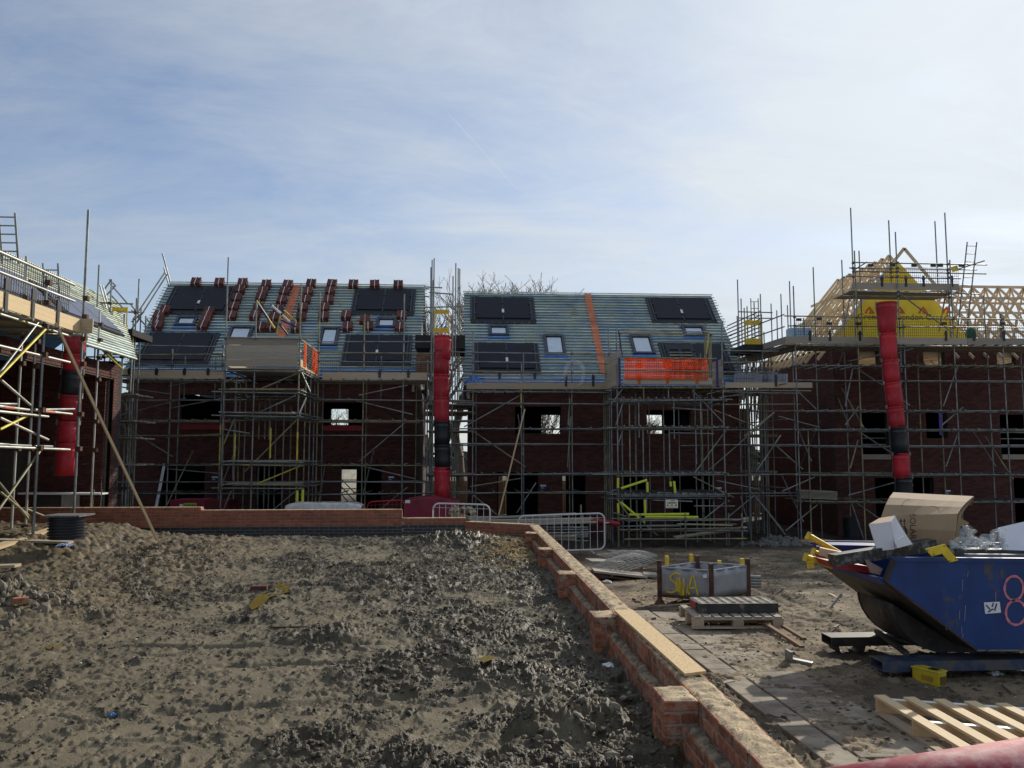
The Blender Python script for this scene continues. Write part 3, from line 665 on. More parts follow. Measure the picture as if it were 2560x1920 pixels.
def roofwin(rf, x0p, x1p, y0p, y1p, blue=True):
    a = rf.uv(x0p, (y0p + y1p) / 2); c = rf.uv(x1p, (y0p + y1p) / 2); u1 = rf.uv((x0p + x1p) / 2, y0p)[1]; u0 = rf.uv((x0p + x1p) / 2, y1p)[1]; x0, x1 = a[0], c[0]
    b = MB(); f = .11
    slopebox(b, rf, x0, x0 + f, u0, u1, .04, .13); slopebox(b, rf, x1 - f, x1, u0, u1, .04, .13); slopebox(b, rf, x0 + f, x1 - f, u0, u0 + f, .04, .125); slopebox(b, rf, x0 + f, x1 - f, u1 - .16, u1, .04, .15)
    wd = b.build('roof_window', flash, rf.h, bevel=.01)
    b = MB(); slopebox(b, rf, x0 + f, x1 - f, u0 + f, u1 - .16, .06, .08); b.build('pane', pvframe, wd)
    b = MB(); e = .035; slopebox(b, rf, x0 + f + e, x1 - f - e, u0 + f + e, u1 - .16 - e, .081, .085); b.build('protective_film', glassw, wd, bevel=.002)
    if blue:
        for q_ in range(1): b = MB(); slopebox(b, rf, x0 - .05, x1 + .05, u0 - .20, u0 + .0, .053, .062); b.build('blue_flap', bluem, wd); b = MB(); slopebox(b, rf, x0 - .10, x0, u1 - .12, u1 + .06, .053, .06); b.build('blue_flap', bluem, wd); b = MB(); slopebox(b, rf, x1, x1 + .10, u1 - .12, u1 + .06, .053, .06); b.build('blue_flap', bluem, wd)
def strip(rf, tp, bp, wd, m):
    a = rf.uv(*tp); c = rf.uv(*bp); x = (a[0] + c[0]) / 2; n = 36; P = []
    nb = 26
    b = MB()
    for i in range(n * 4 + 1):
        u = a[1] + (c[1] - a[1]) * i / (n * 4); k = u / rf.L * 31
        h = 0.058 + 0.010 * math.cos(2 * math.pi * k) + random.uniform(-.002, .002)
        P.append([rf.at(x + wd * (j / 4 - .5) + .01 * math.sin(i * .7), u, h + .004 * math.sin(j * 2 + i)) for j in range(5)])
    b.grid(P); o = b.build('membrane_strip', m, rf.roof, smooth=True)
# tile bundle prototype: tiles stacked flat on the slope, in slope space
def tile_mesh():
    b = MB(); n = 9; P = []
    for j, y in enumerate((-.21, .21)):
        P.append([Vector((-.165 + .33 * i / n, y, .012 * math.cos(i * 2 * math.pi * 2 / n))) for i in range(n + 1)])
    b.grid(P)
    P2 = [[p + Vector((0, 0, -.018)) for p in r] for r in P]; b.grid([r[::-1] for r in P2])
    for k in (0, 1):
        r1, r2 = P[k], P2[k]; b.grid([r1, r2] if k == 0 else [r2, r1])
    b.grid([[P[0][0], P[1][0]], [P2[0][0], P2[1][0]]]); b.grid([[P[0][-1], P2[0][-1]], [P[1][-1], P2[1][-1]]])
    return b.mesh('roof_tile', tilem)
TM = tile_mesh()
def bundle(rf, px, py, label, dbl=True):
    x, u = rf.uv(px, py); rr = random.uniform(-.08, .08)
    base = rf.at(x, u, .055)
    if u > -.15: base = rf.at(x, -.12, .06)
    t = bpy.data.objects.new('tile_bundle', None); t.empty_display_size = .1
    M = Matrix.Translation(base) @ RB.to_4x4() @ Matrix.Rotation(rr, 4, 'Z') @ Matrix.Diagonal((1.22, .92, 1.15, 1)); link(t, None, M)
    tag(t, label, 'tile bundle', 'strapped bundles of red roof tiles laid out on the battened roof')
    n = 5
    for i in range(n):
        o = bpy.data.objects.new('roof_tile', TM)
        link(o, t, M @ Matrix.Translation((random.uniform(-.012, .012), .05 * (i - 2) * .5, .025 + i * .034)) @ Matrix.Rotation(R(8), 4, 'X') @ Matrix.Rotation(random.uniform(-.03, .03), 4, 'Z'))
    b = MB(); b.box((0, 0, n * .034 + .024), (.022, .47, .004)); b.box((0, -.235, n * .017 + .02), (.022, .004, n * .034))
    me = b.mesh('strap', white); o = bpy.data.objects.new('strap', me); link(o, t, M @ Matrix.Rotation(R(8), 4, 'X'))
    if u > -.15 and dbl:      # bundle saddled over the ridge also lies on the rear slope
        pass
    return t
# ---- left terrace
hA = thing('terraced_house', 'left brick terrace facing the camera, its battened roof strewn with red tile bundles', 'house', (-7.5, 31.5, HG))
opsA = op_px([(450, 551, 986, 1058), (804, 906, 1006, 1063), (401, 508, 1166, None), (852, 952, 1162, None), (640, 700, 1166, None)], 31.5)
backA = op_px([(827, 870, 1022, 1066), (853, 890, 1165, 1262)], 40.0)
xA0, xA1 = PY(319, 1000, 31.5).x, PY(1039, 1000, 31.5).x
zrA = PY(740, 713, 35.75).z
wA = house_shell(hA, xA0, xA1, 31.5, zrA - 4.75, 40.0, opsA, backA)
rA = Roof(hA, PY(423, 710, 35.75).x, PY(1062, 717, 35.75).x, 35.75, zrA, 31.15)
solar(rA, (437, 719), (595, 720), (572, 787), (402, 785)); solar(rA, (377, 836), (548, 837), (525, 913), (335, 909), tagged=False)
solar(rA, (886, 726), (1041, 727), (1036, 787), (876, 787), tagged=False); solar(rA, (865, 841), (1032, 840), (1027, 915), (850, 915))
for q in ((441, 493, 794, 817), (572, 630, 819, 858), (800, 847, 822, 868), (941, 991, 798, 822)): roofwin(rA, *q)
strip(rA, (742, 716), (705, 845), .34, orangem)
c2 = lambda x, y: (300 + x / 4.88, 620 + y / 4.88)
c3 = lambda x, y: (700 + x / 4.61, 620 + y / 4.61)
ordn = ['top', 'second from top', 'third from top', 'fourth from top', 'fifth from top', 'lowest']
cols = [
 ('at the lower left corner of upper left solar array', [c2(560, 800), c2(490, 860), c2(478, 925), c2(470, 985)]),
 ('right of the leftmost small roof window', [c2(1095, 815), c2(1070, 870), c2(1045, 930), c2(1020, 985)]),
 ('along right edge of upper left solar array', [c2(1470, 545), c2(1430, 650), c2(1395, 755), c2(1365, 865)]),
 ('in second column left of orange strip', [c2(1790, 482), c2(1748, 570), c2(1725, 640), c2(1690, 775), c2(1655, 860), c2(1725, 1000)]),
 ('in column touching left of orange strip', [c2(2055, 485), c2(2010, 570), c2(1980, 675), c2(1935, 800), c2(1890, 885), c2(1855, 1000)]),
 ('in column just right of orange strip', [c3(365, 450), c3(330, 540), c3(300, 635), c3(265, 725), c3(250, 830), c3(190, 955)]),
 ('in second column right of orange strip', [c3(605, 445), c3(580, 535), c3(560, 635), c3(515, 725), c3(505, 825)]),
]
for d_, pts in cols:
    for i, q in enumerate(pts):
        k = ordn[i] if i < len(pts) - 1 else 'lowest'
        bundle(rA, *q, '%s red tile bundle %s' % (k, d_))
for q, l in ((c2(945, 440), 'red tile bundle on the ridge, leftmost of all on the ridge'), (c2(1230, 440), 'red tile bundle on the ridge, second from the left end'), (c2(1515, 440), 'red tile bundle on the ridge above the right end of the upper left solar array'),
             (c3(850, 450), 'red tile bundle under the ridge at the upper left corner of the right solar array'), (c3(1097, 445), 'red tile bundle on the ridge above the middle of the right solar array'), (c3(1365, 452), 'rightmost red tile bundle near the ridge, above the right solar array'),
             (c3(765, 815), 'red tile bundle at the lower left corner of the upper right solar array'), (c3(785, 945), 'red tile bundle at the upper left corner of the lower right solar array'),
             (c3(980, 865), 'red tile bundle left of the small right hand roof window, upper one'), (c3(1020, 945), 'red tile bundle left of the small right hand roof window, lower one'),
             (c3(1405, 815), 'red tile bundle right of the small right hand roof window, upper one'), (c3(1385, 950), 'red tile bundle right of the small right hand roof window, lower one')):
    bundle(rA, *q, l)
# red strips under the first-floor windows
for (a, c, t, bt) in ((448, 568, 1061, 1074), (805, 908, 1065, 1077)):
    p = PY(a, t, 31.46); q = PY(c, bt, 31.46); b = MB(); b.box(((p.x + q.x) / 2, 31.47, (p.z + q.z) / 2), (q.x - p.x, .05, p.z - q.z)); b.build('red_cavity_tray', mat('red_tray%d' % a, (0.28, 0.02, 0.03), .6), wA)
# ---- middle terrace
hB = thing('terraced_house', 'middle brick terrace facing the camera with four black solar arrays on a bare battened roof', 'house', (5.5, 31.5, HG))
opsB = op_px([(1288, 1403, 1016, 1084), (1617, 1728, 1025, 1084), (1243, 1346, 1180, None), (1406, 1465, 1180, None), (1560, 1618, 1182, None), (1682, 1782, 1190, None)], 31.5)
backB = op_px([(1353, 1401, 1037, 1086), (1617, 1662, 1037, 1084), (1246, 1267, 1190, 1290), (1406, 1416, 1190, 1290)], 40.0)
xB0, xB1 = PY(1172, 1000, 31.5).x, PY(1848, 1000, 31.5).x
zrB = PY(1470, 737, 35.75).z
wB = house_shell(hB, xB0, xB1, 31.5, zrB - 4.75, 40.0, opsB, backB)
rB = Roof(hB, PY(1160, 732, 35.75).x, PY(1778, 736, 35.75).x, 35.75, zrB, 31.15)
solar(rB, (1178, 746), (1331, 746), (1344, 808), (1174, 808)); solar(rB, (1184, 861), (1345, 862), (1353, 934), (1184, 934))
solar(rB, (1614, 748), (1767, 748), (1795, 809), (1628, 809)); solar(rB, (1648, 862), (1812, 862), (1838, 936), (1660, 936), open_left=True, tagged=False)
for q in ((1221, 1272, 817, 842), (1360, 1412, 841, 890), (1577, 1632, 842, 888), (1706, 1761, 818, 842)): roofwin(rB, *q)
strip(rB, (1468, 738), (1511, 940), .30, orangem)
# ---- blue membrane band low on both roofs
for rf, x0, x1 in ((rA, xA0, xA1), (rB, xB0, xB1)):
    b = MB(); slopebox(b, rf, x0, x1, -rf.L + .05, -rf.L + .55, .016, .022); b.build('eaves_membrane', bluem, rf.roof)
# ---- right house, three storeys, front gable
HY = 31.0
hC = thing('apartment_house', 'right hand three storey brick house with open timber roof trusses and a yellow gable', 'house', (18, HY, HG))
opsC = op_px([(2151, 2224, 1032, 1146), (2314, 2370, 1028, 1096), (2499, 2600, 1035, 1146), (2187, 2338, 1194, None), (2534, 2640, 1194, None), (2146, 2197, 876, 916), (2308, 2363, 876, 918), (2491, 2540, 876, 916)], HY)
xC0 = PY(2085, 1000, HY).x; xC1 = 26.0; zC = PY(2085, 872, HY).z
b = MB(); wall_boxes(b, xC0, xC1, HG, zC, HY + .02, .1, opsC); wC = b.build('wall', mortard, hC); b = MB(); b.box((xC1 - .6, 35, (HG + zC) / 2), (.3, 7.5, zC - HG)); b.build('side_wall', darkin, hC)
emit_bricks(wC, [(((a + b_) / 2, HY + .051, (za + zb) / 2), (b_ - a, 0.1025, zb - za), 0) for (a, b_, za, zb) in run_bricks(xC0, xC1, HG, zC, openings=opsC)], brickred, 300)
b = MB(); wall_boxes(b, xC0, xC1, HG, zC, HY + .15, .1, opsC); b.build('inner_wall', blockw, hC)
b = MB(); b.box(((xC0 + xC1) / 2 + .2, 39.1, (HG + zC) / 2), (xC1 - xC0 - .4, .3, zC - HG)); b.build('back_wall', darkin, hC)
b = MB(); b.box((xC0 + .07, 35.1, (HG + zC) / 2), (.1, 8.0, zC - HG))
ws = b.build('side_wall', mortard, hC)
emit_bricks(ws, [((xC0 + .051, (a + b_) / 2, (za + zb) / 2), (b_ - a, 0.1025, zb - za), R(90)) for (a, b_, za, zb) in run_bricks(HY + .11, 39.2, HG, zC)], brickred, 60)
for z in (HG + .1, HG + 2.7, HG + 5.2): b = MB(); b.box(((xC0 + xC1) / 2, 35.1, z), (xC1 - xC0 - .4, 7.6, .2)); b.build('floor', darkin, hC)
for o_ in opsC:
    if o_[1] - o_[0] > .9 and o_[2] > 0 and o_[3] < 4: bxo('window_board', ((o_[0] + o_[1]) / 2, HY + .02, o_[2] - .02 + .08), (o_[1] - o_[0] + .05, .2, .2), oldboard, hC)
    if o_[2] > 4: 
        q = (o_[1] - o_[0]); bxo('timber_lintel', ((o_[0] + o_[1]) / 2, HY + .3, o_[3] - .12), (q, .08, .24), newwood, hC)
p = PY(2350, 1030, HY + .05); q = PY(2352, 1088, HY + .05); bxo('purple_sheet', ((p + q) / 2), (.11, .02, p.z - q.z), mat('purple_film', (.10, .05, .55), .5), hC)
for o_ in (opsC[0], opsC[2]):
    for k in (.36, .5, .64):
        z = o_[2] + (o_[3] - o_[2]) * (1 - k) ; tube('guard_rail', (o_[0] - .1, HY + .2, z - .1), (o_[1] + .1, HY + .2, z - .1), .024, galv, hC)
# roof: trusses with ridge along Y
apx = PY(2262, 620, HY); AX, AZ = apx.x, apx.z; EZ = zC + .05; HWD = (AZ - EZ) / math.tan(R(50.5))
def truss_mesh(b, c, u, hw, rise, wd=.045, dp=.11):
    """fink truss centred at c (bottom chord middle) spanning along u"""
    u = Vector(u); c = Vector(c); z = Vector((0, 0, 1))
    def q(a, h): return c + u * (a * hw) + z * (h * rise)
    ov = 1.12
    for s in (-1, 1):
        b.bar(q(s * ov, 1 - ov), q(0, 1), wd, dp)
        b.bar(q(s * .5, .5), q(s * .34, 0), wd * .8, dp * .75); b.bar(q(s * .34, 0), q(0, .98), wd * .8, dp * .75)
    b.bar(q(-1, 0), q(1, 0), wd, dp)
nT = 14
for i in range(nT):
    y = HY + .05 + i * .58; b = MB(); b.cur = random.random()
    k = 1.0 if i < nT - 3 else 1 - .13 * (i - nT + 4)
    if i in (1,): continue
    if i == 0:
        for s in (-1, 1): b.bar((AX + s * HWD * 1.12, y, EZ - .12 * (AZ - EZ)), (AX, y, AZ), .045, .12)
    else: truss_mesh(b, (AX, y, EZ), (1, 0, 0), HWD, (AZ - EZ) * k)
    b.build('roof_truss', truss, hC)
for s in (-1,):       # tiling battens / binders along the left slope
    for j in range(3):
        f_ = .25 + j * .25; bar('roof_binder', (AX + s * HWD * (1 - f_), HY + .1, EZ + (AZ - EZ) * f_ - .08), (AX + s * HWD * (1 - f_), HY + 7.0, EZ + (AZ - EZ) * f_ - .08), .05, .1, truss, hC)
# wing roof to the right, ridge along X
wz = PY(2480, 719, 35.2).z; 
for i in range(11):
    x = AX + HWD * .55 + i * .62; b = MB(); b.cur = random.random(); 
    hh = (wz - EZ); truss_mesh(b, (x, 35.2, EZ), (0, 1, 0), 4.0, hh); b.build('roof_truss', truss, hC)
bar('ridge_board', (AX + HWD * .55, 35.2, wz + .03), (AX + 9, 35.2, wz + .03), .05, .12, truss, hC)
for f_ in (.3, .6, .85):
    for s in (-1, 1): bar('roof_binder', (AX + HWD * .6, 35.2 + s * 4 * (1 - f_), EZ + (wz - EZ) * f_ - .1), (AX + 8.6, 35.2 + s * 4 * (1 - f_), EZ + (wz - EZ) * f_ - .1), .05, .1, truss, hC)
# yellow spandrel panel with repeated lettering
GY = HY + .62
sc_ = .93
b = MB(); b.prism([(AX - HWD * sc_, GY, EZ + .25), (AX + HWD * sc_, GY, EZ + .25), (AX + .06, GY, AZ - .42), (AX - .06, GY, AZ - .42)], (0, .06, 0)); gab = b.build('yellow_gable', yellowm, hC)
b = MB(); b.box((AX, GY - .02, EZ + .05), (HWD * 2, .06, .4)); b.build('gable_base_board', osb, hC)
def text_mesh(name, s, size, M, m, parent, ext=.004, bold=0.0, xs=1.0):
    cu = bpy.data.curves.new(name, 'FONT'); cu.body = s; cu.size = size; cu.extrude = ext; cu.offset = bold; cu.align_x = 'CENTER'; cu.align_y = 'CENTER'; cu.resolution_u = 3
    to = bpy.data.objects.new(name, cu); C.objects.link(to); bpy.context.view_layer.update()
    me = bpy.data.meshes.new_from_object(to.evaluated_get(bpy.context.evaluated_depsgraph_get())); bpy.data.objects.remove(to); me.name = name; me.materials.clear(); me.materials.append(m)
    o = bpy.data.objects.new(name, me); return link(o, parent, M @ Matrix.Diagonal((xs, 1, 1, 1)))
FR = Matrix.Rotation(R(90), 4, 'X')
tz = PY(2250, 793, GY).z
dk = mat('black_print', (0.03, 0.03, 0.03), .6); redp = mat('red_orange_print', (0.62, 0.13, 0.02), .6)
text_mesh('lettering', 'don Crendon Crendon Crendon', .37, Matrix.Translation((AX + .0, GY - .006, tz)) @ FR, mat('faded_black_print', (.09, .07, .02), .6), gab, .003, .0, xs=1.0).name = 'lettering'
for px in (2174, 2250, 2308, 2367):
    c = PY(px, 781, GY); b = MB()
    b.prism([(c.x - .22, GY - .008, c.z - .05), (c.x + .22, GY - .008, c.z - .05), (c.x + .12, GY - .008, c.z + .13), (c.x, GY - .008, c.z + .26), (c.x - .14, GY - .008, c.z + .12)], (0, .006, 0)); b.build('printed_house_logo', redp, gab)
    b = MB(); b.prism([(c.x - .13, GY - .012, c.z - .05), (c.x - .05, GY - .012, c.z - .05), (c.x + .02, GY - .012, c.z + .1), (c.x - .05, GY - .012, c.z + .1)], (0, .004, 0)); b.build('printed_logo_gap', yellowm, gab)
# return house at left; block added at right to darken the sky slot
for (nm, x0, x1, Y, zt, ops, lab) in (('corner_house', -21, -13.3, 33.5, 4.3, [(-15.6, -14.2, 1.3, 2.9), (-15.4, -14.4, HG, .9)], 'unlit brick corner house set back left of the left terrace'), ('infill', 11.2, 15.2, 41.5, 4.3, [], 'low brick garage added to darken the sky slot between the middle terrace and right house')):
    t = thing(nm, lab, 'house', ((x0 + x1) / 2, Y, HG)); b = MB(); wall_boxes(b, x0, x1, HG, zt, Y + .02, .1, ops); wl_ = b.build('wall', mortard, t)
    emit_bricks(wl_, [(((a + b_) / 2, Y + .051, (za + zb) / 2), (b_ - a, 0.1025, zb - za), 0) for (a, b_, za, zb) in run_bricks(x0, x1, HG, zt, openings=ops)], brickred, 60)
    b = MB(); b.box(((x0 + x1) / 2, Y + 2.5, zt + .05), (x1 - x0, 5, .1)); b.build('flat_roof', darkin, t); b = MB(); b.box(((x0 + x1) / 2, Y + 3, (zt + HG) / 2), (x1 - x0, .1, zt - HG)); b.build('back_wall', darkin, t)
# ---- left house: roof runs away from the camera along the left edge
hD = thing('terraced_house', 'brick terrace at left edge running away from the camera under a sunlit battened roof', 'house', (-11, 14, 0))
DX = -9.35; e0 = PY(339, 900, 22.2); 
rg = [PY(292, 757, 27.6), Vector((PY(292, 757, 27.6).x, 8.0, PY(292, 757, 27.6).z))]
ev = [Vector((e0.x, 22.2, e0.z)), Vector((e0.x, 8.0, e0.z))]
uD = (ev[1] - ev[0]).normalized(); 
nD = (rg[1] - ev[1]).cross(Vector((0, 1, 0))).normalized(); nD = nD if nD.z > 0 else -nD
b = MB(); b.add([ev[1], ev[0], rg[0], rg[1], rg[0] + Vector((-4, 0, -3.2)), rg[1] + Vector((-4, 0, -3.2))], [(0, 1, 2, 3), (3, 2, 4, 5)]); roD = b.build('roof', membraneb, hD, solid=.03)
slD = (rg[1] - ev[1]); nb = 26
for i in range(nb + 1):
    t = (i + .1) / nb; p0 = ev[1] + (rg[1] - ev[1]) * min(1, t); p1 = ev[0] + (rg[0] - ev[0]) * min(1, t)
    o_ = nD * .035; L = (p1 - p0).length; k = 0
    cuts = [0.0]
    while cuts[-1] < L - 5.5: cuts.append(cuts[-1] + 4.8)
    cuts.append(L + random.uniform(0, .12)); d_ = (p1 - p0).normalized()
    for a, c in zip(cuts[:-1], cuts[1:]): 
        q0 = p0 + d_ * (a + .005) + o_; q1 = p0 + d_ * (c - .005) + o_; dd = q1 - q0
        y_ = nD.cross(dd.normalized()); Bm = Matrix((dd.normalized(), y_, nD)).transposed()
        bxo('batten', (q0 + q1) / 2, (dd.length, .05, .028), batten, roD, Bm)
pvgrey = mat('solar_glass_painted_sky_sheen', (0.10, 0.11, 0.16), 0.35, 0, .1, 1)  # base colour lightened to carry the sky reflection
for (ya, yb2) in ((16.2, 19.6), (19.9, 23.2)):
    b = MB(); s0, s1 = .28, .62
    sd = (rg[1] - ev[1]); 
    def Q(y, s, o): return Vector((ev[1].x, y, ev[1].z)) + sd * s + nD * o
    b.add([Q(ya, s0, .1), Q(yb2, s0, .1), Q(yb2, s1, .1), Q(ya, s1, .1)], [(0, 1, 2, 3)]); arr = b.build('solar_tray', pvframe, hD, solid=.06)
    for k in range(3):
        a = ya + .12 + k * (yb2 - ya - .2) / 3; c = a + (yb2 - ya - .2) / 3 - .04; b = MB()
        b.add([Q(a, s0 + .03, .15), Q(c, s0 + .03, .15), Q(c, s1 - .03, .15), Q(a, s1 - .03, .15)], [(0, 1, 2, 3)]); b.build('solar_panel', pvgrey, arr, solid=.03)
zw = ev[0].z - .15
opsD = [(9, 22.0, HG, 3.95)]  # one wide opening, shaped so this sunward wall reads dark
b = MB(); wall_boxes(b, 8, 22.3, -1.2, zw, DX - .12, .1, opsD, 'y'); wD = b.build('wall', mortard, hD)
emit_bricks(wD, [((DX - .051, (a + b_) / 2, (za + zb) / 2), (b_ - a, .1025, zb - za), R(90)) for (a, b_, za, zb) in run_bricks(13, 22.3, -1.2, zw, openings=opsD)], brickred, 200)
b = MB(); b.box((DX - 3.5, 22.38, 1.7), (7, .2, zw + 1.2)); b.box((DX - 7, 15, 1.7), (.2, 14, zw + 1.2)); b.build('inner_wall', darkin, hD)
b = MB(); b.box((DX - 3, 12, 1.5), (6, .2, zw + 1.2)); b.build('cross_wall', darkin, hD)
b = MB(); b.box((DX - 2.6, 22.0, (zw - 1.2) / 2), (5.0, .2, zw + 1.2)); cwl = b.build('cross_wall', mortard, hD)
emit_bricks(cwl, [(((a + b_) / 2, 21.86, (za + zb) / 2), (b_ - a, .1025, zb - za), 0) for (a, b_, za, zb) in run_bricks(DX - 4.9, DX - .13, -1.0, zw, openings=[(DX - 3.2, DX - 2.0, .9, 2.3), (DX - 1.6, DX - .6, -1, .9)])], brickred, 200)
# ------------------------------------------------------------------ scaffolding
def crop(ox, oy, k): return lambda x, y: (ox + x / k, oy + y / k)
k2 = crop(280, 900, 3.95); k3 = crop(700, 940, 4.366); k4 = crop(1130, 900, 3.949); k5 = crop(1480, 920, 3.77); k6 = crop(1860, 860, 3.16)
kL = crop(0, 900, 3.457); t1 = crop(0, 500, 3.77); t6 = crop(1860, 500, 3.16); t5 = crop(1480, 680, 5.267); t4 = crop(1130, 680, 5.144)
TR = 0.0242
class Scaf:
    def __init__(s, name, label, cat, loc, m=None):
        s.t = thing(name, label, cat, loc); s.ups = []; s.hors = []; s.nc = 0; s.m = m or galv; s.cp = MB()
    def rm(s, m=None):
        if m: return m
        return random.choice([s.m, s.m, s.m, s.m, tubegreen]) 
    def up(s, px, yt, yb, Y, m=None, yel=None, X=None, lean=0.0):
        ym = (yt + (yb or 1200)) / 2
        X = PY(px, ym, Y).x if X is None else X
        zt = PY(px, yt, Y).z if yt > -999 else 0; zb = gz(X, Y) if yb is None else PY(px, yb, Y).z
        tube('upright_tube', (X + lean, Y, zt), (X, Y, zb), TR, s.rm(m), s.t)
        if yb is None: bxo('base_plate', (X, Y, zb + .01), (.16, .16, .02), rust, s.t)
        s.ups.append((X, Y, zb, zt)); return X
    def hor(s, x0, x1, py, Y, m=None, dz=0.0, name='ledger_tube'):
        a = PY(x0, py, Y); c = PY(x1, py, Y); z = PY((x0 + x1) / 2, py, Y).z
        tl = random.uniform(-.03, .03)
        Yo = Y - .05
        tube(name, (a.x, Yo, z - tl), (c.x, Yo, z + tl), TR, s.rm(m), s.t); s.hors.append((a.x, c.x, Y, z)); return z
    def dg(s, p, q, Y0, Y1=None, m=None):
        a = PY(*p, Y0 + .06); c = PY(*q, (Y1 or Y0) + .06); tube('brace_tube', a, c, TR, s.rm(m), s.t)
    def tr(s, x, y, z, Y1, m=None): tube('transom_tube', (x, y - .22, z + .04), (x, Y1 + .1, z + .04), TR, s.rm(m), s.t)
    def join(s, limit=230):
        n = 0
        ys = sorted({u[1] for u in s.ups}); rq = random.Random(len(s.ups))
        if s.t.name in ('scaffold', 'scaffold.002', 'scaffold.003'):      # short cross braces and butts between the two rows
            for (X, Y, zb, zt) in s.ups:
                if zt - zb < 3 or Y > 30: continue
                for k in range(1):
                    z0 = rq.uniform(zb + .3, min(zt, 4.4)); dz = rq.choice((1.6, 1.9, -1.7)); 
                    if -1.1 < z0 + dz < 4.7: tube('cross_brace_tube', (X + .05, Y - .1, z0), (X + rq.uniform(-.1, .35), Y + 1.5, z0 + dz), TR, s.rm(), s.t)
        for (X, Y, zb, zt) in s.ups:
            for (a, c, Yh, z) in s.hors:
                if abs(Y - Yh) < .2 and min(a, c) - .1 < X < max(a, c) + .1 and zb < z < zt:
                    if n < limit:
                        bxo('coupler', (X + random.uniform(-.01, .01), Y - .035, z), (.085, .10, .075), couplerm, s.t, Matrix.Rotation(random.uniform(-.4, .4), 3, 'Y'))
                        n += 1
def toe(sc, x0, x1, y0, y1, Y, m=board, n=1, thick=.04, name='toe_board'):
    a = PY(x0, (y0 + y1) / 2, Y); c = PY(x1, (y0 + y1) / 2, Y); zt = PY((x0 + x1) / 2, y0, Y).z; zb = PY((x0 + x1) / 2, y1, Y).z
    L = c.x - a.x; segs = max(1, int(round(L / 3.9))); h = (zt - zb) / n
    for j in range(n):
        off = random.uniform(0, .0)
        for i in range(segs):
            p = a.x + L * i / segs + .006; q = a.x + L * (i + 1) / segs - .006; tl = random.uniform(-.006, .006)
            bxo(name, ((p + q) / 2, Y - .02 + random.uniform(-.01, .01), zb + h * (j + .5)), (q - p, thick, h - .008), m, sc.t, Matrix.Rotation(tl, 3, 'Y'))
    return a.x, c.x, zb, zt
def deck(sc, x0, x1, Y0, Y1, z, m=oldboard, w=.225):
    n = int((Y1 - Y0) / (w + .006)); L = x1 - x0; segs = max(1, int(round(L / 3.9)))
    for i in range(n):
        y = Y0 + (i + .5) * (Y1 - Y0) / n
        for k in range(segs):
            p = x0 + L * k / segs + .01; q = x0 + L * (k + 1) / segs - .01 + (random.uniform(0, .12) if k == segs - 1 else 0)
            bxo('scaffold_board', ((p + q) / 2, y, z + random.uniform(0, .012)), (q - p, w, .038), m, sc.t)
def guard(sc, x0, x1, z0, z1, Y, m=blackmesh, pitch=.075, hp=.11, th=.009, name='brick_guard', wob=0.0):
    """edge protection panels of mesh; each 1.3 m or so is one panel"""
    L = x1 - x0; n = max(1, int(round(L / 1.3)))
    for i in range(n):
        a = x0 + L * i / n + .03; c = x0 + L * (i + 1) / n - .03; b = MB(); k = int((c - a) / pitch); sk = random.uniform(-wob, wob)
        for j in range(k + 1):
            x = a + (c - a) * j / k; b.box((x, Y, (z0 + z1) / 2 + sk), (th, .006, z1 - z0))
        kk = int((z1 - z0) / hp)
        for j in range(kk + 1): b.box(((a + c) / 2, Y - .006, z0 + (z1 - z0) * j / kk + sk), (c - a, .006, th))
        b.build(name, m, sc.t)
def tabs(sc, pxs, y0, y1, Y, m=blackpl, w=.13):
    for px in pxs:
        a = PY(px, y0, Y - .06); c = PY(px, y1, Y - .06)
        b = MB(); b.box((a.x, Y - .055, (a.z + c.z) / 2), (w * .7, .012, a.z - c.z)); b.prism([(a.x - w / 2, Y - .065, a.z + .02), (a.x - w * .25, Y - .065, a.z - .10), (a.x + w * .25, Y - .065, a.z - .10), (a.x + w / 2, Y - .065, a.z + .02), (a.x + w * .25, Y - .065, a.z + .14), (a.x - w * .25, Y - .065, a.z + .14)], (0, .02, 0))
        b.build('guard_hook', m, sc.t)
# ---- scaffold of the left terrace
YA, YAi = 29.0, 30.5
sA = Scaf('scaffold', 'grey tube scaffold with board platform along the front of the left terrace', 'scaffold', (-8, YA, HG))
for px, yt, yl in ((301, 786, (1120, 1190)), (425, 872, None), (553, 850, (1062, 1170)), (795, 732, None), (908, 785, (1150, 1150)), (1008, 735, None), (1068, 930, None)):
    X = sA.up(px, yt, None, YA)
    if yl and yl[0] != yl[1]: a = PY(px, yl[0], YA); c = PY(px, yl[1], YA); tube('yellow_tube_section', (X, YA, a.z), (X, YA, c.z), TR + .003, tubey, sA.t)
for px in (335, 446, 560, 690, 806, 915, 1006, 1040): sA.up(px, 935, None, YAi)
for px in (462, 538, 850, 953): sA.up(px, 890, 1000, YAi)
for y in (951, 1001, 1052, 1089, 1163, 1205, 1234):
    for Y in (YA, YAi):
        if y in (951, 1052) or Y == YA or random.random() < .7: 
            sA.hor(262, 640, y, Y); sA.hor(745, 1065, y + random.uniform(-1, 1), Y); sA.hor(560, 800, y + .5, YAi)
for y in (868, 887, 912): sA.hor(244, 560, y - (3 if y == 868 else 0), YA, name='guard_rail', m=random.choice([galv, tubegreen]))
for y in (855, 883, 905): sA.hor(795, 1082, y, YA, name='guard_rail')
for i in range(26):
    px = 270 + i * 31; X = PY(px, 1000, YA).x
    for y in (951, 1052, 1163, 1234):
        if random.random() < .8: sA.tr(X, YA, PY(px, y, YA).z, YAi)
for a, c in (((80, 265), (590, 340)), ((60, 550), (730, 378)), ((560, 258), (1060, 165)), ((585, 475), (1090, 380)), ((75, 630), (600, 955)), ((540, 765), (1060, 730)), ((535, 1075), (1050, 1120)), ((110, 590), (190, 1020)), ((100, 400), (205, 570))):
    sA.dg(k2(*a), k2(*c), YA)
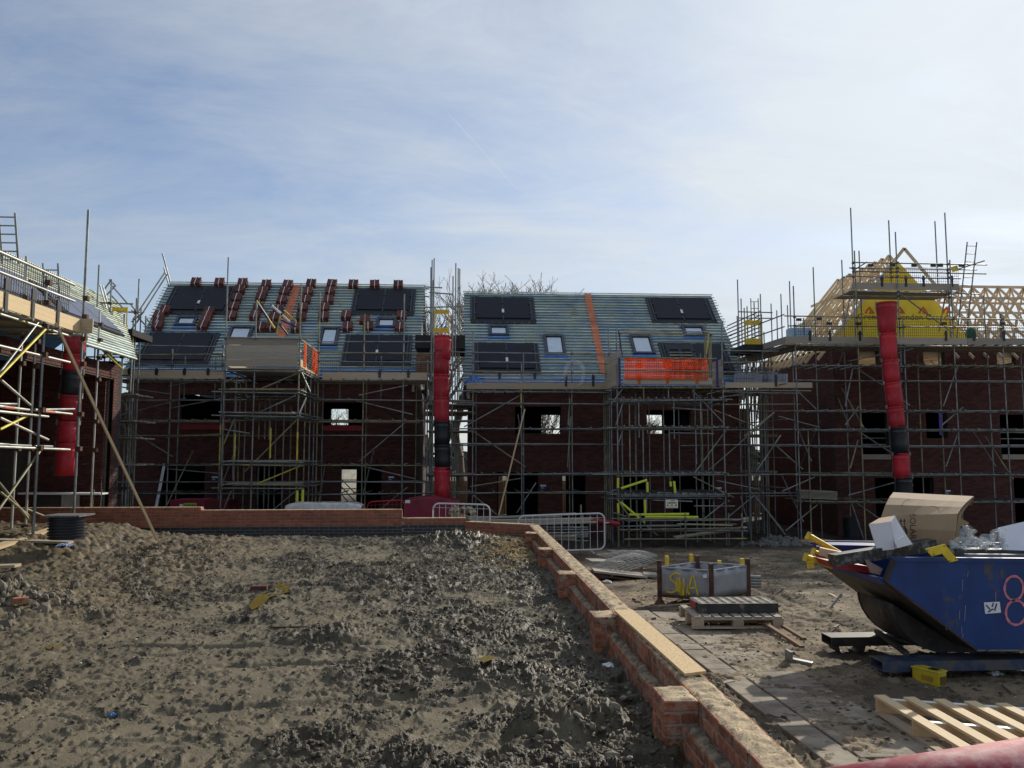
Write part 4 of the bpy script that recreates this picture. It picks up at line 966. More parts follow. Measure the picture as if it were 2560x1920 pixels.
for a, c in (((860, 210), (1395, 100)), ((730, 245), (1445, 420)), ((865, 930), (1365, 510)), ((770, 955), (1480, 1125)), ((1100, 1450), (1390, 1215))): sA.dg(k3(*a), k3(*c), YA)
z_ = PY(500, 949, YA).z
deck(sA, PY(240, 940, YA).x, PY(566, 940, YA).x, YA + .03, YAi - .1, z_); deck(sA, PY(745, 940, YA).x, PY(1080, 940, YA).x, YA + .03, YAi - .1, z_)
toe(sA, 240, 566, 925, 947, YA); toe(sA, 806, 1068, 931, 950, YA); toe(sA, 122, 236, 925, 944, YA - 1.0)
deck(sA, PY(300, 1052, YA).x, PY(560, 1052, YA).x, YA + .1, YA + .9, PY(400, 1054, YA).z, w=.3)
deck(sA, PY(760, 1052, YA).x, PY(1040, 1052, YA).x, YA + .1, YA + .9, PY(900, 1054, YA).z, w=.3)
g0 = PY(300, 925, YA).z; guard(sA, PY(310, 920, YA).x, PY(556, 920, YA).x, g0 - .02, g0 + .62, YA - .02); guard(sA, PY(800, 925, YA).x, PY(1040, 925, YA).x, g0 - .05, g0 + .5, YA + .1)
tabs(sA, (323, 391, 461, 520), 930, 938, YA); tabs(sA, (949, 1021), 934, 944, YA)
sA.join()
# ---- loading bay box on the left terrace
YL0, YL1 = 26.5, 30.0
lA = Scaf('scaffold_loading_bay', 'scaffold tower topped by a boarded box platform before the left terrace', 'scaffold tower', (-6.6, YL0, HG))
xl, xr = PY(566, 900, YL0).x, PY(746, 900, YL0).x
for px, yt in ((562, 643), (635, 753), (747, 708)): lA.up(px, yt, None, YL0)
for f_, Y in ((0, 27.8), (1, 27.8), (0, 29), (1, 28.7), (1, 29.5), (.35, 29.3), (.62, 28.6), (.62, 29.8)):
    X = xl + (xr - xl) * f_; zt = PY(700, 880 if f_ in (0, 1) else 1000, YL0).z; tube('upright_tube', (X, Y, zt), (X, Y, gz(X, Y)), TR, lA.rm(), lA.t); lA.ups.append((X, Y, -1.2, zt))
toe(lA, 566, 745, 845, 917, YL0 - .04, n=4, name='side_board', m=oldboard)
for j in range(1):   # sunlit right side: toe board and orange netting
    zb = PY(745, 917, YL0).z; zt = PY(745, 845, YL0).z
    bar('toe_board', (xr + .05, YL0, zb + .13), (xr + .05, YL1, zb + .13), .04, .25, newwood, lA.t)
    bar('guard_rail', (xr, YL0, zb + .55), (xr, YL1, zb + .55), .05, .05, newwood, lA.t); bar('guard_rail', (xr, YL0, zt), (xr, YL1, zt), .05, .05, galv, lA.t)
    for (a, c, m) in ((YL0 + .5, YL0 + .9, orangemesh), (YL0 + 1.1, YL0 + 1.9, blackmesh), (YL0 + 2.0, YL0 + 3.1, orangemesh)):
        b = MB(); n = 10
        for i in range(n + 1): y = a + (c - a) * i / n; b.box((xr + .08, y, (zb + zt) / 2 + .02), (.012, .03, zt - zb - .2))
        for i in range(9): b.box((xr + .09, (a + c) / 2, zb + .1 + i * (zt - zb - .2) / 8), (.008, c - a, .03))
        b.build('netting_panel', m, lA.t)
    for j2 in range(4): bar('side_board', (xl, YL0, zb + .12 + j2 * .23), (xl, YL1, zb + .12 + j2 * .23), .04, .215, oldboard, lA.t)
deck(lA, xl, xr, YL0, YL1, PY(650, 922, YL0).z)
lA.hor(560, 770, 846, YL0 - .1)
for y, bd in ((928, 0), (974, 1), (982, 0), (1033, 1), (1041, 0), (1155, 1), (1163, 0), (1212, 1), (1221, 0)):
    lA.hor(548 if bd else 530, 760, y, YL0)
    z = PY(650, y, YL0).z
    for X in (xl, xr): tube('ledger_tube', (X + .05, YL0 - .2, z), (X + .05, YL1, z), TR, lA.rm(), lA.t)
    for Y in (28.7, 29.8): tube('ledger_tube', (xl - .2, Y, z), (xr + .3, Y, z), TR, lA.rm(), lA.t)
    if bd: deck(lA, xl + .1, xr - .05, YL0 + .1, YL0 + (1.6 if y > 1000 else 2.4), z + .03)
for a, c, m in (((1835, 130), (1470, 285), tubegreen), ((1815, 350), (1460, 515), None), ((1825, 590), (1420, 995), None), ((1850, 1050), (1440, 1220), tubey), ((1870, 1250), (1580, 1490), None), ((1100, 230), (1220, 170), None), ((1210, 580), (1090, 860), tubegreen), ((1180, 1290), (1095, 1490), None), ((1920, 370), (1850, 530), white), ((1780, 515), (1860, 550), white), ((1870, 120), (1960, 320), None), ((1100, 685), (1360, 725), None), ((1300, 1115), (1360, 1050), None)):
    lA.dg(k2(*a), k2(*c), YL0 - .02, m=m)
for px, y0, y1 in ((648, 990, 1098), (663, 985, 1098), (674, 990, 1098), (598, 960, 1215), (586, 950, 1200), (645, 1165, 1275), (660, 1165, 1275)): lA.up(px, y0, y1, 28.4)
for px, y0, y1 in ((743, 1226, 1256), (757, 1222, 1256)): 
    a = PY(px, y0, YL0); c = PY(px, y1 + 20, YL0); tube('foam_sleeve', (a.x, YL0, a.z), (a.x, YL0, c.z), .045, hiviz, lA.t)
for px, y0, y1 in ((744, 1080, 1170), (677, 1070, 1145), (588, 1085, 1150)):
    a = PY(px, y0, YL0); c = PY(px, y1, YL0); tube('yellow_tube_section', a, (a.x, a.y, c.z), TR + .004, tubey, lA.t)
lA.join(120)
# chevron hoist frame with yellow and blue tubes on top
b = thing('folding_tube_frame', 'dark blue and pale yellow folded tube frame standing above the boarded box platform', 'tube frame', PY(690, 845, 27.6))
for a, c, m in (((1665, 640), (1885, 980), tubey), ((1690, 690), (1870, 960), darkblue), ((1840, 690), (1980, 800), darkblue), ((1850, 700), (2070, 900), white), ((2000, 760), (2147, 900), tubey), ((1980, 790), (1910, 960), darkblue), ((1960, 820), (1915, 1040), tubey), ((1970, 880), (2147, 960), darkblue), ((1940, 920), (2040, 1050), darkblue)):
    p = (300 + a[0] / 4.88, 620 + a[1] / 4.88); q = (300 + c[0] / 4.88, 620 + c[1] / 4.88)
    tube('frame_tube', PY(*p, 27.9), PY(*q, 28.2), .032, m, b)
# ---- gap between the terraces
gA = Scaf('scaffold', 'tall scaffold poles with yellow gates in the gap between the two terraces', 'scaffold', (-.9, 30, HG))
for px, yt, Y in ((1075, 668, 30.6), (1078, 650, 30.0), (1083, 646, 29.4), (1131, 690, 29.4), (1138, 658, 30.0), (1144, 670, 30.6), (1148, 672, 31.0), (1068, 900, 29), (1081, 700, 31.5)): gA.up(px, yt, None, Y)
for y, a, c in ((734, 1073, 1132), (768, 1062, 1160), (781, 1060, 1080), (719, 1060, 1106), (723, 1060, 1074), (742, 1060, 1074)): gA.hor(a, c, y, 29.6)
for y in (1001, 1052, 1110, 1187, 1230): gA.hor(1065, 1185, y, 29.2); gA.hor(1065, 1185, y + 3, 30.4)
for y_, w2 in ((1012, .9), (1030, .9), (1078, .9), (1186, .6)):
    a = PY(1066, y_, 29.6); c = PY(1182, y_, 29.6); deck(gA, a.x, c.x, 29.5, 31.6, a.z)
for y_ in (1020, 1036): toe(gA, 1064, 1168, y_ - 8, y_ + 5, 30.8, m=oldboard)
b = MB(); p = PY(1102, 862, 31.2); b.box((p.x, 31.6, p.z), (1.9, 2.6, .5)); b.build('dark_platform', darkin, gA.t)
for y0, y1 in ((774, 785), (820, 832)):
    a = PY(1086, y0, 29.3); c = PY(1123, y1, 29.3); bxo('yellow_gate_panel', ((a + c) / 2), (c.x - a.x, .03, a.z - c.z), yellowp, gA.t)
for px in (1086.5, 1121.5): a = PY(px, 774, 29.3); c = PY(px, 838, 29.3); tube('yellow_gate_frame', a, (a.x, a.y, c.z), .02, yellowp, gA.t)
gA.join()
# stack of wrapped bricks on the platform edge
a = PY(1040, 885, 30.2); c = PY(1086, 932, 30.2); b = thing('brick_pack', 'strapped pack of brown bricks on the platform beside the red chute top', 'brick pack', ((a.x + c.x) / 2, 30.4, c.z))
for j in range(9):
    for i in range(4):
        w_ = (c.x - a.x) / 4; h_ = (a.z - c.z) / 9; bxo('brick', (a.x + (i + .5) * w_, 30.4, c.z + (j + .5) * h_), (w_ - .008, .4, h_ - .008), mat('pack_brick', (.20, .12, .08), .9, rnd=.3) if (i == 0 and j == 0) else M_['pack_brick'], b)
# ---- scaffold of the middle terrace
sB = Scaf('scaffold', 'grey tube scaffold with board platform along the front of the middle terrace', 'scaffold', (4, YA, HG))
for px, yt in ((1182, 829), (1304, 905), (1430, 876), (1523, 820), (1870, 898), (1768, 806)): sB.up(px, yt, None, YA)
for px in (1190, 1309, 1423, 1510, 1519, 1590, 1780, 1752, 1850): sB.up(px, 960 if px != 1309 else 886, None, YAi)
for y in (980, 1009, 1072, 1110, 1185, 1231):
    sB.hor(1130, 1545, y, YA); sB.hor(1170, 1560, y + 2, YAi); sB.hor(1805, 2000, y + 2, YA); sB.hor(1700, 1890, y + 3, YAi)
for y, m in ((884, None), (907, None), (931, tubegreen)): sB.hor(1134, 1520, y, YA, name='guard_rail', m=m); 
for y in (878, 906, 931): sB.hor(1808, 1945, y, YA, name='guard_rail')
for i in range(26):
    px = 1175 + i * 30; X = PY(px, 1000, YA).x
    for y in (980, 1072, 1185, 1231):
        if random.random() < .8: sB.tr(X, YA, PY(px, y, YA).z, YAi)
for a, c in (((120, 660), (680, 345)), ((205, 700), (725, 1055)), ((180, 1250), (700, 1165)), ((180, 1310), (440, 1525)), ((640, 1510), (830, 1210)), ((1165, 380), (1145, 640)), ((1170, 560), (1140, 1060))): sB.dg(k4(*a), k4(*c), YA)
for a, c in (((1150, 395), (1530, 545)), ((1720, 420), (1100, 965)), ((1780, 635), (1550, 965)), ((1560, 1230), (1800, 1530)), ((1530, 1200), (1290, 1400)), ((1400, 1210), (1500, 1580)), ((1170, 1060), (1575, 1145)), ((1240, 270), (1560, 235)), ((1200, 280), (1460, 235))): sB.dg(k5(*a), k5(*c), YA, m=tubegreen if a[1] in (395, 270) else None)
a = PY(1303, 955, YA); c = PY(1303, 985, YA); tube('yellow_tube_section', a, (a.x, a.y, c.z - .5), TR + .004, tubey, sB.t)
zB_ = PY(1350, 973, YA).z; deck(sB, PY(1166, 970, YA).x, PY(1530, 970, YA).x, YA + .03, YAi - .1, zB_); deck(sB, PY(1810, 970, YA).x, PY(2030, 970, YA).x, YA + .03, YAi - .1, zB_)
toe(sB, 1166, 1525, 957, 973, YA); toe(sB, 1812, 2030, 956, 970, YA)
g0 = PY(1300, 957, YA).z
lightmesh = mat('pale_guard_mesh', (.35, .36, .40), .6)
guard(sB, PY(1210, 950, YA).x, PY(1385, 950, YA).x, g0 - .05, g0 + .38, YA - .01, lightmesh, .05, .05, .012, wob=.05); guard(sB, PY(1385, 950, YA).x, PY(1525, 950, YA).x, g0 - .05, g0 + .55, YA - .01, lightmesh, .055, .3, .010, wob=.02)
guard(sB, PY(1815, 950, YA).x, PY(1965, 950, YA).x, g0 - .05, g0 + .62, YA - .01, blackmesh, .05, .2, .012, wob=.05)
b = MB(); p0 = PY(1838, 920, YA + .5); 
b = MB(); zz0 = g0 + .05
for (xa_, xb_) in ((1840, 1900), (1915, 1962)):
    p = PY(xa_, 930, YA + .8).x; q = PY(xb_, 930, YA + .8).x; b.box(((p + q) / 2, YA + .8, g0 + .22), (q - p, .5, .5), Matrix.Rotation(.05, 3, 'Y'))
o = b.build('wrapped_stack', mat('plastic_wrapped_blocks', (.42, .44, .52), .4), None)
tag(o, 'whitish plastic wrapped blocks behind the guard mesh at the right end of the middle platform', 'blocks')
tabs(sB, (1249, 1337), 938, 948, YA); tabs(sB, (1415, 1483, 1940), 946, 966, YA)
sB.join()
b = MB(); rw = random.Random(8)
for k in range(3):
    pts = [PY(1436 + (20 + k * 3) * math.cos(a) , 930 - (22 + 4 * k) * math.sin(a) if math.sin(a) > 0 else 930 - (38 + 3 * k) * math.sin(a) , YA - .12 - .02 * k) for a in np.linspace(-1.2 + k * .2, 3.4 + k * .12, 16)]
    b.path(pts, .006, 5)
o = b.build('cable_coil', white, None); tag(o, 'loops of white cable hung over the guard rail of the middle terrace platform', 'cable')
b = MB(); P = []
for j in range(8): P.append([PY(1160 + i * 5.5, 961 - (22 * math.sin(math.pi * i / 9) ** .7 + 3 * math.sin(i * 2.3 + j)) * (j / 7), YA + .5 + .06 * j) for i in range(10)])
b.grid(P); o = b.build('blue_sheet', bluem, None, solid=.004); tag(o, 'crumpled dark blue sheet at the left end of the middle terrace platform', 'sheet')
for y_ in (985, 1090, 1180): a = PY(1850, y_, 34); c = PY(1930, y_, 34); bxo('scaffold_board', (a + c) / 2, (c.x - a.x, 1.2, .12), oldboard, sB.t)  # boards added to close off the bright sky slot
for i in range(7): a = PY(1853 + i * 11, 965, 33.5); tube('upright_tube', a, (a.x + .1 * (i % 3 - 1), a.y, HG), TR, galv, sB.t)
# ---- loading bay of the middle terrace
YM0, YM1 = 27.0, 29.6
lB = Scaf('scaffold_loading_bay', 'scaffold tower with orange netting on its platform in front of the middle terrace', 'scaffold tower', (7, YM0, HG))
xl, xr = PY(1545, 930, YM0).x, PY(1806, 930, YM0).x
for px, yt in ((1543, 822), (1808, 800)): lB.up(px, yt, None, YM0)
for px, y0, y1 in ((1597, 1000, 1094), (1685, 998, 1097), (1752, 1000, 1092), (1674, 1070, 1205), (1740, 1070, 1160), (1608, 1070, 1195), (1609, 970, 1008), (1671, 970, 1006), (1735, 970, 1006), (1575, 1010, 1290), (1616, 1190, 1275)): lB.up(px, y0, y1, YM0 + .05)
for f_, Y in ((0, 28.3), (1, 28.3), (0, 29.5), (1, 29.5), (.3, 29.4), (.55, 28.8), (.75, 29.4), (.45, 29.5), (.13, 28.8), (.88, 28.9)):
    X = xl + (xr - xl) * f_; zt = PY(700, 925, YM0).z + (1.0 if f_ in (0, 1) else -.2); tube('upright_tube', (X, Y, zt), (X, Y, gz(X, Y)), TR, lB.rm(), lB.t); lB.ups.append((X, Y, -1.2, zt))
for y, x0, x1 in ((970, 1535, 1815), (999, 1520, 1830), (1002, 1530, 1812), (1069, 1515, 1822), (1184, 1480, 1815), (1188, 1540, 1812), (1236, 1524, 1815), (1240, 1540, 1820), (1252, 1630, 1730)):
    lB.hor(x0, x1, y, YM0); z = PY(1650, y, YM0).z
    for X in (xl, xr): tube('ledger_tube', (X + .05, YM0 - .2, z), (X + .05, YM1, z), TR, lB.rm(), lB.t)
    for Y in (28.3, 29.4): tube('ledger_tube', (xl - .2, Y, z), (xr + .3, Y, z), TR, lB.rm(), lB.t)
    if y in (970, 999, 1069, 1184, 1236):
        for i in range(13): X = xl + (xr - xl) * (i + .5) / 13; tube('transom_tube', (X, YM0 - .25, z + .05), (X, YM1, z + .05), TR, lB.rm(), lB.t)
for a, c in (((940, 205), (1250, 530)), ((1275, 570), (965, 995)), ((955, 1025), (1335, 1220)), ((1270, 1250), (1060, 1420)), ((290, 195), (180, 345)), ((290, 330), (225, 540)), ((290, 590), (245, 720)), ((175, 1165), (250, 1140)), ((750, 375), (1100, 400)), ((730, 610), (1150, 620)), ((620, 1175), (1240, 1190)), ((960, 1300), (1345, 1302))): lB.dg(k5(*a), k5(*c), YM0 - .02)
deck(lB, xl, xr, YM0, YM1, PY(1680, 965, YM0).z)
toe(lB, 1557, 1780, 944, 961, YM0 - .02, m=oldboard)
zb = PY(1557, 962, YM0).z; zt = PY(1557, 897, YM0).z
for X, nn in ((xl, 5), (xr, 4)):
    for j2 in range(nn): bar('side_board', (X, YM0, zb + .12 + j2 * .23), (X, YM1 - .3, zb + .12 + j2 * .23), .04, .215, board if X == xl else oldboard, lB.t)
for px in (1549, 1793): a = PY(px, 898, YM0 - .02); c = PY(px, 962, YM0 - .02); bxo('end_post', ((a + c) / 2), (.07, .05, a.z - c.z + .1), darkblue if px > 1700 or px < 1550 else board, lB.t)
guard(lB, PY(1559, 920, YM0).x, PY(1768, 920, YM0).x, zb + .20, zt + .0, YM0 - .09, orangemesh, .075, .075, .030, 'orange_netting', wob=.015)
rnd5 = random.Random(5)
for i in range(9):   # bunched clips along the top of the netting
    px = 1573 + i * 23 + rnd5.uniform(-6, 6); p = PY(px, 899 + rnd5.uniform(-2, 2), YM0 - .06); bxo('netting_clip', p, (.13, .03, .07), orangemesh, lB.t)
for px in (1598, 1669, 1743):
    for y0, y1, w_ in ((907, 919, .22), (935, 946, .16), (946, 959, .10)):
        a = PY(px, y0, YM0 - .08); c = PY(px, y1, YM0 - .08); b = MB(); hw = w_ / 2; zc = (a.z + c.z) / 2; hh = (a.z - c.z) / 2
        b.prism([(a.x - hw, a.y, zc - hh * .6), (a.x - hw * .6, a.y, zc - hh), (a.x + hw * .6, a.y, zc - hh), (a.x + hw, a.y, zc - hh * .6), (a.x + hw, a.y, zc + hh * .6), (a.x + hw * .6, a.y, zc + hh), (a.x - hw * .6, a.y, zc + hh), (a.x - hw, a.y, zc + hh * .6)], (0, .02, 0)); b.build('orange_guard_clip', orangemesh, lB.t)
for y in (896, 928): lB.hor(1552, 1790, y, YM0 - .1, name='guard_rail')
lB.hor(1548, 1780, 836, YM0 + .6, name='guard_rail', m=tubegreen); lB.hor(1560, 1770, 829, YM0 + 1.4, name='guard_rail')
for px, yt in ((1550, 832), (1773, 832), (1762, 835), (1778, 835)): lB.up(px, yt, 960, YM0 + .6, m=tubegreen)
lB.dg((1547, 826), (1556, 892), YM0 + .3, m=darkblue); lB.dg((1772, 835), (1766, 885), YM0 + .3, m=tubey)
for p, q in (((1545, 1195), (1545, 1220)), ((1553, 1221), (1617, 1200)), ((1618, 1205), (1619, 1230)), ((1676, 1204), (1677, 1216)), ((1685, 1203), (1688, 1233)), ((1545, 1258), (1546, 1283)), ((1551, 1255), (1612, 1307)), ((1612, 1249), (1613, 1284)), ((1568, 1287), (1722, 1285)), ((1612, 1292), (1745, 1293))):
    tube('foam_sleeve', PY(*p, YM0 - .12), PY(*q, YM0 - .12), .042, hiviz, lB.t)
# tag board
a = PY(1664, 1249, YM0 - .16); c = PY(1695, 1270, YM0 - .16)
sg = thing('safety_sign', 'small white and yellow safety notice tied low on the netted scaffold tower', 'sign', (a + c) / 2)
bxo('sign_plate', (a + c) / 2, (c.x - a.x, .01, a.z - c.z), white, sg)
for (u0, u1, v0, v1, m) in ((.1, .9, .28, .5, yellowp), (.25, .8, .34, .44, dk), (.08, .24, .6, .72, dk), (.42, .58, .6, .72, dk), (.76, .92, .6, .72, dk), (.08, .92, .82, .92, yellowp), (.4, .75, .1, .18, dk), (.1, .2, .1, .22, yellowp), (.85, .93, .1, .22, yellowp)):
    bxo('printed_mark', (a.x + (c.x - a.x) * (u0 + u1) / 2, a.y - .007 - (.002 if m is dk else 0), a.z + (c.z - a.z) * (v0 + v1) / 2), ((c.x - a.x) * (u1 - u0), .002, (a.z - c.z) * (v1 - v0)), m, sg)
lB.join(120)
# low rack of tubes in front
rk = Scaf('tube_rack', 'low rack of stacked scaffold tubes on the ground below the netted tower', 'tube rack', (7, 26.2, HG))
for px in (1545, 1571, 1712, 1853, 1820, 1600): rk.up(px, 1283, None, 26.3 if px != 1820 else 27.0)
for y, x0, x1, Y in ((1297, 1527, 1830, 26.3), (1301, 1565, 1865, 26.5), (1322, 1545, 1850, 26.3), (1324, 1560, 1860, 26.4), (1327, 1560, 1868, 26.6), (1347, 1560, 1866, 26.2), (1299, 1550, 1870, 27.2), (1312, 1590, 1840, 27.0), (1315, 1540, 1700, 26.9)): rk.hor(x0, x1, y, Y)
for a, c in (((775, 1590), (1450, 1500)), ((810, 1470), (1310, 1480)), ((780, 1600), (1260, 1540))): 
    p = PY(*k5(*a), 26.6); q = PY(*k5(*c), 27.0); bar('loose_board', p, q, .2, .035, board, rk.t)
for a, c in (((490, 1470), (620, 1580)), ((240, 1240), (350, 1400)), ((200, 1365), (330, 1400))): rk.dg(k5(*a), k5(*c), 26.4)
rk.join()
# ---- scaffold of the right house
YC, YCi = 28.4, 29.9
sC = Scaf('scaffold', 'grey tube scaffold with two board platforms round the right hand house', 'scaffold', (17, YC, HG))
for px, yt in ((1991, 715), (2022, 1075), (2147, 627), (2266, 800), (2388, 650), (2514, 785)): sC.up(px, yt, None, YC)
for px in (2045, 2117, 2354, 2476, 2300, 2560): sC.up(px, 880 if px < 2300 else 875, None, YCi)
for px, yt, yb, Y in ((2133, 520, 860, 28.6), (2225, 551, 710, 28.6), (2246, 580, 930, 28.5), (2341, 553, 710, 30), (2370, 532, 860, 28.6), (2152, 627, 860, 30), (2108, 650, 850, 30), (2036, 668, 850, 31), (1976, 703, 860, 31), (1903, 735, 900, 31), (1954, 735, 860, 31.4), (1929, 759, 860, 32), (1970, 763, 860, 33), (1943, 776, 860, 33), (1869, 766, 880, 31.5), (2462, 740, 860, 30), (2502, 784, 860, 28.6), (2010, 795, 860, 28.6), (1887, 756, 900, 32), (1847, 699, 960, 31.2)): sC.up(px, yt, yb, Y)
for y in (866, 915, 952, 1028, 1075, 1115, 1186, 1254):
    sC.hor(1985, 2262, y, YC); sC.hor(2262, 2640, y + random.uniform(-1, 1), YC); sC.hor(2030, 2640, y + 2.5, YCi)
for y in (1028, 1075, 1115, 1186, 1240): sC.hor(1862, 2000, y, 30.6)
for y, x0, x1 in ((796, 1960, 2640), (818, 1970, 2640)): sC.hor(x0, x1, y, YC, name='guard_rail')
for y, x0, x1 in ((660, 2135, 2465), (673, 2122, 2440), (682, 2135, 2463), (694, 2113, 2400), (742, 2105, 2385), (732, 2120, 2445)): sC.hor(x0, x1, y, 28.6, name='guard_rail')
for i in range(20):
    px = 2000 + i * 31; X = PY(px, 1000, YC).x
    for y in (866, 915, 1028, 1075, 1186, 1254):
        if random.random() < .8: sC.tr(X, YC, PY(px, y, YC).z, YCi)
for a, c in (((830, 135), (1095, 80)), ((860, 175), (1090, 325)), ((890, 680), (1170, 865)), ((825, 1195), (1185, 1095)), ((880, 1250), (1060, 1375)), ((1240, 435), (1310, 485)), ((1730, 500), (1565, 640)), ((1690, 170), (1575, 490)), ((1695, 690), (1595, 970)), ((270, 570), (600, 660)), ((290, 720), (110, 990)), ((260, 810), (465, 990)), ((90, 1210), (325, 1505)), ((330, 1475), (580, 1270)), ((560, 1050), (300, 1165)), ((910, 490), (800, 640)), ((860, 190), (800, 490)), ((900, 760), (840, 980)), ((420, 370), (570, 515)), ((1335, 35), (1220, 70)), ((240, 540), (0, 730)), ((850, 1260), (945, 1540))): sC.dg(k6(*a), k6(*c), YC)
sC.dg(t6(1230, 740), t6(1650, 1050), 28.3); sC.dg(t6(1650, 560), t6(1900, 480), 28.4); sC.dg(t6(970, 490), t6(860, 560), 28.5); sC.dg(t6(860, 660), t6(800, 960), 29.2); sC.dg(t6(1610, 660), t6(1540, 1040), 29)
deck(sC, PY(1962, 860, YC).x, PY(2640, 860, YC).x, YC + .03, YCi + .2, PY(2260, 863, YC).z); toe(sC, 1962, 2640, 844, 861, YC, m=oldboard)
deck(sC, PY(2131, 730, 28.6).x, PY(2396, 730, 28.6).x, 28.62, 30.2, PY(2260, 728, 28.6).z); toe(sC, 2131, 2396, 708, 725, 28.6, m=oldboard)
deck(sC, PY(2000, 1185, YC).x, PY(2400, 1185, YC).x, YC + .1, YC + .9, PY(2260, 1188, YC).z)
g0 = PY(2260, 845, YC).z; guard(sC, PY(1985, 840, YC).x, PY(2640, 840, YC).x, g0, g0 + .62, YC + .03, blackmesh, .075, .09)
g1 = PY(2260, 709, 28.6).z; guard(sC, PY(2170, 700, 28.6).x, PY(2400, 700, 28.6).x, g1, g1 + .62, 28.63, blackmesh, .075, .09)
tabs(sC, (2025, 2075, 2150, 2365, 2435, 2510), 836, 852, YC); tabs(sC, (2205, 2265, 2309, 2380), 698, 716, 28.6)
for px, y in ((2177, 663), (2285, 664), (2333, 664), (2351, 664), (2403, 664), (2048, 797), (1997, 799), (2073, 809), (2146, 809), (2360, 809), (2507, 809), (2232, 663)): bxo('guard_clip', PY(px, y, 28.3), (.2, .03, .1), blackpl, sC.t)
# return platform running back along the left side of the house
xs_ = PY(1962, 850, YC).x
for X, zz_ in ((xs_, g0 - .12),):
    bar('toe_board', (X, YC, zz_), (X - .5, 36.5, zz_), .04, .24, oldboard, sC.t)
    for k in range(5): bar('scaffold_board', (X + .15 + k * .23, YC + 1.2, zz_ - .14), (X - .35 + k * .23, 36.4, zz_ - .14), .22, .038, oldboard, sC.t)
    for dz in (.5, .95): tube('guard_rail', (X, YC, zz_ + dz), (X - .5, 36.5, zz_ + dz), TR, galv, sC.t)
    for dz in (-.25, -1.6, -2.9, -4.3, -5.4): tube('ledger_tube', (X, YC, zz_ + dz), (X - .5, 36.5, zz_ + dz), TR, galv, sC.t)
    for Y in (30.3, 32.2, 34.2, 36.2):
        x_ = X - .5 * (Y - YC) / 8; tube('upright_tube', (x_, Y, zz_ + random.uniform(1.2, 2.6)), (x_, Y, HG), TR, galv, sC.t); tube('upright_tube', (x_ + 1.2, Y, zz_ + .1), (x_ + 1.2, Y, HG), TR, galv, sC.t)
b = MB(); p = PY(2000, 835, 30.5); b.box((p.x, 30.6, p.z), (.9, .5, .5)); o = b.build('wrapped_bag', mat('pale_blue_wrap', (.35, .5, .62), .5), None, bevel=.08); tag(o, 'pale blue wrapped bag on the right house platform behind the guard mesh', 'bag')
b = MB(); p = PY(2427, 832, 29.6); b.lathe([(.0, -.28), (.16, -.26), (.2, -.1), (.17, .12), (.0, .24)], p, 14); o = b.build('green_bucket', mat('green_plastic', (.01, .16, .05), .5), None, smooth=True); tag(o, 'dark green tub on the platform of the right hand house below the ladder', 'tub')
p = PY(2387, 672, 28.4); bxo('warning_plate', p, (.26, .01, .2), yellowp, sC.t, Matrix.Rotation(-.3, 3, 'Y'))
sC.join()
# stack of sheets on the low lift
st = thing('sheet_stack', 'stack of grey corrugated sheets lying on the lower scaffold lift left of the right house', 'sheet stack', PY(2040, 1250, 28.6))
for i in range(7):
    a = PY(1995, 1225 + i * 3, 28.9); c = PY(2085, 1229 + i * 3, 28.7); bar('sheet', a, c, .8, .022, oldboard, st)
# ---- access tower right (between middle terrace and right house)
aC = Scaf('scaffold_stair_tower', 'access scaffold with yellow gates between the middle terrace and the right hand house', 'scaffold tower', PY(1885, 1300, 31.5))
for px, yt in ((1866, 770), (1884, 780), (1902, 800), (1872, 860), (1890, 870), (1848, 790), (1915, 830)): aC.up(px, yt, None, 31.0 + random.uniform(0, 2))
for y0, y1 in ((801, 813), (846, 861)):
    a = PY(1863, y0, 30.6); c = PY(1900, y1, 30.6); bxo('yellow_gate_panel', ((a + c) / 2), (c.x - a.x, .03, a.z - c.z), yellowp, aC.t)
for px in (1863, 1900): a = PY(px, 801, 30.6); c = PY(px, 866, 30.6); tube('yellow_gate_frame', a, (a.x, a.y, c.z), .02, yellowp, aC.t)
for k in range(9): a = PY(1818, 815 + k * 9, 32); c = PY(1900, 778 + k * 10, 31); tube('stair_rail', a, c, TR, galv, aC.t)
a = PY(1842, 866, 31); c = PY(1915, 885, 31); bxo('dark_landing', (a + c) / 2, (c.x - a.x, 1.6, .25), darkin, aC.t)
for y in (781, 796, 870, 884, 905, 925, 945): aC.hor(1846, 1930, y, 30.8)
for i in range(10): a = PY(1868 + i * 6, 890 + (i % 3) * 14, 31.5); c = PY(1850 + i * 7, 1010 + (i % 4) * 20, 32.5); tube('brace_tube', a, c, TR, galv, aC.t)
def ladder(label, pa, pb, w_, n, m, Y=None, r=.022):
    """pa top centre, pb bottom centre (world), width along x"""
    t = thing('ladder', label, 'ladder', pb); h = Vector((w_ / 2, 0, 0))
    for s in (-1, 1): tube('rail', pa + h * s, pb + h * s, r, m, t)
    for i in range(n): q = pb + (pa - pb) * ((i + .5) / n); tube('rung', q - h, q + h, .015, m, t)
ladder('aluminium ladder standing above the upper platform of the right hand house', PY(2430, 605, 28.2), PY(2402, 860, 28.9), .37, 13, galv)
ladder('small ladder top showing far left of the right hand house against the sky', PY(1886, 746, 34), PY(1890, 880, 34), .33, 8, galv)
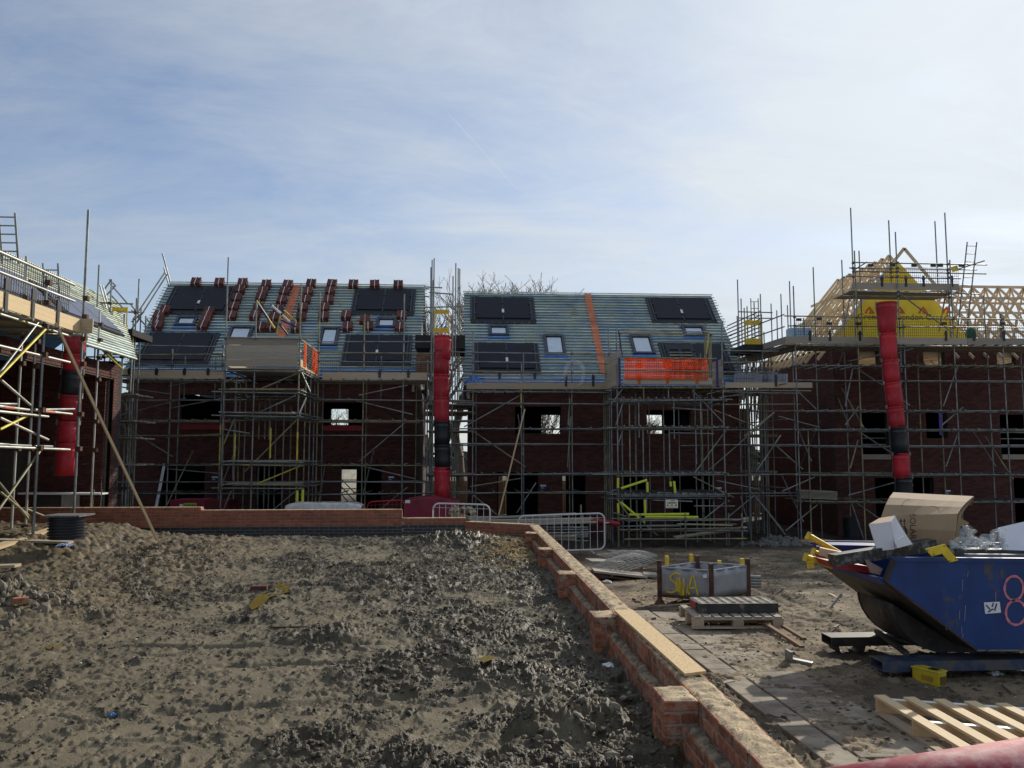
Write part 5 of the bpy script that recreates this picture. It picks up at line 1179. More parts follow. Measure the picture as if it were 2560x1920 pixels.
# ---- left scaffold, close to the camera, lit by the sun
XS, XSi = -7.9, -9.1
brown = mat('sunlight_paled_tube', (.50, .49, .44), .5, .45, .35, 2.5, spots=(3, .58, .1, (.45, .34, .10)))  # steel tone made paler, sunlight put into the colour
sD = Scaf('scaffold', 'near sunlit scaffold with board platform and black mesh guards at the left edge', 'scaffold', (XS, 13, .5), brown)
def PXt(p, X=XS): return PX(*p, X)
def sdt(a, c, X=XS, m=None, name='ledger_tube', r=TR, X1=None):
    # lines given where they cross the frame; extended towards the camera
    p = PX(*a, X); q = PX(*c, X1 or X); tube(name, p, q, r, m or brown, sD.t); return p, q
def ext(a, c, f=.35): return (a[0] - (c[0] - a[0]) * f, a[1] - (c[1] - a[1]) * f)
for a, c, nm in (((0, 490), (700, 800), 'guard_rail'), ((0, 680), (700, 955), 'guard_rail'), ((0, 1075), (665, 1285), 'ledger_tube'), ((0, 1375), (655, 1530), 'ledger_tube')):
    sdt(ext(t1(*a), t1(*c)), t1(*c), name=nm)
for a, c, m in (((0, 400), (250, 432), brown), ((300, 432), (620, 468), brown), ((0, 445), (415, 490), brown), ((0, 750), (600, 775), brown), ((300, 430), (640, 425), galv), ((0, 380), (140, 382), galv), ((0, 728), (75, 732), galv), ((70, 735), (265, 742), galv), ((300, 745), (450, 748), galv)):
    sdt(ext(kL(*a), kL(*c), .3 if a[0] == 0 else 0), kL(*c), m=m)
for a, c, m in (((0, 500), (415, 690), brown), ((350, 780), (-60, 1360), tubegreen), ((-60, 1000), (300, 1440), tubegreen), ((0, 1140), (270, 1365), tubegreen), ((10, 175), (260, 390), brown), ((0, 600), (260, 470), tubey)):
    sdt(kL(*a), kL(*c), XS - .05, m, 'brace_tube')
sdt(t1(440, 1205), t1(-60, 1720), XS + .05, tubey, 'brace_tube'); sdt(t1(360, 1150), t1(-60, 1700), XS, galv, 'brace_tube')
sdt(kL(232, 1290), kL(420, 1365), XSi, tubegreen, 'brace_tube')
# uprights
for pxt, yt, pxb, X in ((195, 524, 184, XS), (96, 690, 85, XS), (70, 800, 65, XSi), (234, 775, 226, XSi), (38, 640, 30, XSi)):
    q = PX(pxb, 1290, X); p = PX(pxt, yt, X); p = Vector((X, q.y, PY((pxt + pxb) / 2, yt, q.y).z)); g = gz(X, q.y); tube('upright_tube', (X, q.y, p.z), (X, q.y, g), TR + .002, galv if X == XS else brown, sD.t); bxo('base_plate', (X, q.y, g + .03), (.2, .2, .02), rust, sD.t)
    for zz_ in (PX(100, 752, XS).z, PX(100, 700, XS).z, PX(100, 813, XS).z, PX(100, 885, XS).z, PX(100, 1025, XS).z, PX(100, 1120, XS).z): bxo('coupler', (X + .04, q.y, zz_), (.1, .1, .09), rust, sD.t)
for Y in (12.6, 10.6, 8.6): 
    for X in (XS, XSi): tube('upright_tube', (X, Y, 5.6), (X, Y, gz(X, Y)), TR, galv, sD.t)
# toe boards: three lengths, hooks, deck
ta, tb = PX(*t1(375, 1000), XS), PX(*t1(375, 1140), XS); zt_, zb_ = ta.z, tb.z; Yend = PX(*t1(700, 1150), XS).y
for (y0, y1) in ((6.5, 9.7), (9.72, 12.62), (12.64, Yend + .1)):
    bar('toe_board', (XS + .05, y0, (zt_ + zb_) / 2), (XS + .05, y1, (zt_ + zb_) / 2 + random.uniform(-.02, .02)), .04, (zt_ - zb_), newwood if y0 > 9 else board, sD.t)
bar('end_board', (XS - .25, Yend + .12, (zt_ + zb_) / 2), (XS + .32, Yend + .12, (zt_ + zb_) / 2), .04, .3, board, sD.t)
for k in range(5):
    for (y0, y1) in ((6.5, 10.4), (10.42, 14.3), (14.32, Yend)): bar('scaffold_board', (XS - .12 - k * .24, y0, zb_ - .02), (XS - .12 - k * .24, y1, zb_ - .02), .225, .038, oldboard, sD.t)
for Y in np.arange(7, Yend, .95): tube('transom_tube', (XS + .25, Y, zb_ - .09), (XSi - .2, Y, zb_ - .09), TR, galv, sD.t)
for px, y in ((18, 752), (85, 775), (147, 800)):
    p = PX(px, y, XS + .1); b = MB(); b.box((XS + .085, p.y, p.z - .02), (.015, .09, .36)); b.box((XS + .09, p.y, p.z + .28), (.03, .16, .2)); b.build('guard_hook', blackpl, sD.t)
for i in range(3):
    y0 = 7.6 + i * 3.0; y1 = min(y0 + 2.9, Yend - .2); b = MB(); n = int((y1 - y0) / .075)
    for j in range(n + 1): y = y0 + (y1 - y0) * j / n; b.box((XS - .03, y, zt_ + .36), (.008, .010, .78))
    for j in range(7): b.box((XS - .035, (y0 + y1) / 2, zt_ + j * .12), (.008, y1 - y0, .012))
    b.build('brick_guard', blackmesh, sD.t)
pb = PX(*kL(0, 1395), XS); bar('sole_board', (XS, 12, gz(XS, 12) + .06), (XS - .05, 16.4, gz(XS, 16.3) + .06), .22, .05, newwood, sD.t)
for yy in (13.2, 14.9): bar('sole_board', (XS - .6, yy, gz(XS, yy) + .05), (XS + .9, yy + .1, gz(XS + .8, yy) + .07), .22, .04, board, sD.t)
# red and pale marks on ledgers
for a, c in (((20, 405), (120, 416)), ((320, 436), (470, 452))): p = PX(*kL(*a), XS); q = PX(*kL(*c), XS); tube('orange_paint_band', p, q, TR + .003, mat('faded_orange_paint', (.62, .22, .13), .6) if a[0] == 20 else M_['faded_orange_paint'], sD.t)
ladder('grey ladder top rising above the left edge roof scaffold', PX(17, 532, -9.6), PX(26, 660, -9.6), .33, 6, galv)
ladder('shorter ladder top showing over the guard rail of the left edge scaffold', PX(126, 658, -10.2), PX(130, 760, -10.2), .36, 3, galv)
# ---- corner access tower at the far left
aD = Scaf('scaffold_stair_tower', 'access scaffold with yellow gates and raking tubes left of the left terrace', 'scaffold tower', PY(300, 1300, 25.5))
for px, yt, yb, Y in ((235, 662, None, 24), (276, 698, 830, 25), (346, 697, 780, 27), (332, 745, None, 26), (344, 770, None, 27.5), (364, 790, 830, 28), (302, 785, None, 25), (270, 830, None, 24), (325, 800, None, 25.5), (256, 830, None, 25)): aD.up(px, yt, yb, Y)
for y, x0, x1, Y in ((759, 240, 335, 25), (780, 250, 352, 26), (832, 190, 235, 20), (835, 190, 300, 24), (866, 190, 340, 25), (893, 195, 340, 25), (985, 150, 330, 25), (1052, 160, 330, 25), (1095, 150, 320, 25), (1163, 120, 320, 25), (1220, 130, 330, 25), (940, 150, 330, 24)): aD.hor(x0, x1, y, Y)
for a, c, Y, m in (((1555, 680), (1250, 1130), 28, brown), ((1575, 700), (1290, 1150), 28, brown), ((1530, 500), (1605, 775), 28.3, None), ((1545, 640), (1590, 800), 28.1, None), ((940, 800), (1080, 1300), 25, brown), ((968, 810), (1110, 1310), 25, brown), ((985, 840), (1050, 750), 26, None), ((1090, 805), (1000, 900), 26, None), ((1040, 790), (1200, 975), 26, None), ((1040, 890), (1150, 1010), 26, None), ((1030, 750), (1090, 810), 26, None), ((570, 1040), (1160, 1600), 20.5, tubey), ((750, 1200), (1100, 1520), 22, tubey), ((1230, 980), (1320, 1100), 27, None), ((1240, 1150), (1360, 1050), 27, None), ((1240, 1040), (1380, 1190), 27, None), ((1230, 1230), (1330, 1100), 27, None), ((1370, 1100), (1420, 1170), 28, None)): aD.dg(t1(*a), t1(*c), Y, m=m)
for a, c, Y in (((1030, 230), (840, 320), 25), ((1010, 400), (850, 500), 25), ((800, 560), (960, 790), 25), ((1000, 960), (830, 1080), 25), ((1070, 340), (1140, 480), 25), ((240, 170), (0, 90), 22), ((490, 260), (320, 380), 22), ((0, 880), (200, 950), 22), ((350, 970), (300, 1090), 22)): aD.dg(kL(*a), kL(*c), Y)
for y0, y1 in ((1010, 1050), (1180, 1230)):
    a = PY(*t1(1060, y0), 25.2); c = PY(*t1(1205, y1), 25.2); bxo('yellow_gate_panel', ((a + c) / 2), (c.x - a.x, .03, a.z - c.z), yellowp, aD.t)
for px in (1065, 1200): a = PY(*t1(px, 1010), 25.2); c = PY(*t1(px, 1250), 25.2); tube('yellow_gate_frame', a, (a.x, a.y, c.z), .02, yellowp, aD.t)
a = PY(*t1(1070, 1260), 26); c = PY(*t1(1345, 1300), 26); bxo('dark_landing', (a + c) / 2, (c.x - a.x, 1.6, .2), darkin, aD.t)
toe(aD, 270, 283, 925, 945, 25)
for y_ in (985, 1052, 1095, 1163): a = PY(150, y_, 24.2); c = PY(335, y_, 24.2); deck(aD, a.x, c.x, 24.2, 25.6, a.z)
for px_ in (262, 285, 312, 322, 296): aD.up(px_, 900 + (px_ % 7) * 20, None, 24.3 + (px_ % 5) * .3); aD.join()
# long poles leaning
o = tube('leaning_timber_pole', PZ(390, 1355, .15), PX(*t1(525, 1170), -7.7), .022, newwood); 
p0 = PY(395, 1355, 17.3); p0.z = gz(p0.x, p0.y); bpy.data.objects.remove(o)
o = bar('leaning_pole', (p0.x, p0.y, p0.z), PX(*t1(525, 1160), -7.75), .045, .045, newwood); tag(o, 'long pale timber pole leaning from the mud up to the left edge platform', 'pole')
o = bar('leaning_pole', PY(1247, 1287, 28.3), PY(1312, 1023, 28.9), .05, .05, newwood); tag(o, 'long timber pole leaning against the middle terrace scaffold', 'pole')
o = bar('leaning_board', PY(390, 1271, 29.5), PY(411, 1160, 30.9), .10, .03, white); tag(o, 'narrow white board leaning against the left terrace wall', 'board')
# ------------------------------------------------------------------ rubbish chutes
def chute(label, sections, wires=True):
    """sections: (px_top_centre, y_top, px_bot_centre, y_bot, width_px_top, width_px_bot, material, Y)"""
    Y = sections[0][7]; s0 = sections[-1]
    t = thing('rubbish_chute', label, 'rubbish chute', PY(s0[2], s0[3], Y)); k = Y / FPX
    for (pa, ya, pb, yb, wa, wb2, m, Y) in sections:
        a = PY(pa, ya, Y); c = PY(pb, yb, Y); d = (c - a).normalized(); Bm = basis(d)
        Bm = Matrix((Bm.col[1], Bm.col[2], Bm.col[0])).transposed(); L = (c - a).length; first = (pa, ya) == (sections[0][0], sections[0][1]); r0 = sections[2][4] * .97 * k / 2; ra, rb = (wa * k / 2, r0 * .97) if first else (r0, r0 * .95)
        b = MB(); prof = [(ra * 1.0, 0), (ra * 1.035, .015), (ra * 1.035, .04), (ra * 1.0, .05), (ra * .995, .15), (ra * 1.01, .16), (ra * 1.01, .175), (ra * .99, .19), (rb + (ra - rb) * .35, L * .6), (rb, L), (rb - .012, L), (ra - .02, .01), (ra * 1.04, 0)]
        b.lathe(prof, a, 28, Bm); b.cur = None; b.build('chute_section', m, t, smooth=True)
        for s in (-1, 1):
            p = a + Vector((s * ra * 1.08, -.02, -.02)); bxo('chain_bracket', p, (.05, .06, .12), galv, t)
            q = c + Vector((s * rb * 1.25, -.02, 0)); tube('chain', p, q, .009, couplerm, t)
chute('long leaning red and black rubbish chute before the right hand house', [
    (2215, 757, 2219, 840, 52, 38, redch, 27.6), (2219, 834, 2223, 905, 42, 38, redch, 27.6), (2224, 900, 2230, 960, 43, 38, redch, 27.6), (2229, 956, 2240, 1022, 43, 38, redch, 27.6), (2236, 1016, 2243, 1070, 41, 34, redch, 27.6),
    (2244, 1068, 2250, 1137, 43, 38, blackpl, 27.6), (2252, 1133, 2254, 1196, 40, 34, redch, 27.6), (2258, 1192, 2260, 1270, 43, 38, blackpl, 27.6)])
chute('red and black rubbish chute in the gap between terraces above a dark red skip', [
    (1107, 840, 1107, 900, 43, 38, redch, 28.2), (1106, 875, 1104, 940, 40, 36, redch, 28.2), (1104, 936, 1103, 1000, 41, 34, redch, 28.2), (1104, 993, 1104, 1060, 40, 34, redch, 28.2), (1105, 1053, 1105, 1115, 38, 33, blackpl, 28.2), (1105, 1112, 1107, 1175, 38, 32, blackpl, 28.2), (1105, 1168, 1106, 1247, 39, 29, redch, 28.2)])
chute('red and black rubbish chute at the left beside the near scaffold', [
    (188, 838, 186, 890, 50, 44, redch, 18.2), (185, 886, 182, 936, 46, 40, redch, 18.2), (182, 928, 178, 990, 48, 40, blackpl, 18.2), (178, 988, 173, 1052, 46, 40, redch, 18.2), (172, 1054, 169, 1112, 46, 38, redch, 18.2), (168, 1108, 164, 1190, 46, 36, redch, 18.2)])
# ------------------------------------------------------------------ things beyond the far wall
redskip = mat('dark_red_cover', (.22, .012, .035), .55, 0, .3, 3)
def polybox(name, label, cat, pts, Y, depth, m, bevel=.02):
    P = [PY(*p, Y) for p in pts]; b = MB(); b.prism([(p.x, Y, p.z) for p in P], (0, depth, 0)); o = b.build(name, m, None, bevel=bevel); return tag(o, label, cat)
polybox('covered_skip', 'low dark red covered skip under the middle red chute', 'skip', [(1008, 1310), (1012, 1252), (1085, 1243), (1150, 1257), (1154, 1310)], 26.6, 2.2, redskip)
p = PY(1019, 1254, 26.58); o = bxo('paper_notice', (p.x, 26.59, p.z), (.16, .006, .1), white); tag(o, 'tiny pale paper notice on the low dark red covered skip', 'notice')
sk = thing('skip', 'red skip with a yellow green label behind the stepped far wall at left', 'skip', PY(470, 1285, 27))
a = PY(425, 1250, 26.8); c = PY(512, 1300, 26.8); bxo('skip_body', ((a + c) / 2) + Vector((0, .6, 0)), (c.x - a.x, 1.2, a.z - c.z), redskip, sk)
a = PY(512, 1252, 26.8); c = PY(566, 1300, 26.8); bxo('skip_end', ((a + c) / 2) + Vector((0, .7, 0)), (c.x - a.x, 1.2, a.z - c.z), mat('very_dark_red', (.10, .008, .015), .6), sk)
a = PY(459, 1258, 26.76); c = PY(491, 1268, 26.76); bxo('green_label', (a + c) / 2, (c.x - a.x, .01, a.z - c.z), mat('lime_label', (.35, .55, .06), .5), sk)
for i in range(5): p = PY(463 + i * 6, 1263, 26.75); bxo('label_print', p, (.045, .006, .05), dk, sk)
a = PY(449, 1260, 26.76); c = PY(457, 1267, 26.76); bxo('white_label', (a + c) / 2, (c.x - a.x, .01, a.z - c.z), white, sk)
# wrapped pallet load
wr = mat('clear_film_wrap', (.44, .43, .42), .25, 0, .25, 8, .5)
b = MB(); P = []
n = 26
for j in range(n + 1):
    u = j / n; px = 710 + (902 - 710) * u; row = []
    for k in range(13):
        a = math.pi * k / 12; e = 1 - .25 * (abs(2 * u - 1) ** 8)
        c_ = PY(px, 1283, 22.4 ); row.append(Vector((c_.x, 22.9 - .5 * math.cos(a) ** 3 * 1.0, c_.z - .2 + (.28 + .03 * pn(u * 9, k * .8, 3)) * e * min(1, 1.5 * math.sin(a) ** .6 if a > 0 and a < math.pi else 0) + .18)))
    P.append(row)
b.grid(P); o = b.build('wrapped_load', wr, None, smooth=True, solid=.01); tag(o, 'long plastic wrapped bundle lying behind the far brick wall', 'bundle')
# barriers
def barrier(label, pts, Y0, Y1, m, r=.019, bars=10, foot=None):
    """pts: outer frame corners px: left x,y top; right x, y top; bottom y"""
    (xl_, yl_), (xr_, yr_), yb_ = pts
    tl, tr_ = PY(xl_, yl_, Y0), PY(xr_, yr_, Y1); h = tl.z - PY(xl_, yb_, Y0).z; dn = Vector((0, 0, -1)); u = (tr_ - tl); L = u.length; u.normalize()
    t = thing('pedestrian_barrier', label, 'barrier', tl + u * L / 2 + dn * h); q = .16; b = MB(); pts3 = []
    for (cx, cy, a0) in ((q, q, 180), (L - q, q, 270), (L - q, h - q, 0), (q, h - q, 90)):
        for k in range(6):
            a = R(a0 + 90 * k / 5); pts3.append(tl + u * (cx + q * math.cos(a)) + dn * (cy + q * math.sin(a)))
    pts3.append(pts3[0]); b.path(pts3, r, 8); b.build('frame', m, t, smooth=True)
    for i in range(1, bars + 1):
        p = tl + u * (L * i / (bars + 1)); tube('bar', p, p + dn * h, .007, m, t)
    for fz in (.12, .5): tube('cross_wire', tl + dn * h * fz, tr_ + dn * h * fz, .005, m, t)
    if foot: tube('hook', tr_ + dn * .25, tr_ + dn * .25 + u * .12, .012, m, t); tube('foot', tl + u * L * .86 + dn * h + Vector((0, -.25, -.06)), tl + u * L * .86 + dn * h + Vector((0, .25, -.06)), .018, m, t)
    return t
barrier('white metal crowd barrier standing right of the wall corner', ((1296, 1290), (1511, 1283), 1380), 21.0, 20.8, whitem, .022, 11, True)
barrier('white metal crowd barrier half hidden behind the far wall', ((1083, 1258), (1225, 1262), 1345), 20.6, 20.4, whitem, .022, 8)
barrier('red metal crowd barrier beside the low dark red covered skip', ((918, 1255), (1012, 1250), 1330), 24.5, 24.3, mat('red_paint', (.35, .01, .02), .5), .022, 8)
# rubble bag right of covered skip
o = MB(); c_ = PY(1158, 1282, 24.5)
for i in range(26): o.box(c_ + Vector((random.uniform(-.35, .35), random.uniform(-.3, .3), random.uniform(-.15, .14))), (random.uniform(.1, .25), .12, .07), Euler((random.random(), random.random(), random.random() * 3)).to_matrix())
o = o.build('stone_heap', mat('pale_stone', (.42, .33, .21), .9), None); tag(o, 'small heap of pale split stones behind the far wall by the covered skip', 'stones', kind='stuff')
# board stack behind corner
bs_ = thing('board_stack', 'stack of grey scaffold boards lying behind the far wall corner', 'board stack', PY(1330, 1310, 22))
for i, (x0, x1, y0, y1, Y) in enumerate(((1170, 1440, 1297, 1284, 22.6), (1180, 1480, 1302, 1296, 22.2), (1200, 1475, 1308, 1301, 22.0), (1250, 1490, 1313, 1305, 21.8), (1170, 1400, 1293, 1292, 23))): bar('scaffold_board', PY(x0, y0, Y), PY(x1, y1, Y), .225, .04, oldboard, bs_)
rk2 = Scaf('tube_rack', 'rack of stacked scaffold tubes behind the white crowd barrier', 'tube rack', PY(1400, 1350, 23))
for px in (1452, 1404, 1360): rk2.up(px, 1262 if px == 1452 else 1305, None, 23.2)
for y in (1318, 1324, 1332, 1337, 1344, 1350): rk2.hor(1330, 1470, y, 23 + random.uniform(0, .4)); 
for y in (1347, 1341): a = PY(1350, y, 22.7); c = PY(1440, y, 22.7); bar('loose_board', a, c, .2, .04, board, rk2.t)
rp = tube('red_pipe', PY(1470, 1298, 25.5), PY(1546, 1310, 26.2), .085, mat('dull_red_plastic', (.30, .02, .035), .5)); tag(rp, 'dull red pipe lying behind the white barrier and left of the tube rack', 'pipe')
# trestle table and boards behind the left wall
tt = thing('trestle', 'long white topped trestle with dark boards behind the far wall at far left', 'trestle', PY(150, 1270, 21))
bar('top', PY(58, 1233, 21), PY(260, 1234, 21), .5, .04, white, tt); a = PY(155, 1234, 20.8); c = PY(197, 1275, 20.8); bxo('end_panel', (a + c) / 2, (c.x - a.x, .03, a.z - c.z), mat('grey_board', (.30, .29, .26), .7), tt)
a = PY(88, 1238, 20.9); c = PY(153, 1275, 20.9); bxo('dark_panel', (a + c) / 2, (c.x - a.x, .03, a.z - c.z), blackpl, tt)
for px in (232, 252): tube('leg', PY(px + 3, 1224, 20.8), PY(px - 2, 1275, 20.8), .015, tubegreen, tt)
# door number signs on the brickwork
for px, y in ((537, 1197), (978, 1197), (1358, 1218), (1797, 1224), (2370, 1231)):
    p = PY(px, y, 31.4 if px < 2000 else 30.9); t = thing('plot_notice', {537: 'white over navy notice on brick beside the left terrace loading bay', 978: 'white over navy notice on brick left of the middle red chute', 1358: 'white over navy notice between the two doorways of the middle terrace', 1797: 'white over navy notice on brick at the right end of the middle terrace', 2370: 'white over navy notice on brick of the right hand house'}[px], 'notice', p)
    bxo('upper_plate', p + Vector((0, 0, .06)), (.22, .01, .06), white, t); bxo('lower_plate', p - Vector((0, 0, .05)), (.22, .01, .14), darkblue, t); bxo('white_line', p + Vector((-.04, -.008, -.03)), (.1, .004, .018), white, t)
# timber and drum by the right house
def drum(label, px, yt, yb, w_, Y, ribs, tag_=False):
    k = Y / FPX; r_ = w_ * k / 2; a = PY(px, yt, Y); c = PY(px, yb, Y); h = a.z - c.z
    t = thing('corrugated_drum', label, 'drum', (a.x, Y, c.z)); prof = [(0, 0), (r_ * .9, 0)]
    for i in range(ribs):
        z = h * i / ribs; d = h / ribs; prof += [(r_ * .9, z + d * .1), (r_, z + d * .3), (r_, z + d * .65), (r_ * .9, z + d * .85)]
    prof += [(r_ * .9, h), (r_ * .8, h), (r_ * .8, h * .6)]
    b = MB(); b.lathe(prof, (a.x, Y, c.z), 40); b.build('ribbed_shell', blackpl, t, smooth=False)
    return t, a, r_, h
t_, a, r_, h = drum('black ribbed manhole drum with a slate lid half sunk in the mud at left', 168, 1291, 1347, 82, 14.6, 8)
b = MB(); b.box((a.x + .02, 14.6, a.z + .02), (r_ * 2.15, r_ * 2.0, .03)); b.build('lid', mat('slate_lid', (.13, .13, .13), .8, 0, .5, 20), t_, bevel=.004)
t_, a, r_, h = drum('black ribbed plastic drum standing against the right hand house', 2127, 1292, 1352, 42, 29.6, 12)
o = bxo('sheet_on_ground', PZ(2020, 1352, -1.13), (1.9, 1.0, .012), osb, None, Euler((0, 0, .2)).to_matrix()); tag(o, 'pale chipboard sheet lying on the dark soil before the right hand house', 'board')
def rubble(name, label, cat, c, n, spread, smin, smax, m, kind='stuff', zf=None, seed=3, flat=.6):
    rr = random.Random(seed); b = MB()
    ico = [(0, 0, 1), (.89, 0, .45), (.28, .85, .45), (-.72, .53, .45), (-.72, -.53, .45), (.28, -.85, .45), (.72, .53, -.45), (-.28, .85, -.45), (-.89, 0, -.45), (-.28, -.85, -.45), (.72, -.53, -.45), (0, 0, -1)]
    fc = [(0, 1, 2), (0, 2, 3), (0, 3, 4), (0, 4, 5), (0, 5, 1), (1, 6, 2), (2, 7, 3), (3, 8, 4), (4, 9, 5), (5, 10, 1), (6, 7, 2), (7, 8, 3), (8, 9, 4), (9, 10, 5), (10, 6, 1), (11, 7, 6), (11, 8, 7), (11, 9, 8), (11, 10, 9), (11, 6, 10)]
    pts = []
    for i in range(n):
        x = c[0] + rr.gauss(0, 1) * spread[0]; y = c[1] + rr.gauss(0, 1) * spread[1]; pts.append((x, y))
    A = np.array(pts); Z = terrain(A[:, 0], A[:, 1])[0]
    for (x, y), z in zip(pts, Z):
        s = rr.uniform(smin, smax) * (1 if rr.random() < .85 else 1.6); q = math.exp(-(((x - c[0]) / spread[0] / 1.2) ** 2 + ((y - c[1]) / spread[1] / 1.2) ** 2)); b.cur = rr.random()
        e = Euler((rr.random() * 6, rr.random() * 6, rr.random() * 6)).to_matrix(); sx, sy, sz = s * rr.uniform(.7, 1.3), s * rr.uniform(.7, 1.2), s * rr.uniform(flat * .7, flat * 1.3)
        b.add([e @ Vector((p[0] * sx, p[1] * sy, p[2] * sz)) * rr.uniform(.85, 1.15) + Vector((x, y, z + s * .25 + (zf or 0) * q * rr.random())) for p in ico], fc)
    o = b.build(name, m, None); tag(o, label, cat, kind=kind); return o
gravelm = mat('grey_rubble', (.20, .17, .125), .9, 0, .4, 9, .3, rnd=.4); claym = mat('clay_clod', (.085, .067, .042), .7, 0, .5, 8, .5, rnd=.35, bscale=50); stonem = mat('pebbles', (.34, .30, .24), .85, 0, .4, 9, rnd=.4)
rubble('rubble_heap', 'heap of grey stones and brick bits at the left edge of the mud', 'rubble', (-6.0, 10.0), 1300, (.55, .5), .02, .055, gravelm, zf=.22)
rubble('rubble_heap', 'grey rubble heap on dark soil between the terraces and the right house', 'rubble', (PY(1955, 1340, 27).x, 27.2), 420, (.5, .35), .04, .10, mat('grey_rubble_dark', (.17, .16, .15), .9, rnd=.3), zf=.3, seed=5)
def scatter(name, label, cat, m, n, xr, yr_, smin, smax, seed, dens=None, flat=.7):
    rr = np.random.RandomState(seed); X = rr.uniform(*xr, n * 3); Y = yr_[0] + (yr_[1] - yr_[0]) * rr.rand(n * 3) ** 1.6
    Z, wet, yard, mound, nw, dig = terrain(X, Y); keep = rr.rand(n * 3) < (wet * 1.0 if dens is None else dens(X, Y, wet, yard, nw, dig)); X, Y, Z = X[keep][:n], Y[keep][:n], Z[keep][:n]
    b = MB(); r3 = random.Random(seed)
    oc = [(0, 0, 1), (.89, 0, .45), (.28, .85, .45), (-.72, .53, .45), (-.72, -.53, .45), (.28, -.85, .45), (.72, .53, -.3), (-.28, .85, -.3), (-.89, 0, -.3), (-.28, -.85, -.3), (.72, -.53, -.3)]
    fc = [(0, 1, 2), (0, 2, 3), (0, 3, 4), (0, 4, 5), (0, 5, 1), (1, 6, 2), (2, 7, 3), (3, 8, 4), (4, 9, 5), (5, 10, 1), (6, 7, 2), (7, 8, 3), (8, 9, 4), (9, 10, 5), (10, 6, 1)]
    oc_ = [(1, 0, 0), (0, 1, 0), (-1, 0, 0), (0, -1, 0), (0, 0, 1), (.7, .7, .5), (-.7, .6, .45), (-.6, -.7, .5), (.7, -.6, .4), (0, 0, -.4)]
    fc_ = [(0, 5, 8), (5, 0, 1), (1, 6, 5), (6, 1, 2), (2, 7, 6), (7, 2, 3), (3, 8, 7), (8, 3, 0), (4, 5, 6), (4, 6, 7), (4, 7, 8), (4, 8, 5)]
    for x, y, z in zip(X, Y, Z):
        s = r3.uniform(smin, smax); s = s * (1 if r3.random() < .9 else 1.8); b.cur = r3.random(); e = Euler((r3.uniform(-.6, .6), r3.uniform(-.6, .6), r3.random() * 6)).to_matrix()
        b.add([e @ Vector((p[0] * s * r3.uniform(.7, 1.3), p[1] * s * r3.uniform(.7, 1.3), p[2] * s * flat * r3.uniform(.6, 1.3))) + Vector((x, y, z - s * .1)) for p in oc], fc)
    o = b.build(name, m, None); tag(o, label, cat, kind='stuff'); return o
scatter('clay_clods', 'loose dark clay clods strewn over the churned mud', 'clods', claym, 26000, (-6, 1.3), (3.3, 17), .005, .019, 21, dens=lambda X, Y, w_, y_, nw, dg: np.clip((w_ - .3) * 1.8, 0.06, 1), flat=.7)
scatter('pebbles', 'small pale pebbles lying on the mud and the yard', 'pebbles', stonem, 3500, (-7, 6), (3.3, 15), .004, .013, 22, lambda X, Y, w_, y_, nw, dg: .5 + 0 * X)
scatter('yard_clods', 'crumbs of dark soil on the dry yard beside the brick wall', 'clods', mat('dark_soil_crumb', (.10, .08, .055), .9, 0, .4, 9, rnd=.35), 9000, (1.75, 9), (3.3, 20), .006, .024, 23, lambda X, Y, w_, y_, nw, dg: y_ * (.3 + .7 * nw) * (pn(X * 1.5, Y * 1.5, 77) > -.05))
rubble('stones', 'pale muddy stones half sunk in the mud along the foot of the brick wall', 'stones', (0.85, 5.6), 60, (.22, .9), .015, .045, mat('muddy_stone', (.26, .22, .15), .85, 0, .4, 9, .3, rnd=.3), seed=12)
# straw-like chippings by the corner
rr = random.Random(9); b = MB()
for i in range(1500):
    x = rr.gauss(.95, .30); y = rr.gauss(15.6, 1.0)
    if x > 1.3: continue
    z = gz(x, y) + .012; a = rr.random() * math.pi; l = rr.uniform(.03, .12); b.cur = rr.random()
    b.box((x, y, z), (l, .008, .006), Euler((0, rr.uniform(-.3, .3), a)).to_matrix())
o = b.build('straw_patch', mat('straw', (.52, .36, .14), .8, rnd=.4), None); tag(o, 'patch of golden wood chippings on the mud in the wall corner', 'straw', kind='stuff')
# puddles
def puddle(label, pts, cx):
    P = [PZ(*p, gz(*PZ(*p, .05).xy)) for p in pts]; zc = min(gz(p.x, p.y) for p in P); b = MB(); c_ = sum(P, Vector()) / len(P); zc = gz(c_.x, c_.y) + .012
    b.add([(p.x, p.y, zc) for p in P] , [tuple(range(len(P)))]); o = b.build('puddle', cx, None); tag(o, label, 'puddle', kind='structure')
pud = mat('muddy_water', (.20, .145, .035), .12, 0, .2, 3)
puddle('x', [(622, 1523), (640, 1500), (670, 1478), (700, 1463), (722, 1466), (728, 1480), (700, 1488), (675, 1502), (655, 1518), (630, 1530)], pud)
puddle('x', [(1190, 1664), (1225, 1657), (1240, 1664), (1210, 1670)], pud); puddle('x', [(112, 1620), (135, 1612), (158, 1618), (150, 1626), (118, 1628)], pud)
def gbox(name, label, cat, px, py, size, rz, m, lift=0, pz=0.0, tilt=0):
    p = PZ(px, py, pz)
    for _ in range(5): p = PZ(px, py, gz(p.x, p.y))
    o = bxo(name, (p.x, p.y, p.z + size[2] / 2 + lift), size, m, None, Euler((tilt, 0, rz)).to_matrix()); return tag(o, label, cat)
gbox('brick', 'single dark red brick lying on the mud beside the yellow brown puddle', 'brick', 648, 1476, (.215, .1, .065), .05, mat('dark_red_brick', (.11, .028, .022), .8))
gbox('brick', 'broken orange brick half on the rubble heap at the left edge', 'brick', 52, 1515, (.15, .1, .065), .5, brickor, .03)
gbox('brick', 'pinkish brick on the mud just before the far wall', 'brick', 558, 1343, (.2, .1, .06), .1, brickor)
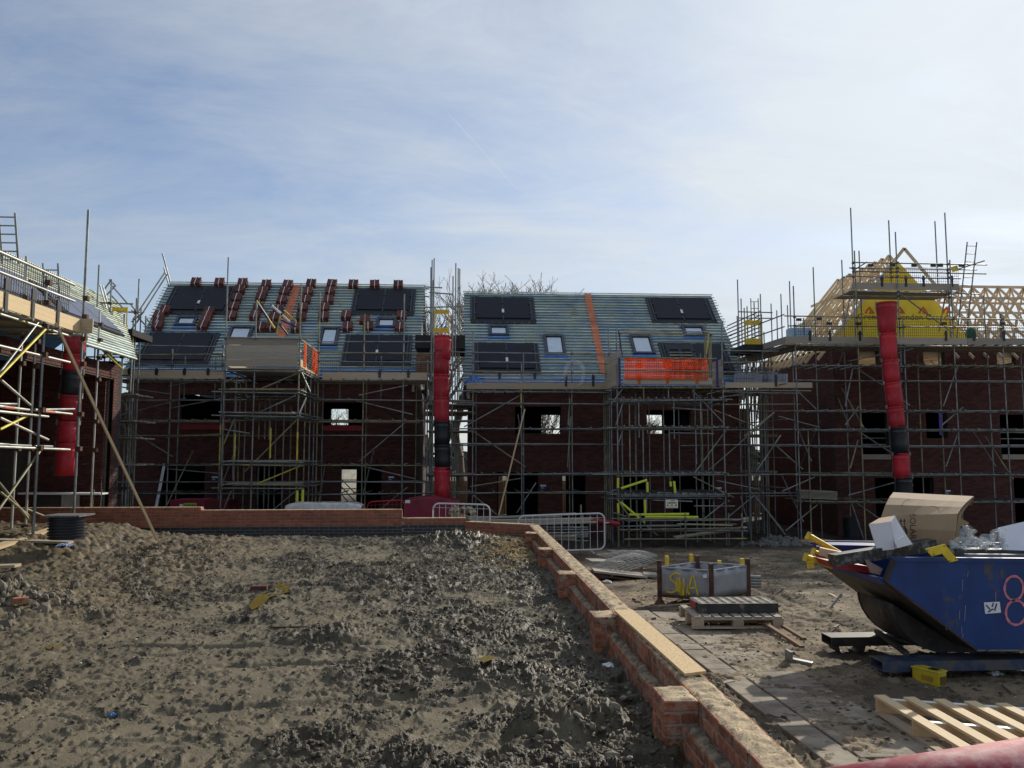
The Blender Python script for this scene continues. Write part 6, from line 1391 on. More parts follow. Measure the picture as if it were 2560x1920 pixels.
gbox('wood_offcut', 'small pale wood offcut on soil near the bottom of the wall', 'offcut', 1812, 1710, (.22, .05, .02), .5, oldboard)
def crumple(name, label, cat, px, py, s, m, seed, lift=.0):
    p = PZ(px, py, 0)
    for _ in range(5): p = PZ(px, py, gz(p.x, p.y))
    b = MB(); n = 12; rr = random.Random(seed); P = []
    for j in range(n):
        row = []
        for i in range(n):
            u, v = i / (n - 1) - .5, j / (n - 1) - .5; e = math.exp(-(u * u + v * v) * 5)
            row.append(p + Vector((u * s + rr.uniform(-.05, .05) * s, v * s * .8 + rr.uniform(-.05, .05) * s, lift + e * s * .22 + rr.uniform(0, .14) * s)))
        P.append(row)
    b.grid(P); o = b.build(name, m, None, solid=.002); return tag(o, label, cat)
film = mat('crumpled_white_film', (.72, .72, .72), .35, 0, .1, 9)
crumple('plastic_scrap', 'crumpled white plastic scrap on the mud beside the wall', 'litter', 1525, 1668, .13, film, 1)
crumple('plastic_scrap', 'crumpled white plastic scrap on the soil below the mesh heap', 'litter', 1517, 1456, .16, film, 2)
crumple('plastic_scrap', 'scrap of blue and white plastic on the slope below the manhole drum', 'litter', 163, 1367, .22, mat('bluish_film', (.35, .45, .65), .4), 4)
crumple('plastic_scrap', 'tiny blue plastic scrap on the smooth mud in the lower left', 'litter', 280, 1789, .06, bluem, 5)
crumple('plastic_scrap', 'small navy plastic scrap on the soil at the bottom beside the slabs', 'litter', 2053, 1878, .05, bluem, 6)
gbox('fallen_post', 'thin dark pipe lying across the mud left of the centre', 'pipe', 735, 1572, (.5, .018, .018), .0, rust, .01)
# ------------------------------------------------------------------ slab path
slabm = mat('dusty_concrete_slab', (.30, .255, .19), .9, 0, .35, 3.5, .4, col2=(.17, .14, .10), thr=(.38, .6), spots=(9, .60, .05, (.09, .075, .055)), bscale=30)
pth = bpy.data.objects.new('slab_path', None); link(pth, None, Matrix.Translation((3, 7, -.15))); tag(pth, kind='structure')
def slabs(x0, x1, L, ya, yb, off, prob=1):
    y = ya + off
    while y < yb:
        xc = (x0 + x1) / 2; yc = y + L / 2; z = float(zbase(xc, yc)) + .004
        if random.random() < prob:
            s = float(zbase(xc, yc + .3) - zbase(xc, yc - .3)) / .6
            o = bpy.data.objects.new('slab', SLABM[(round(x1 - x0, 2), L)]) if (round(x1 - x0, 2), L) in SLABM else None
            if o is None:
                b = MB(); b.box((0, 0, 0), (x1 - x0 - .012, L - .012, .05)); me = b.mesh('slab', slabm); SLABM[(round(x1 - x0, 2), L)] = me; o = bpy.data.objects.new('slab', me)
            link(o, pth, Matrix.Translation((xc, yc, z)) @ Matrix.Rotation(math.atan(s) + random.uniform(-.008, .008), 4, 'X') @ Matrix.Rotation(random.uniform(-.01, .01), 4, 'Y') @ Matrix.Rotation(random.uniform(-.006, .006), 4, 'Z'))
            k = o.modifiers.new('b', 'BEVEL'); k.width = .006
        y += L
SLABM = {}
slabs(2.40, 2.66, .90, 3.4, 10.9, 0); slabs(2.67, 3.27, .60, 3.4, 11.0, .2, .95); slabs(3.28, 3.88, .60, 3.4, 9.6, .0, .5)

rr = random.Random(31); b = MB()
for i in range(90):
    x = rr.uniform(2.8, 12); y = rr.uniform(6, 24); z = gz(x, y); l = rr.uniform(.04, .32) if i % 3 else rr.uniform(.3, .8); b.cur = rr.random()
    if 2.3 < x < 3.3 and y < 11: continue
    b.box((x, y, z + .012), (l, rr.uniform(.015, .06), .015), Euler((rr.uniform(-.1, .1), rr.uniform(-.1, .1), rr.random() * 3.1)).to_matrix())
o = b.build('wood_splinters', mat('splinter_wood', (.42, .32, .2), .8, rnd=.5), None); tag(o, 'splinters and offcuts of wood trodden into the dry yard', 'offcuts', kind='stuff')
# ------------------------------------------------------------------ mesh heap and sheets beside the wall
def ground_at(px, py, it=6):
    p = PZ(px, py, -.4)
    for _ in range(it): p = PZ(px, py, gz(p.x, p.y))
    return p
base = ground_at(1600, 1448)
mh = thing('mesh_heap', 'heap of steel mesh sheets over rusty boards between the wall and the stillage', 'mesh heap', base)
k7 = crop(1440, 1320, 3.568)
Yh = base.y
for i, (a, c, w_, m) in enumerate((((140, 400), (640, 475), .5, rust), ((150, 375), (620, 425), .5, oldboard), ((600, 410), (720, 415), .4, oldboard), ((600, 445), (720, 470), .3, oldboard), ((500, 395), (700, 380), .4, rust), ((110, 290), (420, 300), .5, oldboard))):
    bar('rusty_board', PY(*k7(*a), Yh + (.15 if i < 4 else .8)), PY(*k7(*c), Yh + (.1 if i < 4 else .9)), w_, .04, m, mh)
wire = mat('dull_steel_wire', (.50, .48, .43), .5, .4, .3, 9)
def wmesh(c0, c1, c2_, c3_, nx, ny, sag, seed, r=.0045):
    """four corners in px+Y; a bent grid of wires"""
    P = [PY(*k7(*c[:2]), c[2]) for c in (c0, c1, c2_, c3_)]; rr = random.Random(seed)
    def q(u, v):
        p = P[0].lerp(P[1], u).lerp(P[3].lerp(P[2], u), v); p.z += sag * math.sin(math.pi * u) * math.sin(math.pi * v * .8 + .3); return p
    b = MB()
    for i in range(nx + 1):
        u = i / nx; b.path([q(u, j / 8) for j in range(9)], r, 4)
    for j in range(ny + 1):
        v = j / ny; b.path([q(i / 10, v) + Vector((0, 0, .005)) for i in range(11)], r, 4)
    b.build('steel_mesh_sheet', wire, mh)
wmesh((90, 345, Yh + .5), (320, 430, Yh - .1), (720, 290, Yh + .4), (480, 215, Yh + 1.2), 12, 9, .09, 1, .006)
wmesh((180, 235, Yh + 1.3), (400, 330, Yh + .7), (725, 245, Yh + .9), (520, 200, Yh + 1.8), 11, 8, .09, 2, .006)
wmesh((270, 195, Yh + 1.6), (420, 260, Yh + 1.2), (720, 255, Yh + 1.2), (600, 225, Yh + 1.8), 8, 6, .07, 3, .006)
bxo('grey_tag_plate', PY(*k7(410, 320), Yh + .4), (.14, .08, .004), galv, mh)
# ------------------------------------------------------------------ stillage with spray painted letters
sheet = mat('scuffed_galvanised_sheet', (.30, .31, .33), .5, .35, .3, 2.2, spots=(4, .62, .1, (.12, .08, .06)), bump=.2)
foot = ground_at(1649, 1512); YF = foot.y
stl = thing('metal_stillage', 'grey sheet metal stillage with yellow SWA graffiti and rusty corner posts', 'stillage', foot)
k_ = YF / FPX
L0 = PY(*k7(745, 500), YF); C0 = PY(*k7(1195, 560), YF - .35); R0 = PY(*k7(1530, 520), YF + .15)
Lx, Cx_, Rx = Vector((L0.x, YF, 0)), Vector((C0.x, YF - .42, 0)), Vector((R0.x, YF + .12, 0)); Bx = Lx + (Rx - Cx_)
zt_ = PY(*k7(745, 350), YF).z; zb_ = PY(*k7(745, 600), YF).z; ztop = PY(*k7(745, 265), YF).z; zg = foot.z
def panel(a, c, nm='side_panel'):
    a = Vector(a); c = Vector(c); d = (c - a).normalized(); n = 12; P = []
    for j in range(5):
        P.append([a.lerp(c, i / n) + Vector((0, 0, zb_ + (zt_ - zb_) * j / 4 - a.z)) + Vector((d.y, -d.x, 0)) * .012 * math.sin(i * 1.7) * (j / 4) for i in range(n + 1)])
    b = MB(); b.grid(P); return b.build(nm, sheet, stl, smooth=True, solid=.006)
pl_ = panel(Lx, Cx_); pr_ = panel(Cx_, Rx); panel(Rx, Bx); panel(Bx, Lx)
for (a, c) in ((Lx, Cx_), (Cx_, Rx), (Rx, Bx), (Bx, Lx)):
    bar('bottom_rail', (a.x, a.y, zb_), (c.x, c.y, zb_), .04, .04, rust, stl); bar('top_rail', (a.x, a.y, zt_), (c.x, c.y, zt_), .02, .02, sheet, stl)
b = MB(); b.prism([(Lx.x, Lx.y, zb_ + .02), (Cx_.x, Cx_.y, zb_ + .02), (Rx.x, Rx.y, zb_ + .02), (Bx.x, Bx.y, zb_ + .02)], (0, 0, .02)); b.build('base_sheet', rust, stl)
for q in (Lx, Cx_, Rx, Bx): 
    bxo('corner_post', (q.x, q.y, (zg + ztop) / 2 - .02), (.06, .06, ztop - zg - .04), rust, stl); b = MB(); b.lathe([(0, 0), (.09, 0), (.08, .02), (.03, .10)], (q.x, q.y, gz(q.x, q.y)), 14); b.build('foot', rust, stl)
mid = (Lx + Rx) / 2
for i, (px, py, yb_, Y) in enumerate(((810, 235, 345, YF + .35), (1027, 220, 330, YF + .75), (1277, 275, 355, YF + .55), (1480, 258, 372, YF + .35))):
    a = PY(*k7(px, py), Y); o = bxo('yellow_post', (a.x, Y, (a.z + zb_) / 2), (.055, .055, a.z - zb_ - .05), yellowp, None); 
    tag(o, ['leftmost yellow steel post standing up inside the stillage', 'second yellow steel post from the left inside the stillage', 'third yellow steel post from the left inside the stillage', 'rightmost yellow steel post standing up inside the stillage'][i], 'post', 'yellow posts standing in the stillage')
# graffiti: strokes on left panel plane
gp = mat('yellow_spray_paint', (.66, .52, .03), .7)
dU = (Cx_ - Lx); dn_ = Vector((dU.y, -dU.x, 0)).normalized(); dn_ = dn_ if dn_.y < 0 else -dn_
def gpt(x, y):   # crop k7 coords to the panel plane
    r = ray(*k7(x, y)); o_ = Vector((0, 0, CAMZ)); t = (Lx - Vector((0, 0, CAMZ - 0))).dot(dn_) if False else ((Lx.x - o_.x) * dn_.x + (Lx.y - o_.y) * dn_.y) / (r.x * dn_.x + r.y * dn_.y); return o_ + r * t + dn_ * .016
def stroke(pts, w_):
    b = MB(); P = [gpt(*p) for p in pts]; n = len(P); rows = [[], []]
    tang = [(P[min(i + 1, n - 1)] - P[max(i - 1, 0)]).normalized() for i in range(n)]
    for p, t in zip(P, tang): s = t.cross(dn_).normalized() * w_ / 2; rows[0].append(p + s); rows[1].append(p - s)
    b.grid(rows); b.build('sprayed_letter', gp, stl, solid=.002)
stroke([(930, 415), (905, 400), (870, 405), (845, 430), (850, 460), (890, 490), (905, 520), (900, 555), (860, 575), (810, 565)], .028)
stroke([(900, 450), (915, 560), (935, 600), (945, 480), (955, 600), (975, 500), (985, 600), (1005, 500), (1010, 590)], .030)
stroke([(925, 440), (930, 590)], .03); stroke([(965, 450), (960, 600)], .025)
stroke([(1000, 580), (1035, 430), (1050, 420), (1090, 600)], .022); stroke([(1010, 535), (1085, 530)], .02)
b = MB(); b.prism([gpt(1135, 415), gpt(1170, 412), gpt(1172, 442), gpt(1137, 445)], dn_ * .003); b.build('white_sticker', white, stl)
# bundle of tubes behind
o = thing('tube_bundle', 'bundle of short grey tubes lying behind the right end of the stillage', 'tube bundle', PY(*k7(1600, 500), YF + .9))
for j in range(4):
    for i in range(2): a = PY(*k7(1640 + i * 8, 440 + j * 26), YF + .9 + i * .08); tube('short_tube', a, a + Vector((-1.2, .3, 0)), .032, galv, o)
# ------------------------------------------------------------------ pallets
def pallet(name, label, O, ang, L=1.2, Wd=1.0, nsl=7, m=newwood, m2=None, sw=.095, blocks=3, block_m=None, three=True):
    """O ground corner, local x along length L (slats run along y)"""
    t = thing(name, label, 'pallet', O); Rz = Matrix.Rotation(ang, 3, 'Z')
    def bx(nm, c, s, mm, rot=0):
        o = bpy.data.objects.new(nm, shared('cube', mm)); M = Matrix.Translation(O) @ Rz.to_4x4() @ Matrix.Translation(c)
        # long axis to local x
        if s[1] > s[0]: M = M @ Matrix.Rotation(R(90) + rot, 4, 'Z'); s = (s[1], s[0], s[2])
        else: M = M @ Matrix.Rotation(rot, 4, 'Z')
        link(o, t, M @ Matrix.Diagonal((*s, 1)))
    for i in range(nsl): bx('deck_board', ((i + .5) * L / nsl, Wd / 2, .135), (sw, Wd, .02), m, random.uniform(-.01, .01))
    for j in range(blocks): 
        y = .05 + (Wd - .1) * j / (blocks - 1)
        bx('stringer', (L / 2, y, .078 if not three else .115), (L, .045 if not three else .1, .094 if not three else .02), m2 or m)
        if three:
            for i in range(3): bx('block', (.07 + (L - .14) * i / 2, y, .065), (.13, .1, .08), m2 or m)
            bx('bottom_board', (L / 2, y, .012), (L, .1, .02), m2 or m)
    if not three:
        for i in (0, 2, 4): bx('bottom_board', ((i + .5) * L / 5, Wd / 2, .02), (sw, Wd, .02), m)
    return t
# old pallet under the plastic grid
c0 = ground_at(1733, 1580); c1 = ground_at(1955, 1590)
ang = math.atan2(.10, 1.0)
O_ = Vector((c0.x, c0.y, c0.z + .035))
pallet('pallet', 'old grey wooden pallet on the yard under a dark plastic grid', O_ , -.05, 1.12, .80, 9, oldboard, board, .085)
# plastic grid block on the pallet
gr = thing('plastic_grid', 'dark plastic grid tray lying on the old wooden pallet', 'plastic tray', O_ + Vector((.5, .4, .15)))
Rg = Matrix.Rotation(-.02, 3, 'Z'); go = O_ + Rg @ Vector((.14, .20, .15)); gl_, gw_, gh_ = 1.0, .48, .115
gm = mat('dusty_black_plastic', (.045, .045, .042), .6, 0, .5, 6, spots=(7, .57, .1, (.20, .17, .14)))
def gb(nm, c, s, m): o = bpy.data.objects.new(nm, shared('cube', m)); link(o, gr, Matrix.Translation(go) @ Rg.to_4x4() @ Matrix.Translation(c) @ Matrix.Diagonal((*s, 1)))
for yy in (.01, gw_ - .01): gb('side', (gl_ / 2, yy, gh_ / 2), (gl_, .02, gh_), gm)
for xx in (.01, gl_ - .01): gb('side', (xx, gw_ / 2, gh_ / 2), (.02, gw_, gh_), gm)
dusty = mat('dusty_rib', (.26, .23, .19), .8, 0, .5, 9, col2=(.06, .05, .05), thr=(.42, .56))
for i in range(9): gb('rib', (.06 + i * (gl_ - .12) / 8, gw_ / 2, gh_ - .015), (.055, gw_ - .04, .03), dusty)
for i in range(6): gb('cross_rib', (gl_ / 2, .05 + i * (gw_ - .1) / 5, gh_ - .02), (gl_ - .04, .035, .03), dusty)
gb('red_end', (-.008, gw_ * .6, gh_ * .55), (.012, gw_ * .6, gh_ * .8), mat('faded_red_plastic', (.25, .04, .04), .7))
# rusty beams beside
for i, (a, c) in enumerate((((1520, 830), (2020, 1090)), ((1640, 830), (2040, 1015)))):
    pa = ground_at(*k7(*a)); pc = ground_at(*k7(*c)); o = bar('timber_beam', pa + Vector((0, 0, .12)), pc + Vector((0, 0, .03)), .05, .032, mat('stained_timber', (.22, .13, .07), .9, mode='obj', stretch=(1, 6, 6)) if i == 0 else M_['stained_timber']); tag(o, ['brown stained timber leaning off the old pallet, the nearer of two', 'brown stained timber leaning off the old pallet, the farther of two'][i], 'timber')
# galvanised bracket
pa = ground_at(*k7(1900, 1195)); pc = ground_at(*k7(2110, 1230)); b = MB(); b.bar(pa + Vector((0, 0, .03)), pc + Vector((0, 0, .02)), .07, .03); b.box(pa + Vector((0, 0, .06)), (.03, .14, .11)); o = b.build('joist_hanger', galv, None, bevel=.003); tag(o, 'small galvanised steel bracket lying on the yard left of the skip', 'bracket')
o = bar('grey_stick', PY(1960 + 355 / 3.07, 1220 + 922 / 3.07, 10.5), PY(1960 + 440 / 3.07, 1220 + 815 / 3.07, 10.6), .02, .02, galv); tag(o, 'thin grey rod sticking up from the yard behind the skip spout', 'rod')
# new pallet, right foreground
k8 = crop(1960, 1640, 3.687)
A_ = PZ(*k8(825, 365), -.02); Bq = PZ(*k8(1635, 850), -.02); Cq = PZ(*k8(1940, 440), -.02)
gzp = float(zbase(3.2, 6)); 
A_ = PZ(*k8(822, 365), gzp + .16); Bq = PZ(*k8(1620, 850), gzp + .16); Cq = PZ(*k8(1940, 440), gzp + .16)
dY = (Bq - A_); dX = (Cq - A_); dX.z = 0; angp = math.atan2(dX.y, dX.x); Lp = 1.2
pt_ = thing('pallet', 'clean new softwood pallet in the right foreground with sunlit deck boards', 'pallet', (A_.x, A_.y, gzp))
uX = dX.normalized(); uY = dY.copy(); uY.z = 0; uY.normalize(); Ls = 1.15; sp = (Cq - A_).length / 4
for i in range(7):
    p = A_ + uX * (sp * i + .045); p.z = gzp + .16; bar('deck_board', p, p + uY * Ls, .09, .02, newwood, pt_)
for j, f_ in enumerate((.035, .5, .93)):
    p = A_ + uY * (Ls * f_) + uX * .0; p.z = gzp + .10; bar('stringer', p, p + uX * (sp * 6 + .1), .042, .098, newwood, pt_); 
    q = Vector((p.x, p.y, gzp + .1495)); bar('white_strip', q - uY * .0 + Vector((0, 0, .0015)), q + uX * (sp * 6 + .1) + Vector((0, 0, .0015)), .043, .003, white, pt_) if j < 2 else None
for i in (0, 3, 6):
    p = A_ + uX * (sp * i + .045); p.z = gzp + .04; bar('bottom_board', p, p + uY * Ls, .09, .02, board, pt_)
# red pipe in the very foreground
c0 = PY(2115, 1955, 4.35); c1 = PY(2660, 1895, 4.1)
redpipe = mat('scuffed_red_pipe', (.36, .035, .055), .72, 0, .25, 3, bump=.15, spots=(4.2, .47, .16, (.50, .27, .28)))
b = MB(); p0 = PY(1880, 1985, 3.62); p1 = PY(2760, 1850, 3.40); d = p1 - p0
b.tube(p0 + Vector((-.0, 0, -.14)), p1 + Vector((0, 0, -.14)), .185, n=48); o = b.build('red_pipe', redpipe, None, smooth=True); tag(o, 'large scuffed red plastic pipe crossing the bottom right corner', 'pipe')
# ------------------------------------------------------------------ tipping skip
k9 = crop(1960, 1220, 3.072); YN, YFk = 7.4, 8.85
blue = mat('scratched_blue_paint', (.011, .046, .185), .42, .1, .3, 3.0, spots=(4, .58, .10, (.09, .078, .065)), stretch=(1, 1, .6), bump=.15); drk = mat('grimy_dark_steel', (.055, .05, .045), .6, .4, .5, 5, spots=(6, .55, .1, (.12, .09, .06)))
ts = thing('tipping_skip', 'dark blue tipping skip numbered 8 in pink, heaped with packaging rubbish', 'skip', PY(2500, 1705, 8))
def N(x, y): return PY(*k9(x, y), YN)
prof = [N(835, 545), N(2450, 560), N(2450, 1100), N(2300, 1250), N(1480, 1250), N(770, 715)]
tip = N(770, 715) + (N(770, 715) - N(1480, 1250)) * .0
def sheetp(nm, pts, m, th=.012, parent=ts):
    b = MB(); b.add(pts, [tuple(range(len(pts)))]); return b.build(nm, m, parent, solid=th)
sn = sheetp('near_side', prof, blue); far = [p + Vector((0, YFk - YN, 0)) for p in prof]; sheetp('far_side', far, blue)
def strip_(nm, a, c, m): sheetp(nm, [a, c, c + Vector((0, YFk - YN, 0)), a + Vector((0, YFk - YN, 0))], m)
strip_('front_slope', prof[5] + Vector((-.0, .006, 0)), prof[4], drk); strip_('bottom_sheet', prof[4], prof[3], drk); strip_('rear_sheet', prof[3], prof[2], drk); strip_('rear_sheet', prof[2], prof[1], blue)
# spout lip: slope carries on up to the lip, sides taper
lipn = prof[5]; 
bar('lip_bar', prof[5] + Vector((-.02, 0, 0)), prof[5] + Vector((-.02, YFk - YN, 0)), .05, .05, blue, ts)
for yy in (0, YFk - YN): bar('rim_bar', prof[0] + Vector((-.02, yy, .0)), prof[1] + Vector((0, yy, 0)), .045, .04, blue, ts)
bar('rim_bar', prof[0] + Vector((0, -.012, 0)), prof[5] + Vector((0, -.012, 0)), .05, .03, drk, ts)
bar('rim_bar', prof[0] + Vector((0, YFk - YN, 0)), prof[5] + Vector((0, YFk - YN, 0)), .05, .03, drk, ts)
for yy in (.35, 1.05):
    P = [PY(*k9(*q), YN) + Vector((0, yy, 0)) for q in ((990, 945), (1000, 1010), (1030, 1090), (1080, 1170), (1150, 1240), (1240, 1300), (1330, 1330), (1760, 1335), (1760, 1262), (1480, 1262))]
    b = MB(); b.prism(P, (0, .02, 0)); b.build('rocker_plate', drk, ts)
# curved rocker skin between plates
P0 = [PY(*k9(*q), YN) + Vector((.01, .37, 0)) for q in ((990, 945), (1000, 1010), (1030, 1090), (1080, 1170), (1150, 1240), (1240, 1300), (1330, 1330), (1480, 1332))]
b = MB(); b.grid([P0, [p + Vector((0, .68, 0)) for p in P0]]); b.build('rocker_skin', drk, ts, solid=.008, smooth=True)
# base frame channels
zc0, zc1 = PY(*k9(800, 1345), YN).z, PY(*k9(800, 1425), YN).z
def channel(x0, x1, Y, z0, z1, w_=.24):
    h = z0 - z1; b = MB(); xm = (x0 + x1) / 2; L = x1 - x0
    for (cy, cz, sy, sz) in ((0, h / 2 - .005, w_, .01), (0, -h / 2 + .005, w_, .01), (-w_ / 2 + .005, 0, .01, h - .02), (w_ / 2 - .005, 0, .01, h - .02)): b.box((xm, Y + cy, (z0 + z1) / 2 + cz), (L, sy, sz))
    o = b.build('fork_channel', drk if Y > 8 else mat('worn_blue_steel', (.05, .075, .14), .5, .3, .5, 3, spots=(3, .5, .1, (.12, .11, .1))), ts); o['kind'] = 'stuff'; del o['kind']; return o
xn = PY(*k9(760, 1385), YN + .05).x; channel(xn, xn + 2.2, YN + .17, zc0, zc1)
xf = PY(*k9(350, 1230), YN + 1.15).x; channel(xf, xf + 2.2, YN + 1.22, zc0 - .01, zc1 - .01)
bar('cross_bar', (xn + .35, YN + .25, zc0 + .02), (xf + .55, YN + 1.2, zc0 + .03), .05, .04, drk, ts)
bar('link_arm', PY(*k9(1090, 1215), YN + .6), PY(*k9(780, 1140), YN + .9), .03, .03, drk, ts)
b = MB(); p = PY(*k9(1100, 1215), YN + .5); q = PY(*k9(1160, 1320), YN + .5); b.prism([(p.x, YN + .5, p.z), (q.x, YN + .5, zc0), (p.x - .05, YN + .5, zc0)], (0, .03, 0)); b.build('bracket', drk, ts)
b = MB(); p = PY(*k9(725, 1110), YN + 1.1); b.prism([(p.x, YN + 1.1, p.z), (p.x + .1, YN + 1.1, zc0), (p.x - .03, YN + 1.1, zc0)], (0, .03, 0)); b.build('bracket', drk, ts)
for (X, Y) in ((xn + .19, YN + .17), (xf + .20, YN + 1.22), (xn + 1.95, YN + .17), (xf + 1.9, YN + 1.22)):
    g_ = gz(X, Y); b = MB(); hh = zc1 - g_ ; P = [(X - .13, Y - .12, zc1), (X + .17, Y - .12, zc1), (X + .15, Y - .12, zc1 - hh * .75), (X + .07, Y - .12, g_ - .01), (X - .04, Y - .12, g_ - .01), (X - .11, Y - .12, zc1 - hh * .7)]
    n = len(P); P2 = [(X + (p[0] - X) * .9, p[1], zc1 - .012 + (p[2] - zc1) * .85 if p[2] < zc1 else zc1) for p in P]
    b.add([Vector(p) for p in P] + [Vector(p) + Vector((0, .24, 0)) for p in P], [(i, i + 1, n + i + 1, n + i) for i in range(1, n - 1)] + [(n - 1, 0, n, 2 * n - 1)]); b.build('foot_shoe', drk, ts, solid=.014)
bar('worn_edge', prof[4] + Vector((0, -.012, .006)), prof[3] + Vector((0, -.012, .006)), .006, .014, mat('worn_pale_edge', (.22, .20, .18), .7, spots=(20, .5, .1, (.03, .04, .1))), sn)
bar('worn_edge', prof[5] + Vector((0, -.012, .004)), prof[4] + Vector((0, -.012, .004)), .006, .014, rust, sn)
# pink figure 8 and torn sticker, scratches
pinkm = mat('pink_spray_paint', (.62, .22, .26), .8, 0, .3, 30, spots=(25, .6, .1, (.25, .1, .2)))
def ringstroke(cx, cy, rx, ry, w_, t0=0, t1=360, nm='painted_number'):
    b = MB(); rows = [[], []]
    for i in range(41):
        a = R(t0 + (t1 - t0) * i / 40); x = cx + rx * math.sin(a) ; y = cy - ry * math.cos(a); p = N(x, y) + Vector((0, -.010, 0)); c_ = N(cx, cy) + Vector((0, -.010, 0)); d = (p - c_).normalized()
        ww = w_ * (1 + .15 * math.sin(i * 1.3)); rows[0].append(p + d * ww / 2); rows[1].append(p - d * ww / 2)
    b.grid(rows); b.build(nm, pinkm, sn, solid=.002)
ringstroke(1760, 768, 72, 92, .022); ringstroke(1775, 955, 76, 94, .022)
b = MB(); b.prism([N(1530, 878) + Vector((0, -.012, 0)), N(1650, 872) + Vector((0, -.012, 0)), N(1660, 955) + Vector((0, -.012, 0)), N(1540, 965) + Vector((0, -.012, 0))], (0, .004, 0)); b.build('torn_sticker', white, sn)
for pts in (((1545, 895), (1575, 930)), ((1600, 880), (1590, 910)), ((1625, 885), (1610, 940)), ((1560, 950), (1600, 925))): bar('torn_strip', N(*pts[0]) + Vector((0, -.016, 0)), N(*pts[1]) + Vector((0, -.016, 0)), .004, .010, blue, sn)
rr = random.Random(12)
for (x, y, l) in ((1365, 700, 90), (1360, 1060, 60), (1390, 900, 120), (1345, 940, 70), (1240, 1050, 40), (1620, 800, 80), (1410, 640, 40), (1370, 1120, 50)):
    a = N(x, y) + Vector((0, -.008, 0)); c = N(x + rr.uniform(-8, 8), y + l) + Vector((0, -.008, 0)); bar('paint_scratch', a, c, .003, .003 + rr.random() * .004, mat('bare_scratch', (.35, .33, .32), .6) if 'bare_scratch' not in M_ else M_['bare_scratch'], sn)
# ------------------------------------------------------------------ contents of the skip
card = mat('brown_cardboard', (.34, .235, .14), .85, 0, .12, 3)
rows_ = [((742, 470), (1310, 450), 7.9), ((738, 400), (1308, 440), 7.88), ((738, 300), (1320, 330), 7.86), ((745, 215), (1335, 200), 7.92), ((775, 130), (1365, 150), 8.05), ((805, 75), (1400, 110), 8.2), ((840, 36), (1450, 66), 8.45), ((850, 50), (1455, 72), 8.75), ((860, 120), (1440, 130), 9.0)]
P = []
for (l, r_, Y) in rows_:
    a = PY(*k9(*l), Y); c = PY(*k9(*r_), Y); P.append([a.lerp(c, i / 8) + Vector((0, .012 * math.sin(i * 2.1 + Y * 3), 0)) for i in range(9)])
cb = thing('cardboard_box', 'large bent brown cardboard carton lettered SOLAR lying on the skip', 'cardboard box', P[0][4])
b = MB(); b.grid(P); sh_ = b.build('bent_sheet', card, cb, solid=.01)
P2 = [[PY(*k9(*q), Y) for q in row] for row, Y in ((((1310, 450), (1345, 440)), 7.95), (((1320, 330), (1350, 330)), 8.0), (((1340, 195), (1365, 200)), 8.1), (((1440, 80), (1452, 66)), 8.5))]
b = MB(); b.grid(P2); b.build('side_flap', card, cb, solid=.012)
pt = PY(*k9(990, 310), 7.84)
MX = lambda px, py, Y: Matrix.Translation(PY(*k9(px, py), Y)) @ FR @ Matrix.Rotation(R(-90), 4, 'Z')
text_mesh('lettering', 'SOLAR M', .085, MX(990, 330, 7.835), dk, cb, .001)
b = MB()
for x in (898, 925):
    a = N(x, 250); 
    for (u0, v0, u1, v1) in ((x - 2, 250, x + 2, 290),): q0 = PY(*k9(u0, v0), 7.84); q1 = PY(*k9(u1, v1), 7.84); b.box((q0 + q1) / 2, (.006, .004, q0.z - q1.z))
    q = PY(*k9(x, 243), 7.84); b.prism([(q.x - .014, q.y, q.z - .02), (q.x + .014, q.y, q.z - .02), (q.x, q.y, q.z + .012)], (0, .004, 0))
q = PY(*k9(912, 297), 7.84); b.box(q, (.07, .004, .007)); b.build('this_way_up_arrows', dk, cb)
b = MB(); q = PY(*k9(920, 335), 7.84); b.path([q + Vector((.03 * math.sin(a), 0, .045 * math.cos(a))) for a in np.linspace(.3, 2.8, 10)], .008, 5); b.build('printed_curve', dk, cb)
for (cx, cy) in ((960, 150), (1140, 200)):
    b = MB(); b.path([PY(*k9(cx + 55 * math.cos(a), cy - 60 * math.sin(a)), 8.02 if cy < 180 else 7.93) for a in np.linspace(.2 if cx > 1000 else 1.4, 1.9 if cx > 1000 else 4.4, 12)], .0025, 4); b.build('hand_hole_crease', mat('cardboard_crease', (.22, .15, .085), .9) if 'cardboard_crease' not in M_ else M_['cardboard_crease'], cb)
whitecard = mat('white_carton', (.72, .73, .78), .6, 0, .08, 3)
wc = thing('white_carton', 'open white cardboard carton leaning in front of the brown carton on the skip', 'carton', PY(*k9(830, 470), 7.7))
def poly(nm, pts, m, par, th=.006): 
    b = MB(); b.add([PY(*k9(x, y), Y) for x, y, Y in pts], [tuple(range(len(pts)))]); return b.build(nm, m, par, solid=th)
poly('front_face', [(652, 280, 7.6), (820, 255, 7.55), (850, 470, 7.55), (715, 485, 7.6)], whitecard, wc)
poly('side_face', [(820, 255, 7.55), (850, 212, 7.7), (905, 320, 7.7), (985, 430, 7.65), (855, 465, 7.55)], whitecard, wc)
poly('flap', [(845, 405, 7.5), (925, 365, 7.58), (988, 432, 7.6), (870, 462, 7.5)], whitecard, wc)
poly('inside_face', [(652, 280, 7.6), (735, 232, 7.85), (845, 215, 7.85), (820, 258, 7.56)], card, wc)
poly('back_face', [(652, 280, 7.6), (735, 232, 7.85), (760, 470, 7.85), (715, 485, 7.6)], card, wc)
o = bar('black_plank', PY(*k9(370, 555), 7.55), PY(*k9(1140, 435), 7.75), .12, .11, mat('blistered_black_board', (.16, .16, .155), .5, 0, .4, 16, col2=(.025, .025, .025), thr=(.50, .66))); tag(o, 'long black blistered plank lying across the front of the skip', 'plank')
